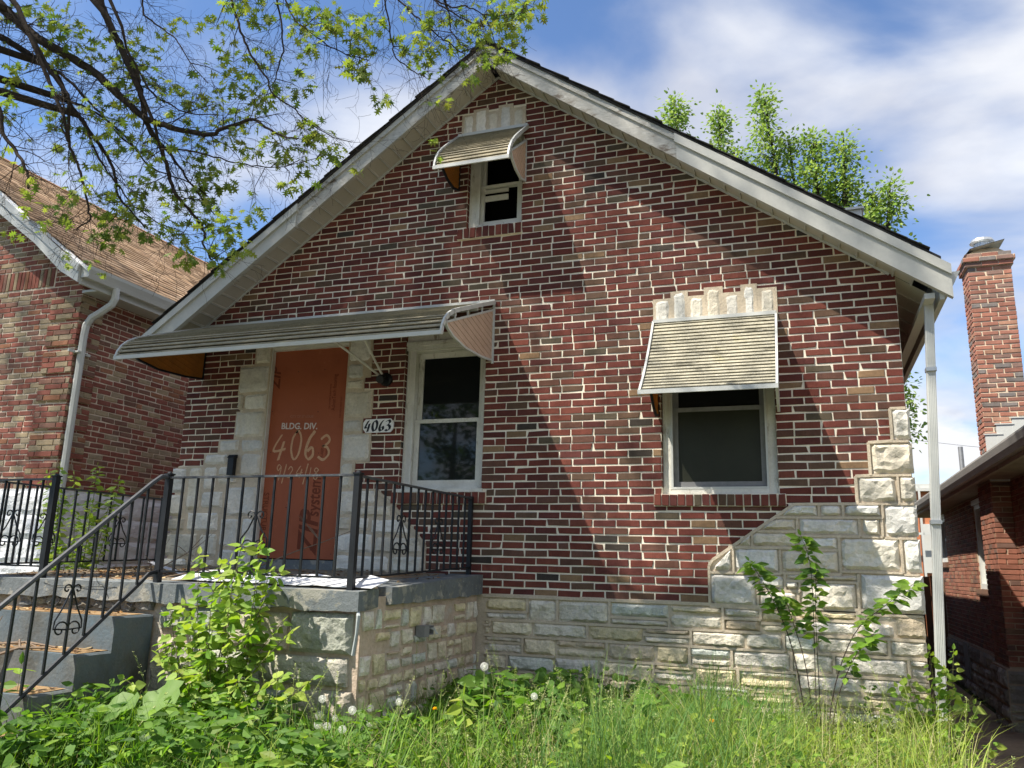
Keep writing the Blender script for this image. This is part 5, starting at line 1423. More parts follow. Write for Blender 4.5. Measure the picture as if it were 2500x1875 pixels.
# roof: two slopes with shingle courses
rx, rz, ez, ex = -11.1, 6.02, 3.44, -7.50
rb = MB(); rsg = random.Random(19)
sl_len = math.hypot(ex - rx, rz - ez); nrow = 34
for i in range(nrow):
    t0, t1 = i / nrow, (i + 1) / nrow
    xa, za = ex + (rx - ex) * t0, ez + (rz - ez) * t0; xb, zb_ = ex + (rx - ex) * t1, ez + (rz - ez) * t1
    y = -.30 - rsg.uniform(0, .3)
    while y < 11.2:
        w = rsg.choice([.13, .17, .22]); y1 = min(y + w, 11.2); h = .010 + rsg.uniform(0, .014)
        c_ = vary(rsg.choice([(.42, .29, .185), (.39, .265, .165), (.33, .22, .14), (.46, .32, .21), (.37, .245, .15)]), rsg, .08)
        rb.add([(xa, max(y, -.30), za + h), (xa, y1, za + h), (xb, y1, zb_ + .004), (xb, max(y, -.30), zb_ + .004), (xa, max(y, -.30), za - .01), (xa, y1, za - .01)], [(0, 1, 2, 3), (4, 5, 1, 0)], c_)
        y = y1
rb.build('shingles', M_BROWNSH, nl)['kind'] = 'stuff'
b = MB(); b.prism([(rx, rz - .02), (ex + .01, ez - .03), (ex + .01, ez - .07), (rx, rz - .06)][::-1], 'y', -.30, 11.2); b.prism([(rx, rz), (-14.7, ez - .02), (-14.7, ez - .06), (rx, rz - .06)], 'y', -.30, 11.2, (.3, .18, .11))
b.prism([(rx - .12, rz - .06), (rx, rz + .02), (rx + .12, rz - .06)], 'y', -.30, 11.2, (.30, .18, .11))
b.build('roof', M_BROWNSH, nl)
b = MB()
for k_, (d0, d1, off) in enumerate(((-.30, -.26, 0), (-.33, -.28, .0))):
    pass
bz = [(-7.60, 3.24), (-7.89, 3.40), (-8.36, 3.79), (-9.10, 4.30), (-11.1, 5.70)]; tz = [(-7.60, 3.44), (-7.89, 3.63), (-8.36, 3.985), (-9.10, 4.51), (-11.1, 5.93)]
b.prism(bz[::-1] + tz, 'y', -.30, -.26)
b.prism([(x, z - .075) for x, z in tz][::-1] + [(x, z + .012) for x, z in tz], 'y', -.325, -.302)
b.build('barge_board', M_WHITE, nl)
b = MB(); b.prism([(-7.62, 3.25), (LX, 3.25), (LX, 3.28), (-7.62, 3.28)], 'y', .04, 11.2); b.box(-7.62, -7.59, -.26, 11.2, 3.23, 3.42); b.build('fascia_board', M_WHITE, nl)
b = MB(); b.prism([(-7.59, 3.30), (-7.52, 3.30), (-7.50, 3.35), (-7.475, 3.40), (-7.47, 3.435), (-7.485, 3.435), (-7.515, 3.36), (-7.53, 3.315), (-7.585, 3.315), (-7.585, 3.43), (-7.59, 3.43)], 'y', -.27, 11.2); b.box(-7.59, -7.475, -.275, -.268, 3.30, 3.432); b.build('gutter', M_WHITE, nl)
b = MB(); b.tube([(-7.53, .18, 3.31), (-7.53, .18, 3.18), (-7.56, .17, 3.11), (-7.66, .13, 3.02), (-7.76, .10, 2.95), (-7.815, .09, 2.86), (-7.83, .09, 2.72), (-7.83, .09, -.8)], .042, 8); b.build('downspout', M_WHITE, nl)
b = MB(); b.box(-7.89, -7.80, .02, .16, 2.52, 2.54); b.box(-7.87, -7.85, -.06, .24, 2.515, 2.545); b.build('downspout_strap', M_WHITE, nl)
rv = tag(MB().box(-10.1, -9.9, 5.0, 5.25, 4.9, 5.28).build('roof_vent', M_GREYBOX, nl))

# ------------------------------------------------------------------ neighbour on the right
nr = thing('brick_house', 'dark brown brick neighbour house with a tall chimney along the right edge', 'house', (4.5, 8, -1.4))
WX, BX, BY = 2.45, 2.23, 5.2
FRw = Frame((WX, 0, 0), (0, -1, 0), (-1, 0, 0)); FRb = Frame((BX, 0, 0), (0, -1, 0), (-1, 0, 0)); FRf = Frame((0, BY, 0), (1, 0, 0), (0, -1, 0))
rr_ = random.Random(61)
RB = -.80
win1 = (-7.90, -6.95, .10, 1.42); win2 = (-11.6, -10.85, .55, 1.42)
def rex(z):
    o = []
    for w in (win1, win2):
        if w[2] - .1 < z < w[3]: o.append((w[0], w[1]))
    o.append((-6.05, -5.2)) if True else 0
    return o
br_ = [(FRw, b, 0.0) for b in brick_courses(RB, 35, C_, P_, lambda z: (-12.2, -4.3), rex, 0, 6, rr_)]
br_ += [(FRb, b, 0.0) for b in brick_courses(RB, 35, C_, P_, lambda z: (-6.05, -BY - .001), lambda z: [], 0, 6, rr_)]
br_ += [(FRf, b, 0.0) for b in brick_courses(RB, 35, C_, P_, lambda z: (BX + .001, WX), lambda z: [], BX, 6, rr_)]
lay_bricks(nr, br_, PAL_RIGHT, M_BRICK, 200, rr_)
M_RMORT = make_mat('brown_mortar', col=(.42, .33, .24), rough=.95, attr=False, nz=[(8, .15)], spec=.1)
b = MB()
def wseg(y0, y1, z0, z1): b.box(WX + .005, WX + .3, y0, y1, z0, z1)
wseg(4.2, 6.95, -1.9, 1.52); wseg(6.95, 7.90, -1.9, .10); wseg(6.95, 7.90, 1.42, 1.52); wseg(7.90, 10.85, -1.9, 1.52); wseg(10.85, 11.6, -1.9, .55); wseg(10.85, 11.6, 1.42, 1.52); wseg(11.6, 12.2, -1.9, 1.52)
b.box(BX + .005, WX, BY + .005, 6.05, RB - .02, 1.52)
b.box(2.6, 7.8, 4.2, 4.4, -1.9, 1.52); b.box(2.6, 7.8, 12.0, 12.2, -1.9, 1.52)
b.build('wall', M_RMORT, nr)
# stone base
rbs = random.Random(15)
MB().box(WX - .03, WX + .29, 4.2, 12.2, -2.0, RB - .006).build('base_mortar', M_RMORT, nr); MB().box(BX - .04, WX - .02, BY - .04, 6.08, -2.0, RB - .02).build('base_mortar', M_RMORT, nr)
FR1 = Frame((WX - .035, 0, 0), (0, -1, 0), (-1, 0, 0)); FR2 = Frame((BX - .045, 0, 0), (0, -1, 0), (-1, 0, 0)); FR3 = Frame((0, BY - .045, 0), (1, 0, 0), (0, -1, 0))
PALD = [(1, (.30, .28, .24)), (1, (.38, .34, .27)), (1, (.22, .20, .17)), (1, (.42, .40, .36))]
for (f, a, b2) in ((FR1, -12.1, -6.1), (FR2, -6.05, -5.16), (FR3, BX - .04, WX + .3)):
    for c4 in ashlar(a, b2, -1.85, RB - .03, rbs, .14, .24, .22, .5, .2):
        put_stone('base_stone', f, (c4[0] + .012, c4[1] - .012, c4[2] + .012, c4[3] - .012), .03, PALD, M_OLDSTONE, rbs, nr, step=.06)
# windows of the side wall
for (w, nm) in ((win1, 'nearer'), (win2, 'farther')):
    y0, y1 = -w[1], -w[0]; z0, z1 = w[2], w[3]
    f = MB(); xq0, xq1 = WX + .02, WX + .14
    f.box(xq0, xq1, y0, y0 + .09, z0, z1); f.box(xq0, xq1, y1 - .09, y1, z0, z1); f.box(xq0, xq1, y0 + .09, y1 - .09, z1 - .11, z1); f.box(xq0 - .02, xq1, y0 + .09, y1 - .09, z0, z0 + .08); f.box(xq0 - .03, xq0 + .03, y0 - .03, y1 + .03, z1 - .05, z1 + .03)
    f.box(xq0 + .05, xq1 - .01, y0 + .09, y0 + .14, z0 + .08, z1 - .11); f.box(xq0 + .05, xq1 - .01, y1 - .14, y1 - .09, z0 + .08, z1 - .11)
    zm = (z0 + z1) / 2; f.box(xq0 + .05, xq1 - .01, y0 + .14, y1 - .14, zm - .025, zm + .025)
    wo = f.build('window', M_WHITE, nr)
    MB().box(xq1 - .02, xq1 - .012, y0 + .13, y1 - .13, z0 + .06, z1 - .1).build('pane', M_GLASS, wo)
    MB().box(WX - .05, WX + .10, y0 - .06, y1 + .06, z0 - .10, z0 - .004, (.5, .4, .35)).build('sill', make_mat('brown_sill', col=(.16, .09, .06), rough=.9, attr=False, nz=[(10, .2)]), wo)
MB().box(WX - .075, WX - .045, 9.08, 9.5, -1.36, -.80).build('basement_door', make_mat('grey_paint', col=(.25, .25, .23), rough=.8, attr=False), nr)
# roof, eave, gutter
b = MB(); b.prism([(2.045, 1.60), (2.095, 1.68), (5.2, 3.22), (8.4, 1.68), (8.4, 1.60), (5.2, 3.14)], 'y', .8, 12.6); b.build('roof', M_SHINGLE, nr)
b = MB()
for i in range(40): b.box(2.105, WX + .02, .85 + i * .3, .85 + i * .3 + .292, 1.50, 1.525)
b.build('eave_soffit', make_mat('tan_eave', col=(.34, .29, .23), rough=.8, attr=False, nz=[(5, .2)]), nr)
M_TANTRIM = make_mat('dirty_tan_trim', col=(.40, .35, .29), rough=.8, attr=False, nz=[(4, .15)], stain=[(4, (.18, .12, .07), .55, .8)], spec=.25)
MB().box(2.065, 2.105, .82, 12.6, 1.47, 1.60).build('fascia_board', M_TANTRIM, nr)
b = MB(); b.prism([(x_ + .065, z_ - .10) for x_, z_ in [(2.0, 1.62), (1.935, 1.62), (1.905, 1.68), (1.885, 1.745), (1.885, 1.765), (1.90, 1.765), (1.925, 1.69), (1.95, 1.64), (1.995, 1.64), (1.995, 1.76), (2.0, 1.76)][::-1]], 'y', .8, 12.6); b.build('gutter', make_mat('grey_gutter', col=(.36, .35, .33), rough=.6, attr=False, nz=[(4, .1)]), nr)
# chimney above the roof
ch = MB()
FC1 = Frame((0, BY, 0), (1, 0, 0), (0, -1, 0)); FC2 = Frame((2.225, 0, 0), (0, -1, 0), (-1, 0, 0))
cb = [(FC1, q, 0.0) for q in brick_courses(1.80, 40, C_, P_, lambda z: (2.227, 2.745), lambda z: [], 2.227, 0, rr_, joint=.017)]
cb += [(FC2, q, 0.0) for q in brick_courses(1.80, 40, C_, P_, lambda z: (-BY - .42, -BY - .001), lambda z: [], -BY, 0, rr_, joint=.017)]
for i, (zq, pr) in enumerate(((4.40, .03), (4.465, .055), (4.53, .02))):
    xx = 2.227 - pr
    while xx < 2.745 + pr - .02:
        w = min(.2, 2.745 + pr - xx); cb.append((FC1, (xx, xx + w - .009, zq + .004, zq + .060), pr)); xx += w
    yy = -BY - .42 - pr
    while yy < -BY + pr - .02:
        w = min(.2, -BY + pr - yy); cb.append((FC2, (yy, yy + w - .009, zq + .004, zq + .060), pr + .002)); yy += w
lay_bricks(nr, cb, PAL_CHIM, M_BRICK, 260, rr_, 'chimney_brick')
ch.box(2.230, 2.742, BY + .005, BY + .42, 1.6, 4.40)
for (zq, pr) in ((4.40, .03), (4.465, .055), (4.53, .02)): ch.box(2.232 - pr, 2.740 + pr, BY + .006 - pr, BY + .415 + pr, zq, zq + .0645)
chm = ch.build('chimney', make_mat('chimney_mortar', col=(.66, .55, .40), rough=.95, attr=False, nz=[(9, .15)], bump=[(80, .5, .004)]), nr)
cp = MB(); cp.add([(2.25, BY + .03, 4.595), (2.72, BY + .03, 4.595), (2.72, BY + .40, 4.595), (2.25, BY + .40, 4.595), (2.36, BY + .12, 4.70), (2.62, BY + .12, 4.70), (2.62, BY + .32, 4.70), (2.36, BY + .32, 4.70)], [(0, 1, 5, 4), (1, 2, 6, 5), (2, 3, 7, 6), (3, 0, 4, 7), (4, 5, 6, 7)]); cp.build('cap', M_CEMENT, chm)
fl = MB(); fl.add([(2.27, BY - .02, 4.66), (2.70, BY - .02, 4.76), (2.70, BY + .44, 4.76), (2.27, BY + .44, 4.66), (2.19, BY - .04, 4.56), (2.19, BY + .46, 4.56)], [(0, 1, 2, 3), (0, 3, 5, 4)]); fl.add([(2.27, BY - .02, 4.666), (2.70, BY - .02, 4.766), (2.70, BY + .44, 4.766), (2.27, BY + .44, 4.666)], [(3, 2, 1, 0)])
fl.tube([(2.47, BY + .2, 4.72), (2.47, BY + .2, 4.80)], .10, 16); fl.tube([(2.47, BY + .2, 4.80), (2.47, BY + .2, 4.815), (2.47, BY + .2, 4.855), (2.47, BY + .2, 4.875)], [.115, .155, .135, .05], 18)
for k_ in range(20):
    a = 2 * math.pi * k_ / 20; fl.box(2.47 + .103 * math.cos(a) - .006, 2.47 + .103 * math.cos(a) + .006, BY + .2 + .103 * math.sin(a) - .006, BY + .2 + .103 * math.sin(a) + .006, 4.745, 4.785, (.1, .1, .1))
fl.build('flue_cap', M_GALV, chm)
b = MB()
for i, (x_, z_) in enumerate(((2.225, 1.98), (2.36, 2.11), (2.545, 2.19))): b.box(x_, 2.80, BY - .03 - .002 * i, BY - .006, z_ - .5, z_ + .10); b.box(x_ - .015, x_ + .20, BY - .04 - .002 * i, BY - .004, z_ + .10, z_ + .115)
b.build('step_flashing', M_WHITE, chm)
tag(MB().tube([(2.25, 7.2, 1.5), (2.25, 7.2, 2.22)], .035, 8).build('vent_pipe', M_GALV, nr))
# things far down the gangway
fb_ = thing('brick_house', 'far orange brick house with white trim glimpsed behind the downspout', 'house', (2.6, 22, -1))
MB().box(1.0, 3.75, 22, 28, -1.5, 2.92).build('wall', M_BACKBRICK, fb_)
b = MB(); b.box(.9, 3.85, 21.8, 28, 2.92, 3.02); b.box(.9, 3.85, 21.9, 28, 3.021, 3.16); b.build('cornice', M_WHITE, fb_)
b = MB(); b.box(3.30, 3.62, 21.93, 22.0, .4, 1.9); b.build('window', M_WHITE, fb_)
b = MB(); b.box(3.05, 3.12, 21.7, 21.78, -1.5, 3.3); b.box(3.28, 3.34, 21.6, 21.66, -1.5, 3.1); b.box(2.6, 3.7, 21.62, 21.68, 1.55, 1.62); b.build('porch_post', M_WHITE, fb_)
gt_ = thing('wooden_gate', 'brown plank gate closing the gangway between the houses', 'gate', (1.6, 11.5, -1.5))
for i in range(13): MB().box(.82 + i * .125, .82 + i * .125 + .118, 11.5, 11.525, -1.65, .25 + .02 * (i % 3)).build('plank', M_WOOD, gt_)
b = MB(); b.box(.8, 2.44, 11.526, 11.57, -.2, -.1); b.box(.8, 2.44, 11.526, 11.57, -1.3, -1.2); b.build('rail', M_WOOD, gt_)
wire = MB(); wp = [V((-4, 40, 17.2)), V((2.5, 36, 9.9)), V((12, 31, 6.8))]
tag(MB().tube([(1.6, 20, 4.50), (3.0, 20, 4.29), (4.5, 20, 4.06), (6.5, 20, 3.8)], .005, 4).build('overhead_wire', M_BLACK), 'thin dark wire crossing the sky beside the right chimney', 'wire')

# ------------------------------------------------------------------ leaves, stems, grass
OVATE = (np.array([(0, 0, 0), (.22, .17, .015), (.48, .235, .03), (.76, .13, .01), (1, 0, -.05), (.22, -.17, .015), (.48, -.235, .03), (.76, -.13, .01), (.25, 0, -.03), (.5, 0, -.035), (.77, 0, -.045)], float),
         np.array([(0, 8, 1), (8, 9, 1), (1, 9, 2), (9, 10, 2), (2, 10, 3), (10, 4, 3), (0, 5, 8), (8, 5, 9), (5, 6, 9), (9, 6, 10), (6, 7, 10), (10, 7, 4)]))
HEART = (np.array([(0, 0, 0), (.05, .22, .02), (.32, .34, .03), (.66, .22, .01), (1, 0, -.07), (.05, -.22, .02), (.32, -.34, .03), (.66, -.22, .01), (.3, 0, -.03), (.62, 0, -.035)], float),
         np.array([(0, 8, 1), (1, 8, 2), (8, 9, 2), (2, 9, 3), (9, 4, 3), (0, 5, 8), (5, 6, 8), (8, 6, 9), (6, 7, 9), (9, 7, 4)]))
STAR = (np.array([(0, 0, 0), (.22, .05, 0), (.20, .30, -.03), (.38, .09, 0), (.52, .46, -.06), (.58, .11, 0), (.80, .34, -.05), (.78, .08, -.01), (1.05, 0, -.05),
                  (.22, -.05, 0), (.20, -.30, -.03), (.38, -.09, 0), (.52, -.46, -.06), (.58, -.11, 0), (.80, -.34, -.05), (.78, -.08, -.01), (.38, 0, -.01), (.58, 0, -.01)], float),
        np.array([(0, 1, 9), (1, 2, 3), (1, 3, 16), (9, 1, 16), (9, 16, 11), (9, 11, 10), (3, 4, 5), (3, 5, 17), (16, 3, 17), (11, 16, 17), (11, 17, 13), (11, 13, 12), (5, 6, 7), (5, 7, 17), (13, 17, 15), (13, 15, 14), (7, 8, 15), (17, 7, 15)]))
DIAM = (np.array([(0, 0, 0), (.5, .28, .02), (1, 0, -.04), (.5, -.28, .02)], float), np.array([(0, 1, 2), (0, 2, 3)]))


def norm(a): return a / np.maximum(np.linalg.norm(a, axis=1, keepdims=True), 1e-9)


def leaves(mb, tpl, P, axis, up, size, cols, rng=RNG):
    """one leaf at every point of P: 'axis' where it points, 'up' the side that faces the light"""
    v, f = tpl
    N = len(P)
    if N == 0: return
    a = norm(axis); b = norm(np.cross(up, a)); n = np.cross(a, b)
    s = np.asarray(size).reshape(N, 1, 1)
    w = s * rng.uniform(.85, 1.15, (N, 1, 1))
    W = P[:, None, :] + s * v[None, :, 0:1] * a[:, None, :] + w * v[None, :, 1:2] * b[:, None, :] + s * v[None, :, 2:3] * rng.uniform(.3, 2.2, (N, 1, 1)) * n[:, None, :]
    F = (f[None] + (np.arange(N) * len(v))[:, None, None]).reshape(-1, f.shape[1])
    mb.add_np(W.reshape(-1, 3), F, np.repeat(cols, len(f), axis=0))


def cols(N, base, dv=.25, dh=.12, rng=RNG):
    base = np.asarray(base, float)
    k = rng.uniform(1 - dv, 1 + dv, (N, 1))
    return np.clip(base[None] * k * (1 + rng.uniform(-dh, dh, (N, 3)) * np.array([1.3, .5, .8])), .003, 1)


def mixcols(N, bases, dv=.22, rng=RNG):
    i = rng.integers(0, len(bases), N)
    return cols(N, (1, 1, 1), dv, .1, rng) * np.asarray(bases, float)[i]


def rdir(N, zlo, zhi, rng=RNG):
    a = rng.uniform(0, 2 * np.pi, N); z = rng.uniform(zlo, zhi, N); r = np.sqrt(np.maximum(0, 1 - z * z))
    return np.stack([np.cos(a) * r, np.sin(a) * r, z], 1)


def blades(mb, base, h, lean, width, col, rng=RNG, seg=4, droop=.5):
    """curved tapering grass blades"""
    N = len(base); az = rng.uniform(0, 2 * np.pi, N)
    d = np.stack([np.cos(az), np.sin(az), np.zeros(N)], 1)
    side = np.stack([-np.sin(az + rng.uniform(-.8, .8, N)), np.cos(az), np.zeros(N)], 1); side = norm(side)
    vs = []
    for k in range(seg + 1):
        t = k / seg
        up = h * (t - droop * lean * t ** 3 * .6)
        out = h * lean * (t ** 2)
        c = base + d * out[:, None] + np.array([0, 0, 1.0]) * up[:, None]
        w = (width * (1 - t) ** .7)[:, None]
        if k < seg: vs += [c - side * w, c + side * w]
        else: vs += [c]
    W = np.stack(vs, 1); nv = W.shape[1]
    fq = np.array([(2 * k, 2 * k + 1, 2 * k + 3, 2 * k + 2) for k in range(seg - 1)])
    ft = np.array([(2 * seg - 2, 2 * seg - 1, 2 * seg)])
    o = (np.arange(N) * nv)[:, None, None]
    mb.add_np(W.reshape(-1, 3), (fq[None] + o).reshape(-1, 4), np.repeat(col, len(fq), axis=0))
    mb.f.append(((ft[None] + o).reshape(-1, 3) + mb.n - len(W) * nv, col))


def gz(P): return np.array([ground_z(x, y) for x, y in P])


def scatter(N, x0, x1, y0, y1, rng=RNG, keep=None):
    P = np.stack([rng.uniform(x0, x1, N), rng.uniform(y0, y1, N)], 1)
    ok = ~((P[:, 0] < -2.70) & (P[:, 1] > -2.06)) & ~((P[:, 0] < -4.36) & (P[:, 1] > -3.25))
    if keep is not None: ok &= keep(P)
    P = P[ok]
    return np.concatenate([P, gz(P)[:, None]], 1)


GREENS = [(.14, .255, .035), (.175, .30, .04), (.22, .345, .05), (.105, .205, .035)]
BRIGHT = [(.29, .40, .06), (.25, .37, .055), (.36, .45, .09)]
DARKG = [(.08, .17, .03), (.10, .20, .035), (.12, .23, .035)]

# grass ------------------------------------------------------------
gm = MB()
B = scatter(6500, -4.3, 1.0, -3.6, -.06)
n = len(B); clump = np.array([mnoise.noise(V((x * 2.2, y * 2.2, 3))) for x, y, z in B])
blades(gm, B, RNG.uniform(.16, .42, n) * (1 + .5 * clump), RNG.uniform(.1, .9, n), RNG.uniform(.002, .0055, n), mixcols(n, GREENS + DARKG + BRIGHT[:1] + [(.38, .33, .17)]))
B = scatter(4200, -1.75, -.15, -2.9, -.35, keep=lambda P: np.abs(P[:, 0] + .52 - .25 * (P[:, 1] + 1.5)) < .50)
n = len(B); blades(gm, B, RNG.uniform(.36, .74, n) * (1 + .45 * np.array([mnoise.noise(V((x * 2.6, y * 2.6, 1))) for x, y, z in B])), RNG.uniform(.1, 1.0, n), RNG.uniform(.0024, .0046, n), mixcols(n, [(.10, .20, .055), (.13, .23, .06), (.19, .29, .06)]), seg=5)
B = scatter(2600, -.8, .75, -2.8, -.25)
n = len(B); blades(gm, B, RNG.uniform(.22, .60, n) * (1 + .6 * np.array([mnoise.noise(V((x * 2.4, y * 2.4, 9))) for x, y, z in B])), RNG.uniform(.15, 1.1, n), RNG.uniform(.002, .0044, n), mixcols(n, [(.29, .39, .06), (.35, .43, .08), (.22, .32, .05), (.40, .38, .18)]), seg=5)
B = scatter(1700, -3.0, -1.6, -2.9, -.2)
n = len(B); blades(gm, B, RNG.uniform(.28, .55, n), RNG.uniform(.2, 1.0, n), RNG.uniform(.004, .0085, n), mixcols(n, DARKG + GREENS), seg=5)
B = scatter(500, -4.3, -3.2, -3.2, -2.5)
n = len(B); blades(gm, B, RNG.uniform(.32, .55, n), RNG.uniform(.2, .8, n), RNG.uniform(.0025, .005, n), mixcols(n, DARKG + GREENS), seg=5)
B = scatter(900, -2.6, .95, -3.0, -.15); n = len(B)
blades(gm, B, RNG.uniform(.3, .6, n), RNG.uniform(.5, 1.6, n), RNG.uniform(.0015, .003, n), mixcols(n, [(.45, .39, .22), (.36, .30, .16), (.30, .27, .12)]), seg=5)
tag(gm.build('grass', M_GRASS, None, True), 'uncut green grass growing along the foot of the house', 'grass', kind='stuff')

# flowering grass: thin culms with loose panicles --------------------
sm = MB(); rs_ = random.Random(52)
def culm(mb, x, y, h, lean, az, heavy, col):
    z = ground_z(x, y); pts = []
    for k in range(7):
        t = k / 6; o = lean * t * t * h
        pts.append((x + math.cos(az) * o, y + math.sin(az) * o, z + h * t * (1 - .12 * lean * t)))
    mb.tube(pts, [.0016 - .0009 * k / 6 for k in range(7)], 3, col, cap=False)
    L = h * rs_.uniform(.22, .34); Ps = []; Ax = []
    for k in range(int(26 * heavy)):
        t = 1 - rs_.random() ** 1.3 * L / h
        i = min(5, int(t * 6)); f_ = t * 6 - i; p = V(pts[i]).lerp(V(pts[i + 1]), f_)
        sp = (1 - (t - (1 - L / h)) / (L / h)) * .030 * heavy
        a = rs_.uniform(0, 6.28); d = V((math.cos(a), math.sin(a), rs_.uniform(.2, 1.2))).normalized()
        q = p + d * sp * rs_.uniform(.4, 1.2)
        mb.tube([p, q], [.0006, .0004], 3, col, cap=False)
        Ps.append(q); Ax.append(d + V((0, 0, -.2)))
    return Ps, Ax
SP = []; SA = []
for k in range(230):
    x = rs_.choice([rs_.uniform(-2.9, -1.2), rs_.uniform(-1.6, -.9), rs_.uniform(-.6, .7), rs_.uniform(-3.9, -2.7)]); y = rs_.uniform(-2.9, -.5)
    if (x < -2.66 and y > -2.1): continue
    c_ = vary(rs_.choice([(.40, .46, .15), (.46, .48, .22), (.32, .42, .11)]), rs_, .2)
    a, b = culm(sm, x, y, rs_.uniform(.38, .72), rs_.uniform(.02, .4), rs_.uniform(0, 6.28), rs_.uniform(.5, 1.5), c_)
    SP += a; SA += b
leaves(sm, DIAM, np.array(SP), np.array(SA), rdir(len(SP), -1, 1), RNG.uniform(.006, .012, len(SP)), mixcols(len(SP), [(.46, .50, .20), (.38, .46, .16), (.55, .55, .30)]))
tag(sm.build('flowering_grass', M_GRASS), 'tall flowering grass stalks with pale feathery seed heads', 'grass', kind='stuff')

# low broad-leaved weeds ------------------------------------------
def ground_cover(name, label, N, box, hlo, hhi, tpl, slo, shi, bases, keep=None, stems=True, cat='weeds'):
    mb = MB(); B = scatter(N, *box, keep=keep); n = len(B)
    hump = .65 + .6 * np.array([mnoise.noise(V((x * 1.9, y * 1.9, 7.7))) for x, y, z in B])
    h = RNG.uniform(hlo, hhi, n) * np.clip(hump, .25, 1.3)
    tip = B + np.stack([RNG.uniform(-.05, .05, n), RNG.uniform(-.06, .03, n), h], 1)
    ax = rdir(n, -.45, .25); up = norm(np.array([-.3, -.75, .85]) + RNG.normal(0, .42, (n, 3)))
    leaves(mb, tpl, tip, ax, up, RNG.uniform(slo, shi, n), mixcols(n, bases, .28))
    return tag(mb.build(name, M_LEAF), label, cat, kind='stuff')
ground_cover('broadleaf_weeds', 'dark green broad-leaved weeds massed against the foundation stones', 3200, (-2.75, -.2, -1.6, -.08), .08, .56, HEART, .055, .13, DARKG + GREENS[:2], keep=lambda P: P[:, 0] < -.85 + RNG.uniform(-.6, .6, len(P)))
ground_cover('broadleaf_weeds', 'mixed leafy weeds below the porch wall and shrub', 3600, (-4.4, -2.2, -3.3, -1.9), .06, .50, OVATE, .045, .11, GREENS + DARKG + DARKG)
ground_cover('broadleaf_weeds', 'low leafy weeds round the right corner of the house', 3000, (-.4, 1.15, -2.4, -.05), .05, .36, OVATE, .035, .09, GREENS + BRIGHT[:2] + DARKG)
ground_cover('broadleaf_weeds', 'dark low weeds beside the bottom of the steps', 2000, (-5.6, -3.9, -4.4, -2.5), .05, .42, HEART, .05, .11, DARKG + GREENS[:1])
ground_cover('broadleaf_weeds', 'light green weeds scattered through the grass', 1000, (-2.6, .2, -3.2, -.6), .12, .48, OVATE, .04, .10, BRIGHT + GREENS)


# upright leafy weeds standing in the grass
uw = MB(); uP = []; uA = []; uS = []; ruw = random.Random(88)
for k in range(120):
    x = ruw.uniform(-2.75, .95); y = ruw.uniform(-2.6, -.15)
    if x < -2.6 and y > -2.1: continue
    h = ruw.uniform(.22, .58); z = ground_z(x, y); lx, ly = ruw.uniform(-.12, .12), ruw.uniform(-.12, .06)
    pts = [V((x + lx * t * t, y + ly * t * t, z + h * t)) for t in (0, .3, .6, .8, 1)]
    uw.tube(pts, [.003, .0026, .002, .0015, .001], 4, (.20, .24, .09), cap=False)
    m = ruw.randint(9, 18); a0 = ruw.uniform(0, 6.28); big = ruw.uniform(.035, .085)
    for j in range(m):
        t = .25 + .75 * j / m; i = min(3, [q for q in range(4) if (0, .3, .6, .8)[q] <= t][-1]); a0 += 2.4
        p_ = V((x + lx * t * t, y + ly * t * t, z + h * t)); d_ = V((math.cos(a0), math.sin(a0), ruw.uniform(-.3, .5)))
        uP.append(p_ + d_ * .012); uA.append(d_); uS.append(big * (1.15 - .55 * t) * ruw.uniform(.8, 1.2))
n = len(uP); leaves(uw, OVATE, np.array([tuple(q) for q in uP]), np.array([tuple(q) for q in uA]), norm(np.array([-.25, -.6, .9]) + RNG.normal(0, .4, (n, 3))), np.array(uS), mixcols(n, GREENS + BRIGHT[:2] + DARKG, .25))
tag(uw.build('upright_weeds', M_LEAF), 'upright leafy weeds standing up out of the grass before the foundation', 'weeds', kind='stuff')


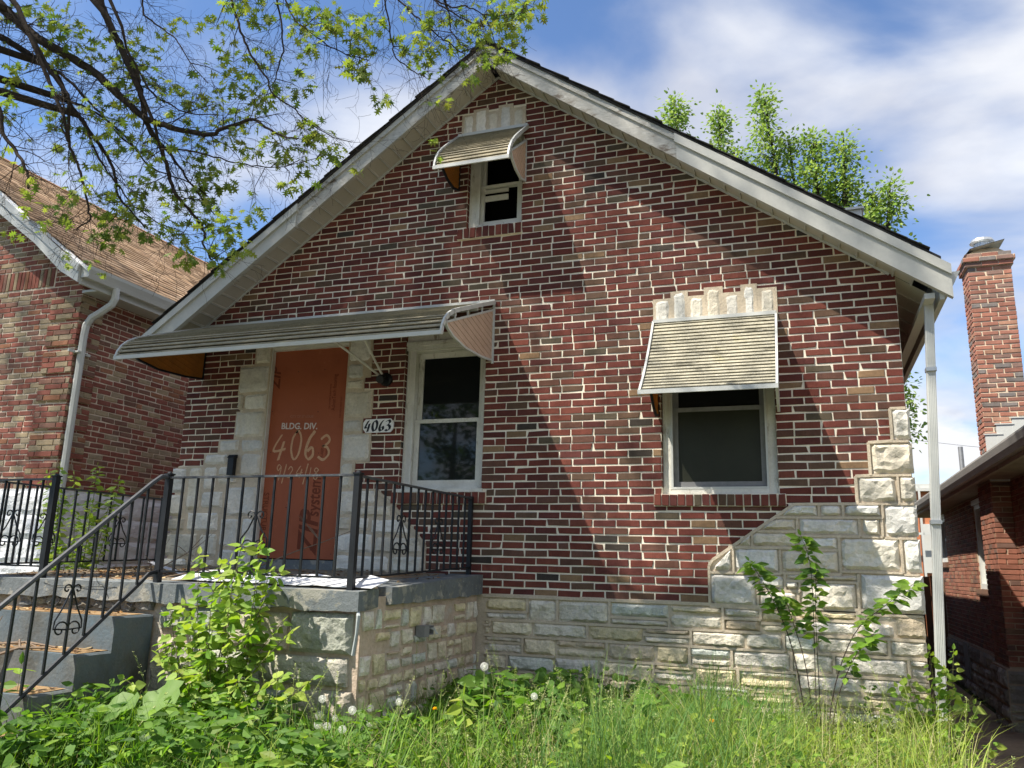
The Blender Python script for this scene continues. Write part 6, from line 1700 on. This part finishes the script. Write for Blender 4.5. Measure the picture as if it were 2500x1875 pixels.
def stem_plant(name, label, cat, stems, tpl, size, bases, per_m, group=None, spread=.06, stem_r=.005, stemcol=(.12, .12, .05), twin=True, start=.15, droop=(-.55, .25), parentless=True, tipboost=1.0, rng_seed=1):
    """stems: list of polylines (each a list of points); leaves alternate along them"""
    rnd = random.Random(rng_seed); base = stems[0][0]
    root = thing(name, label, cat, base, group)
    st = MB(); P = []; A = []; S = []
    for pl in stems:
        pts = []
        PP = [V(p) for p in pl]
        for i in range(len(PP) - 1):
            p0, p1, p2, p3 = PP[max(i - 1, 0)], PP[i], PP[i + 1], PP[min(i + 2, len(PP) - 1)]
            for k in range(5):
                t = k / 5; pts.append(.5 * ((2 * p1) + (p2 - p0) * t + (2 * p0 - 5 * p1 + 4 * p2 - p3) * t * t + (3 * p1 - p0 - 3 * p2 + p3) * t ** 3))
        pts.append(PP[-1]); m = len(pts)
        r0 = stem_r * rnd.uniform(.8, 1.2)
        st.tube(pts, [max(.0012, r0 * (1 - .75 * i / (m - 1))) for i in range(m)], 5, stemcol)
        L = sum((b - a).length for a, b in zip(pts[:-1], pts[1:]))
        nl_ = max(3, int(L * per_m)); ang = rnd.uniform(0, 6.28)
        for k in range(nl_):
            t = start + (1 - start) * (k + rnd.uniform(0, .6)) / nl_; t = min(.999, t)
            i = int(t * (m - 1)); p = pts[i].lerp(pts[i + 1], t * (m - 1) - i)
            ang += 2.4 + rnd.uniform(-.4, .4)
            for q in ((0, math.pi) if twin else (0,)):
                d = V((math.cos(ang + q), math.sin(ang + q), rnd.uniform(*droop)))
                d.normalize(); pet = rnd.uniform(.1, .8) * spread
                pp = p + d * pet
                st.tube([p, pp], [.0012, .0009], 3, (.16, .2, .06), cap=False)
                P.append(pp); A.append(d); S.append(rnd.uniform(*size) * (1 + (tipboost - 1) * t))
        P.append(pts[-1]); A.append((pts[-1] - pts[-2]).normalized() + V((0, 0, -.2))); S.append(size[0])
    st.build('stem', M_STEM, root, True)
    lf = MB(); n = len(P)
    leaves(lf, tpl, np.array(P), np.array(A), norm(np.array([-.25, -.85, .75]) + RNG.normal(0, .40, (n, 3))), np.array(S), mixcols(n, bases, .25))
    lf.build('foliage', M_LEAF, root)
    return root


def arc(b, t, bend, n=4):
    b, t = V(b), V(t); bend = V(bend)
    return [tuple(b.lerp(t, k / n) + bend * math.sin(math.pi * k / n)) for k in range(n + 1)]
rb_ = random.Random(23)
bst = []
for (x, y, z) in [(-3.33, -2.28, .36), (-3.46, -2.30, .34), (-3.40, -2.22, .30), (-3.58, -2.25, .24), (-3.79, -2.30, .27), (-3.70, -2.2, .20), (-3.30, -2.2, .20), (-3.19, -2.25, .17), (-3.89, -2.28, -.06), (-3.98, -2.3, -.09), (-3.95, -2.36, -.28), (-3.13, -2.26, -.13), (-3.02, -2.3, -.18), (-3.55, -2.42, .05), (-3.4, -2.45, -.05), (-3.7, -2.45, -.12), (-3.25, -2.42, -.2), (-3.5, -2.5, -.28), (-3.85, -2.5, -.35), (-2.85, -2.3, -.45), (-2.95, -2.45, -.42), (-3.2, -2.55, -.45), (-3.6, -2.6, -.42), (-4.05, -2.55, -.5)]:
    bst.append(arc((-3.52 + rb_.uniform(-.16, .16), -2.28 + rb_.uniform(-.1, .06), -.98), (x, y, z), (rb_.uniform(-.05, .05), rb_.uniform(-.08, .02), .05)))
stem_plant('leafy_shrub', 'bright green leafy shrub growing up in front of the porch', 'shrub', bst, HEART, (.055, .098), GREENS[1:3] + BRIGHT, 21, spread=.03, rng_seed=3, stem_r=.006)
stem_plant('leafy_shrub', 'pale new-leaved sapling behind the porch railing on the left', 'shrub', [arc((-6.42, -.92, -.95), t_, (rb_.uniform(-.1, .1), 0, .1), 5) for t_ in [(-6.75, -.9, 1.08), (-6.5, -.95, .98), (-6.28, -.9, 1.06), (-6.0, -.9, .93), (-6.15, -.8, .85), (-6.6, -1.0, .8), (-6.9, -.9, 1.0), (-6.4, -.8, .6), (-6.2, -1.0, .72), (-6.75, -1.0, .62), (-6.5, -.9, .35), (-6.3, -.95, .25)]], OVATE, (.05, .10), BRIGHT + [(.26, .36, .09)], 16, spread=.02, rng_seed=5, start=.42)
sap = [[(-.02, -.75, -.98), (-.012, -.76, -.5), (.0, -.75, .24), (-.055, -.75, .50)], [(.0, -.74, -.98), (.01, -.74, -.5), (.012, -.74, -.05), (.03, -.76, .28)],
       [(-.05, -.76, -.98), (-.138, -.76, -.28), (-.262, -.75, .077), (-.40, -.75, .32)], [(-.03, -.74, -.98), (-.06, -.75, -.4), (-.14, -.75, -.05), (-.18, -.75, .10)],
       [(.04, -.75, -.98), (.085, -.75, -.552), (.24, -.75, -.14), (.46, -.75, .07), (.62, -.76, .20)], [(.05, -.77, -.98), (.10, -.8, -.6), (.22, -.82, -.3), (.36, -.8, -.12)]]
stem_plant('young_tree', 'thin many-stemmed sapling standing before the pale corner stones', 'sapling', sap, OVATE, (.05, .085), GREENS[1:3] + [(.10, .19, .04)], 22, spread=.03, start=.55, stemcol=(.05, .035, .03), rng_seed=8, stem_r=.0045, tipboost=1.35)
vn = []
for t_ in [(.868, -.4, -.22), (.80, -.42, -.36), (.72, -.42, -.23), (.69, -.4, -.55), (.50, -.45, -.48), (.48, -.42, -.62), (.92, -.4, -.70), (1.05, -.4, -.80), (.62, -.45, -.85), (.85, -.35, -.5), (.95, -.45, -.55), (.58, -.5, -.42), (.75, -.5, -.7), (.40, -.45, -.75), (1.12, -.5, -.95)]:
    vn.append(arc((.70 + rb_.uniform(-.1, .12), -.38 + rb_.uniform(-.06, .06), -1.12), t_, (rb_.uniform(-.04, .04), -.02, .05)))
stem_plant('climbing_weed', 'yellow-green climbing weed round the foot of the downspout', 'weed', vn, HEART, (.04, .085), GREENS[1:3] + BRIGHT, 20, spread=.035, rng_seed=12, stem_r=.004)
# single bright stems in the grass
for (lab, pts, sz, sd) in (('yellow-green stem with long pointed leaves rising from the grass at the centre', [(-1.97, -2.1, -1.0), (-1.95, -2.12, -.75), (-1.93, -2.15, -.50)], (.08, .12), 4), ('yellow-leaved seedling near the bottom edge in front of the long grass', [(-1.18, -2.35, -1.0), (-1.17, -2.36, -.8), (-1.16, -2.38, -.55)], (.07, .10), 6), ('bright seedling with pointed leaves beside the dandelion clocks', [(-3.02, -2.75, -1.0), (-3.0, -2.76, -.88), (-2.98, -2.78, -.72)], (.06, .09), 9), ('five-leaved creeper sprig standing on the lowest visible step', [(-4.58, -2.85, -.8), (-4.57, -2.85, -.6), (-4.56, -2.86, -.42)], (.08, .12), 11)):
    stem_plant('seedling', lab, 'plant', [pts], OVATE, sz, BRIGHT if sd != 11 else GREENS, 16, spread=.01, rng_seed=sd, stem_r=.003, start=.3)
# big rhubarb-like burdock leaves by the steps
bd = thing('burdock', 'clump of very large wavy burdock leaves at the foot of the steps', 'plant', (-4.3, -2.75, -1.0))
for i, (cx, cy_, cz, r, ax, el) in enumerate([(-4.33, -2.72, -.80, .19, 2.6, .45), (-4.55, -2.72, -.70, .16, 3.2, .7), (-4.12, -2.76, -.80, .17, .2, .5), (-4.22, -2.85, -.92, .17, 4.9, .35), (-3.60, -2.75, -.60, .15, .5, .5), (-3.9, -2.78, -.68, .15, 1.2, .8), (-4.45, -2.9, -.93, .15, 3.6, .3)]):
    lb = MB(); nr_, na = 5, 22; A_ = V((math.cos(ax), math.sin(ax), .1)).normalized(); Nn = V((-.25, -.65, el + .3)).normalized(); Bb = Nn.cross(A_).normalized(); A_ = Bb.cross(Nn)
    vs = [V((cx, cy_, cz))]
    for k in range(1, nr_ + 1):
        for j in range(na):
            a = 2 * math.pi * j / na; q = r * k / nr_ * (1 + .10 * math.sin(a * 7 + i) * (k / nr_) + .22 * math.cos(a)) * (1 - .25 * max(0, -math.cos(a)) ** 6)
            w = .022 * math.sin(a * 6 + i * 2) * (k / nr_) ** 2 + .03 * (k / nr_) ** 2 - .012 * (abs(math.sin(a * 5)) < .25) * (k / nr_)
            vs.append(V((cx, cy_, cz)) + A_ * q * math.cos(a) + Bb * q * math.sin(a) + Nn * w)
    fs = [(0, 1 + j, 1 + (j + 1) % na) for j in range(na)]
    for k in range(nr_ - 1):
        for j in range(na): fs.append((1 + k * na + j, 1 + (k + 1) * na + j, 1 + (k + 1) * na + (j + 1) % na, 1 + k * na + (j + 1) % na))
    lb.add([tuple(v) for v in vs], fs, vary((.17, .27, .075), rb_, .2)); lb.build('leaf', M_LEAF, bd, True)
    MB().tube([(-4.1 + .1 * (cx + 4.1), -2.8, -1.02), (cx - A_.x * .1, cy_ - A_.y * .1, cz - .12), (cx, cy_, cz)], .008, 6, (.3, .33, .15)).build('stalk', M_STEM, bd)
# dandelion clocks: a ball of fine hairs on a hollow stalk
def clock_mesh():
    b = MB(); rnd = random.Random(4)
    b.tube([(0, 0, -.005), (0, 0, .005)], [.0035, .003], 6)
    for k in range(90):
        z = 1 - 2 * (k + .5) / 90; a = k * 2.39996; r = math.sqrt(1 - z * z); d = V((r * math.cos(a), r * math.sin(a), z)); R0 = .023
        p = d * R0; o = d.orthogonal().normalized(); o2 = d.cross(o)
        b.tube([d * .003, p], [.0002, .0002], 3, cap=False)
        for j in range(5):
            an = 2 * math.pi * j / 5 + k; e = p + (o * math.cos(an) + o2 * math.sin(an)) * .0058 + d * .0022; s_ = (o * -math.sin(an) + o2 * math.cos(an)) * .0009
            b.add([tuple(p), tuple(e + s_), tuple(e - s_)], [(0, 1, 2)])
    return b.mesh('seed_head', M_SEED)
DLAB = ['topmost dandelion clock of the left cluster in front of the porch corner stone', 'second dandelion clock from the top, left side of the porch corner cluster', 'third dandelion clock from the top, left side of the porch corner cluster',
        'low dandelion clock in the middle of the cluster before the porch corner', 'low dandelion clock at the right end of the cluster before the porch corner', 'dandelion clock above the two low ones in the porch corner cluster',
        'lowest dandelion clock of the left cluster, down among the leaves', 'highest dandelion clock in front of the porch side wall', 'dandelion clock below and left of the highest one by the porch side wall',
        'upper dandelion clock just right of the porch corner', 'middle dandelion clock of the column just right of the porch corner', 'bottom dandelion clock of the column just right of the porch corner',
        'lone dandelion clock high against the foundation at the right of the porch', 'dandelion clock in the grass right of the porch and left of the sapling', 'dandelion clock between the two groups at the porch corner', 'dandelion clock standing left of the bright shrub by the steps']
ck = clock_mesh(); rk = random.Random(14)
DL = [(-3.026, -.629), (-3.042, -.727), (-3.043, -.786), (-2.977, -.792), (-2.862, -.80), (-2.917, -.737), (-3.041, -.878), (-2.471, -.604), (-2.569, -.689), (-2.672, -.657), (-2.672, -.746), (-2.665, -.834), (-1.905, -.358), (-1.581, -.506), (-2.80, -.68), (-4.0, -.70)]
for i, (x, z) in enumerate(DL):
    y = -1.9; k_ = 1.0
    if i in (12, 13): k_ = 1.0
    c = CAM.lerp(V((x, y, z)), rk.uniform(.93, 1.06) if x > -2.7 else rk.uniform(.86, .94))
    gzv = ground_z(c.x, c.y)
    far = {12: 'lone dandelion clock high against the foundation at the right of the porch', 13: 'dandelion clock in the grass right of centre', 15: 'dandelion clock standing left of the bright shrub'}
    d = thing('dandelion_clock', DLAB[i], 'dandelion', (c.x, c.y, gzv), 'dandelion clocks in the front grass')
    MB().tube([(c.x + rk.uniform(-.03, .03), c.y + rk.uniform(-.03, .03), gzv), (c.x + .006, c.y, (gzv + c.z) / 2), (c.x, c.y, c.z)], .0019, 5, (.28, .34, .12)).build('stalk', M_STEM, d)
    o = link(bpy.data.objects.new('seed_head', ck), d); o.location = c; o.rotation_euler = (rk.uniform(0, 3), rk.uniform(0, 3), 0); s_ = rk.uniform(.78, .98); o.scale = (s_, s_, s_)
for (x, y, z, lab) in ((-2.223, -1.9, -.627, 'yellow dandelion flower in the grass near the porch'), (-.554, -1.9, -.559, 'yellow dandelion flower in the long grass at the right')):
    d = thing('dandelion_flower', lab, 'dandelion', (x, y, ground_z(x, y)))
    MB().tube([(x, y, ground_z(x, y)), (x, y, z)], .002, 5, (.28, .34, .12)).build('stalk', M_STEM, d)
    b = MB(); n = 60; leaves(b, DIAM, np.tile(np.array([[x, y, z]]), (n, 1)), rdir(n, -.1, .9), np.tile([[0, 0, 1.0]], (n, 1)), RNG.uniform(.014, .019, n), cols(n, (.85, .55, .02), .1, .03)); b.build('petals', M_LEAF, d)

# ------------------------------------------------------------------ the oak over the yard
oak = thing('oak_tree', 'oak with bare drooping twigs and tufts of young leaves over the yard', 'tree', (-9.3, -4.6, -1.2))
ro = random.Random(71)
wood = MB(); twg = MB()
allpts = []
for L in OAK_LIMBS:
    pts = [V(p[:3]) for p in L]; rad = [p[3] for p in L]
    q = []; qr = []
    for i in range(len(pts) - 1):
        p0, p1, p2, p3 = pts[max(i - 1, 0)], pts[i], pts[i + 1], pts[min(i + 2, len(pts) - 1)]
        for k in range(4):
            t = k / 4; q.append(.5 * ((2 * p1) + (p2 - p0) * t + (2 * p0 - 5 * p1 + 4 * p2 - p3) * t * t + (3 * p1 - p0 - 3 * p2 + p3) * t ** 3) + V((ro.uniform(-.006, .006), ro.uniform(-.01, .01), ro.uniform(-.006, .006)))); qr.append(rad[i] + (rad[i + 1] - rad[i]) * t)
    q.append(pts[-1]); qr.append(rad[-1])
    wood.tube(q, [r * 1.08 for r in qr], 8)
    allpts += list(zip(q, qr))
# twigs: short curved side shoots that fork
def twig(p, d, L, r, lvl):
    n = 5; pts = [p]; dd = d.copy()
    for k in range(n):
        dd = (dd + V((ro.uniform(-.28, .28), ro.uniform(-.28, .28), ro.uniform(-.30, .22)))).normalized()
        p = p + dd * L / n; pts.append(p)
    twg.tube(pts, [max(.0009, r * (1 - .7 * k / n)) for k in range(n + 1)], 4, cap=False)
    tips.append(pts[-1])
    if lvl > 0:
        for k in range(1, n + 1):
            if ro.random() < .62:
                s_ = dd.orthogonal(); a = ro.uniform(0, 6.28); sd_ = (Matrix.Rotation(a, 3, dd) @ s_)
                twig(pts[k], (dd * .8 + sd_ * .8 + V((.12, 0, -.16))).normalized(), L * ro.uniform(.35, .6), r * .55, lvl - 1)
tips = []
for i in range(0, len(allpts) - 1):
    p, r = allpts[i]
    t = (allpts[i + 1][0] - p)
    if t.length > .5 or t.length < 1e-4: continue
    t.normalize()
    if ro.random() < .78:
        a = ro.uniform(0, 6.28); sd_ = Matrix.Rotation(a, 3, t) @ t.orthogonal()
        twig(p, (t * .75 + sd_ * .9 + V((.15, 0, -.22))).normalized(), ro.uniform(.16, .46), min(.0042, max(.0018, r * .35)), 2)
lfm = MB(); PP = []; AA = []
ap = np.array([tuple(p) for p, r in allpts]); tp = np.array([tuple(t) for t in tips])
for (x, y, z, r) in OAK_TUFTS[0]:
    c = np.array([x, y, z]); d2 = ((ap - c) ** 2).sum(1); j = int(d2.argmin()); s_ = V(ap[j]); e = V(c)
    mid = s_.lerp(e, .5) + V((ro.uniform(-.04, .04), ro.uniform(-.04, .04), .03))
    twg.tube([s_, mid, e], [.004, .003, .0015], 4, cap=False)
    n = int(11 + 1500 * r * r)
    for k in range(n):
        v_ = V((ro.gauss(0, 1), ro.gauss(0, 1), ro.gauss(0, .8))) * r * .40
        PP.append(e + v_); AA.append(v_.normalized() + V((ro.uniform(-.4, .4), ro.uniform(-.4, .4), ro.uniform(-.7, .1))))
        if k % 5 == 0: twg.tube([e, e + v_], [.0012, .0008], 3, cap=False)
for t in tips:
    if ro.random() < .035:
        for k in range(3): PP.append(t + V((ro.uniform(-.02, .02), ro.uniform(-.02, .02), ro.uniform(-.02, .02)))); AA.append(V((ro.uniform(-1, 1), ro.uniform(-1, 1), ro.uniform(-.8, .1))))
n = len(PP); leaves(lfm, STAR, np.array([tuple(p) for p in PP]), np.array([tuple(p) for p in AA]), norm(np.array([-.2, -.2, 1.0]) + RNG.normal(0, .55, (n, 3))), RNG.uniform(.055, .10, n), mixcols(n, [(.20, .27, .055), (.24, .31, .06), (.14, .21, .045), (.28, .33, .07)], .22))
# trunk and upper limbs (out of the picture to the upper left) and the crown above them
tk = [(-9.3, -4.6, -1.5), (-9.28, -4.6, .2), (-9.2, -4.55, 2.2), (-9.0, -4.4, 4.2), (-8.95, -4.6, 6.4), (-8.9, -4.75, 9.0), (-8.85, -5.0, 13.0), (-8.7, -5.2, 18.5)]
wood.tube([V(p) for p in tk], [.36, .29, .26, .25, .22, .18, .12, .03], 12)
st0 = [V(L[0][:3]) for L in OAK_LIMBS]
for s_ in st0:
    if True:
        if s_.x < -5.2 and s_.z < 4.6:
            b0 = V((-9.05, -4.45, min(6.2, s_.z + .5))); wood.tube([b0, b0.lerp(s_, .5) + V((0, 0, .25)), s_], [.07, .05, .025], 7)
        else:
            b0 = V((-8.7, -4.2, 7.0)); wood.tube([b0, s_ + V((-1.6, -.6, 2.4)), s_ + V((-.5, -.2, 1.1)), s_ + V((-.06, -.02, .2)), s_], [.07, .04, .02, .012, .008], 7)
# crown clumps: placed where they stand between the sun and the house front, with gaps where sun comes through
def frame_pos(p):
    d = p - CAM; zc = d.dot(F_)
    if zc < .2: return None
    f_ = 1977.746
    return 1250 + f_ * d.dot(R_) / zc, 937.5 - f_ * d.dot(U_) / zc
crn = MB(); CP = []; CA = []; nclump = 0
SL = V((1.1, 1.0, -2.15))
def gap(x, z):
    for pl, r in SUN_GAPS:
        for (a, b), (c, d) in zip(pl[:-1], pl[1:]):
            L2 = (c - a) ** 2 + (d - b) ** 2; t = max(0, min(1, ((x - a) * (c - a) + (z - b) * (d - b)) / L2)); 
            if math.hypot(x - a - t * (c - a), z - b - t * (d - b)) < r + .48: return True
    return False
for k in range(CROWN_CLUMPS):
    x, z = ro.uniform(-9.5, 1.6), ro.uniform(-1.5, 6.0); t = ro.uniform(4.6, 8.6)
    c = V((x, 0, z)) - SL * t
    if c.x < -18 or c.z < 7.5 or c.z > 23: continue
    f_ = frame_pos(c)
    if f_ is not None and -120 < f_[0] < 2620 and f_[1] > -110: continue
    dens = .80 + .45 * mnoise.noise(V(((x + .33 * z) * .95, z * .22, 2.2)))
    if x > -.3: dens *= .62
    if x < -6.4: dens *= .3; dens -= .12
    if z < .2: dens *= .55
    if ro.random() > dens + (.25 if x > -6.4 else .06) or (gap(x, z)): continue
    m = ro.randint(16, 34); rad = ro.uniform(.28, .60)
    for j in range(m):
        v_ = V((ro.gauss(0, 1), ro.gauss(0, 1), ro.gauss(0, .7))) * rad; p = c + v_
        CP.append(tuple(p)); CA.append((ro.uniform(-1, 1), ro.uniform(-1, 1), ro.uniform(-.7, .2)))
    nclump += 1
    if k % 22 == 0:
        h = min(17.5, max(6, c.z - 1.2)); b0 = V((-9.0 + (h - 4) * .02, -4.5 - (h - 4) * .05, h)); twg.tube([b0, b0.lerp(c, .5) + V((ro.uniform(-.2, .2), ro.uniform(-.2, .2), .3)), c], [.014, .009, .004], 4, cap=False)
n = len(CP)
leaves(crn, STAR, np.array(CP), np.array(CA), norm(np.array([0, 0, 1.0]) + RNG.normal(0, .5, (n, 3))), RNG.uniform(.07, .12, n), mixcols(n, [(.15, .22, .045), (.12, .19, .04)], .2))
wood.build('trunk', M_BARK, oak, True); twg.build('twigs', M_BARK, oak); lfm.build('foliage', M_LEAF, oak); crn.build('crown', M_LEAF, oak)


# ------------------------------------------------------------------ trees behind
def plume_tree(label, base, plumes, seed, group=None, dens=1.0, leaf=(.07, .13), bases=((.25, .35, .085), (.21, .31, .075), (.30, .39, .11), (.16, .25, .06))):
    """several upright leafy plumes (centre, half width, height) on a forked trunk"""
    rnd = random.Random(seed); rng = np.random.default_rng(seed)
    root = thing('street_tree', label, 'tree', base, group)
    tr_ = MB(); lf = MB(); b = V(base)
    fork = b + V((0, 0, (min(p[2] for p in plumes) - b.z) * .55))
    tr_.tube([b, b.lerp(fork, .5), fork], [.22, .18, .15], 8)
    P = []; A = []; C2 = []
    for (x, y, z0, z1, w) in plumes:
        top = V((x, y, z1)); bot = V((x + (fork.x - x) * .25, y, z0))
        tr_.tube([fork, fork.lerp(bot, .6), bot, top.lerp(bot, .25), top], [.10, .07, .05, .03, .008], 6)
        H = z1 - z0; nb = int(42 * H * (w / .9) * dens)
        for k in range(nb):
            t = rnd.random() ** .8; a0 = rnd.uniform(0, 6.28); prof = w * (1 - t) ** .55 * (.55 + .45 * math.sin(min(1, t * 2.2 + .35) * math.pi * .5)) * (.72 + .5 * mnoise.noise(V((t * 5.5, x * 3 + math.cos(a0) * 1.2, seed + math.sin(a0) * 1.2))) + .25 * math.sin(t * 19 + x * 5))
            a = a0; rr = prof * 1.12 * math.sqrt(rnd.uniform(.05, 1))
            c = V((x + rr * math.cos(a), y + rr * math.sin(a), z0 + H * t)); axp = bot.lerp(top, t * .95)
            tr_.tube([axp - V((0, 0, .15)), c], [.010, .004], 3, cap=False)
            m = rnd.randint(10, 24); rad = rnd.uniform(.09, .22)
            for j in range(m):
                v_ = V((rnd.gauss(0, 1), rnd.gauss(0, 1), rnd.gauss(0, .8))) * rad
                P.append(tuple(c + v_)); A.append(tuple(v_.normalized() + V((0, 0, rnd.uniform(-.5, .3)))))
    n = len(P)
    leaves(lf, OVATE if leaf[1] < .12 else HEART, np.array(P), np.array(A), norm(np.array([-.2, -.2, .9]) + rng.normal(0, .55, (n, 3))), rng.uniform(leaf[0], leaf[1], n), mixcols(n, list(bases), .22, rng), rng)
    tr_.build('trunk', M_BARK, root, True); lf.build('crown', M_LEAF, root)
    return root


plume_tree('bright green tree tops rising above the roof slope, left group of plumes', (-2.2, 14, -1.2), [(-2.95, 14, 9.6, 13.15, .62), (-1.75, 14.2, 9.2, 12.75, .60), (-2.4, 14.3, 9.0, 11.6, .7), (-1.35, 13.8, 8.8, 11.4, .4)], 5)
plume_tree('bright green spreading tree above the roof slope, right group with the tallest plume', (.9, 14, -1.2), [(-.55, 14, 9.2, 12.85, .62), (.0, 14.2, 8.8, 11.6, .5), (.62, 14, 8.4, 11.5, .62), (1.35, 14, 8.0, 11.35, .66), (1.0, 14.4, 7.6, 10.2, .8), (1.95, 14, 7.4, 9.8, .55), (2.35, 13.9, 7.0, 9.9, .38), (1.6, 13.7, 6.8, 9.0, .7)], 9)
plume_tree('small bright tree seen between the house corner and the downspout', (2.2, 14.6, -1.2), [(2.25, 14.6, 3.4, 5.3, .45), (1.9, 14.6, 3.0, 5.2, .5)], 13)
plume_tree('green tree behind the left neighbour roof', (-8.6, 13, -1.2), [(-8.9, 13, 5.2, 8.3, .9), (-8.2, 13.2, 5.0, 7.6, .8)], 21, leaf=(.08, .13))
# the line of trees across the street: behind the camera, seen only mirrored in the window panes
fm_ = MB(); rfar = np.random.default_rng(3); P = []
for k in range(13):
    x0, y0, h0 = -30 + k * 3.6 + ro.uniform(-1, 1), -27 + ro.uniform(-2, 2), ro.uniform(8.5, 12.5)
    for j in range(75):
        t = ro.random(); a = ro.uniform(0, 6.28); r = 2.9 * math.sin(math.pi * min(.98, .12 + t * .88)) ** .6 * math.sqrt(ro.random())
        c = np.array([x0 + r * math.cos(a), y0 + r * math.sin(a), 1.0 + t * (h0 - 1)]); P.append(c + rfar.normal(0, .34, (42, 3)))
    fm_.tube([V((x0, y0, -1.6)), V((x0, y0, 2)), V((x0 + .2, y0, h0 * .7))], [.3, .22, .08], 7, (.25, .2, .16))
P = np.concatenate(P); n = len(P)
leaves(fm_, DIAM, P, rdir(n, -.6, .3, rfar), norm(np.array([0, 0, 1.0]) + rfar.normal(0, .6, (n, 3))), rfar.uniform(.22, .42, n), mixcols(n, [(.07, .14, .03), (.09, .16, .035)], .25, rfar), rfar)
tag(fm_.build('street_tree_line', M_LEAF), 'line of leafy trees across the street, mirrored in the windows', 'trees', kind='stuff')
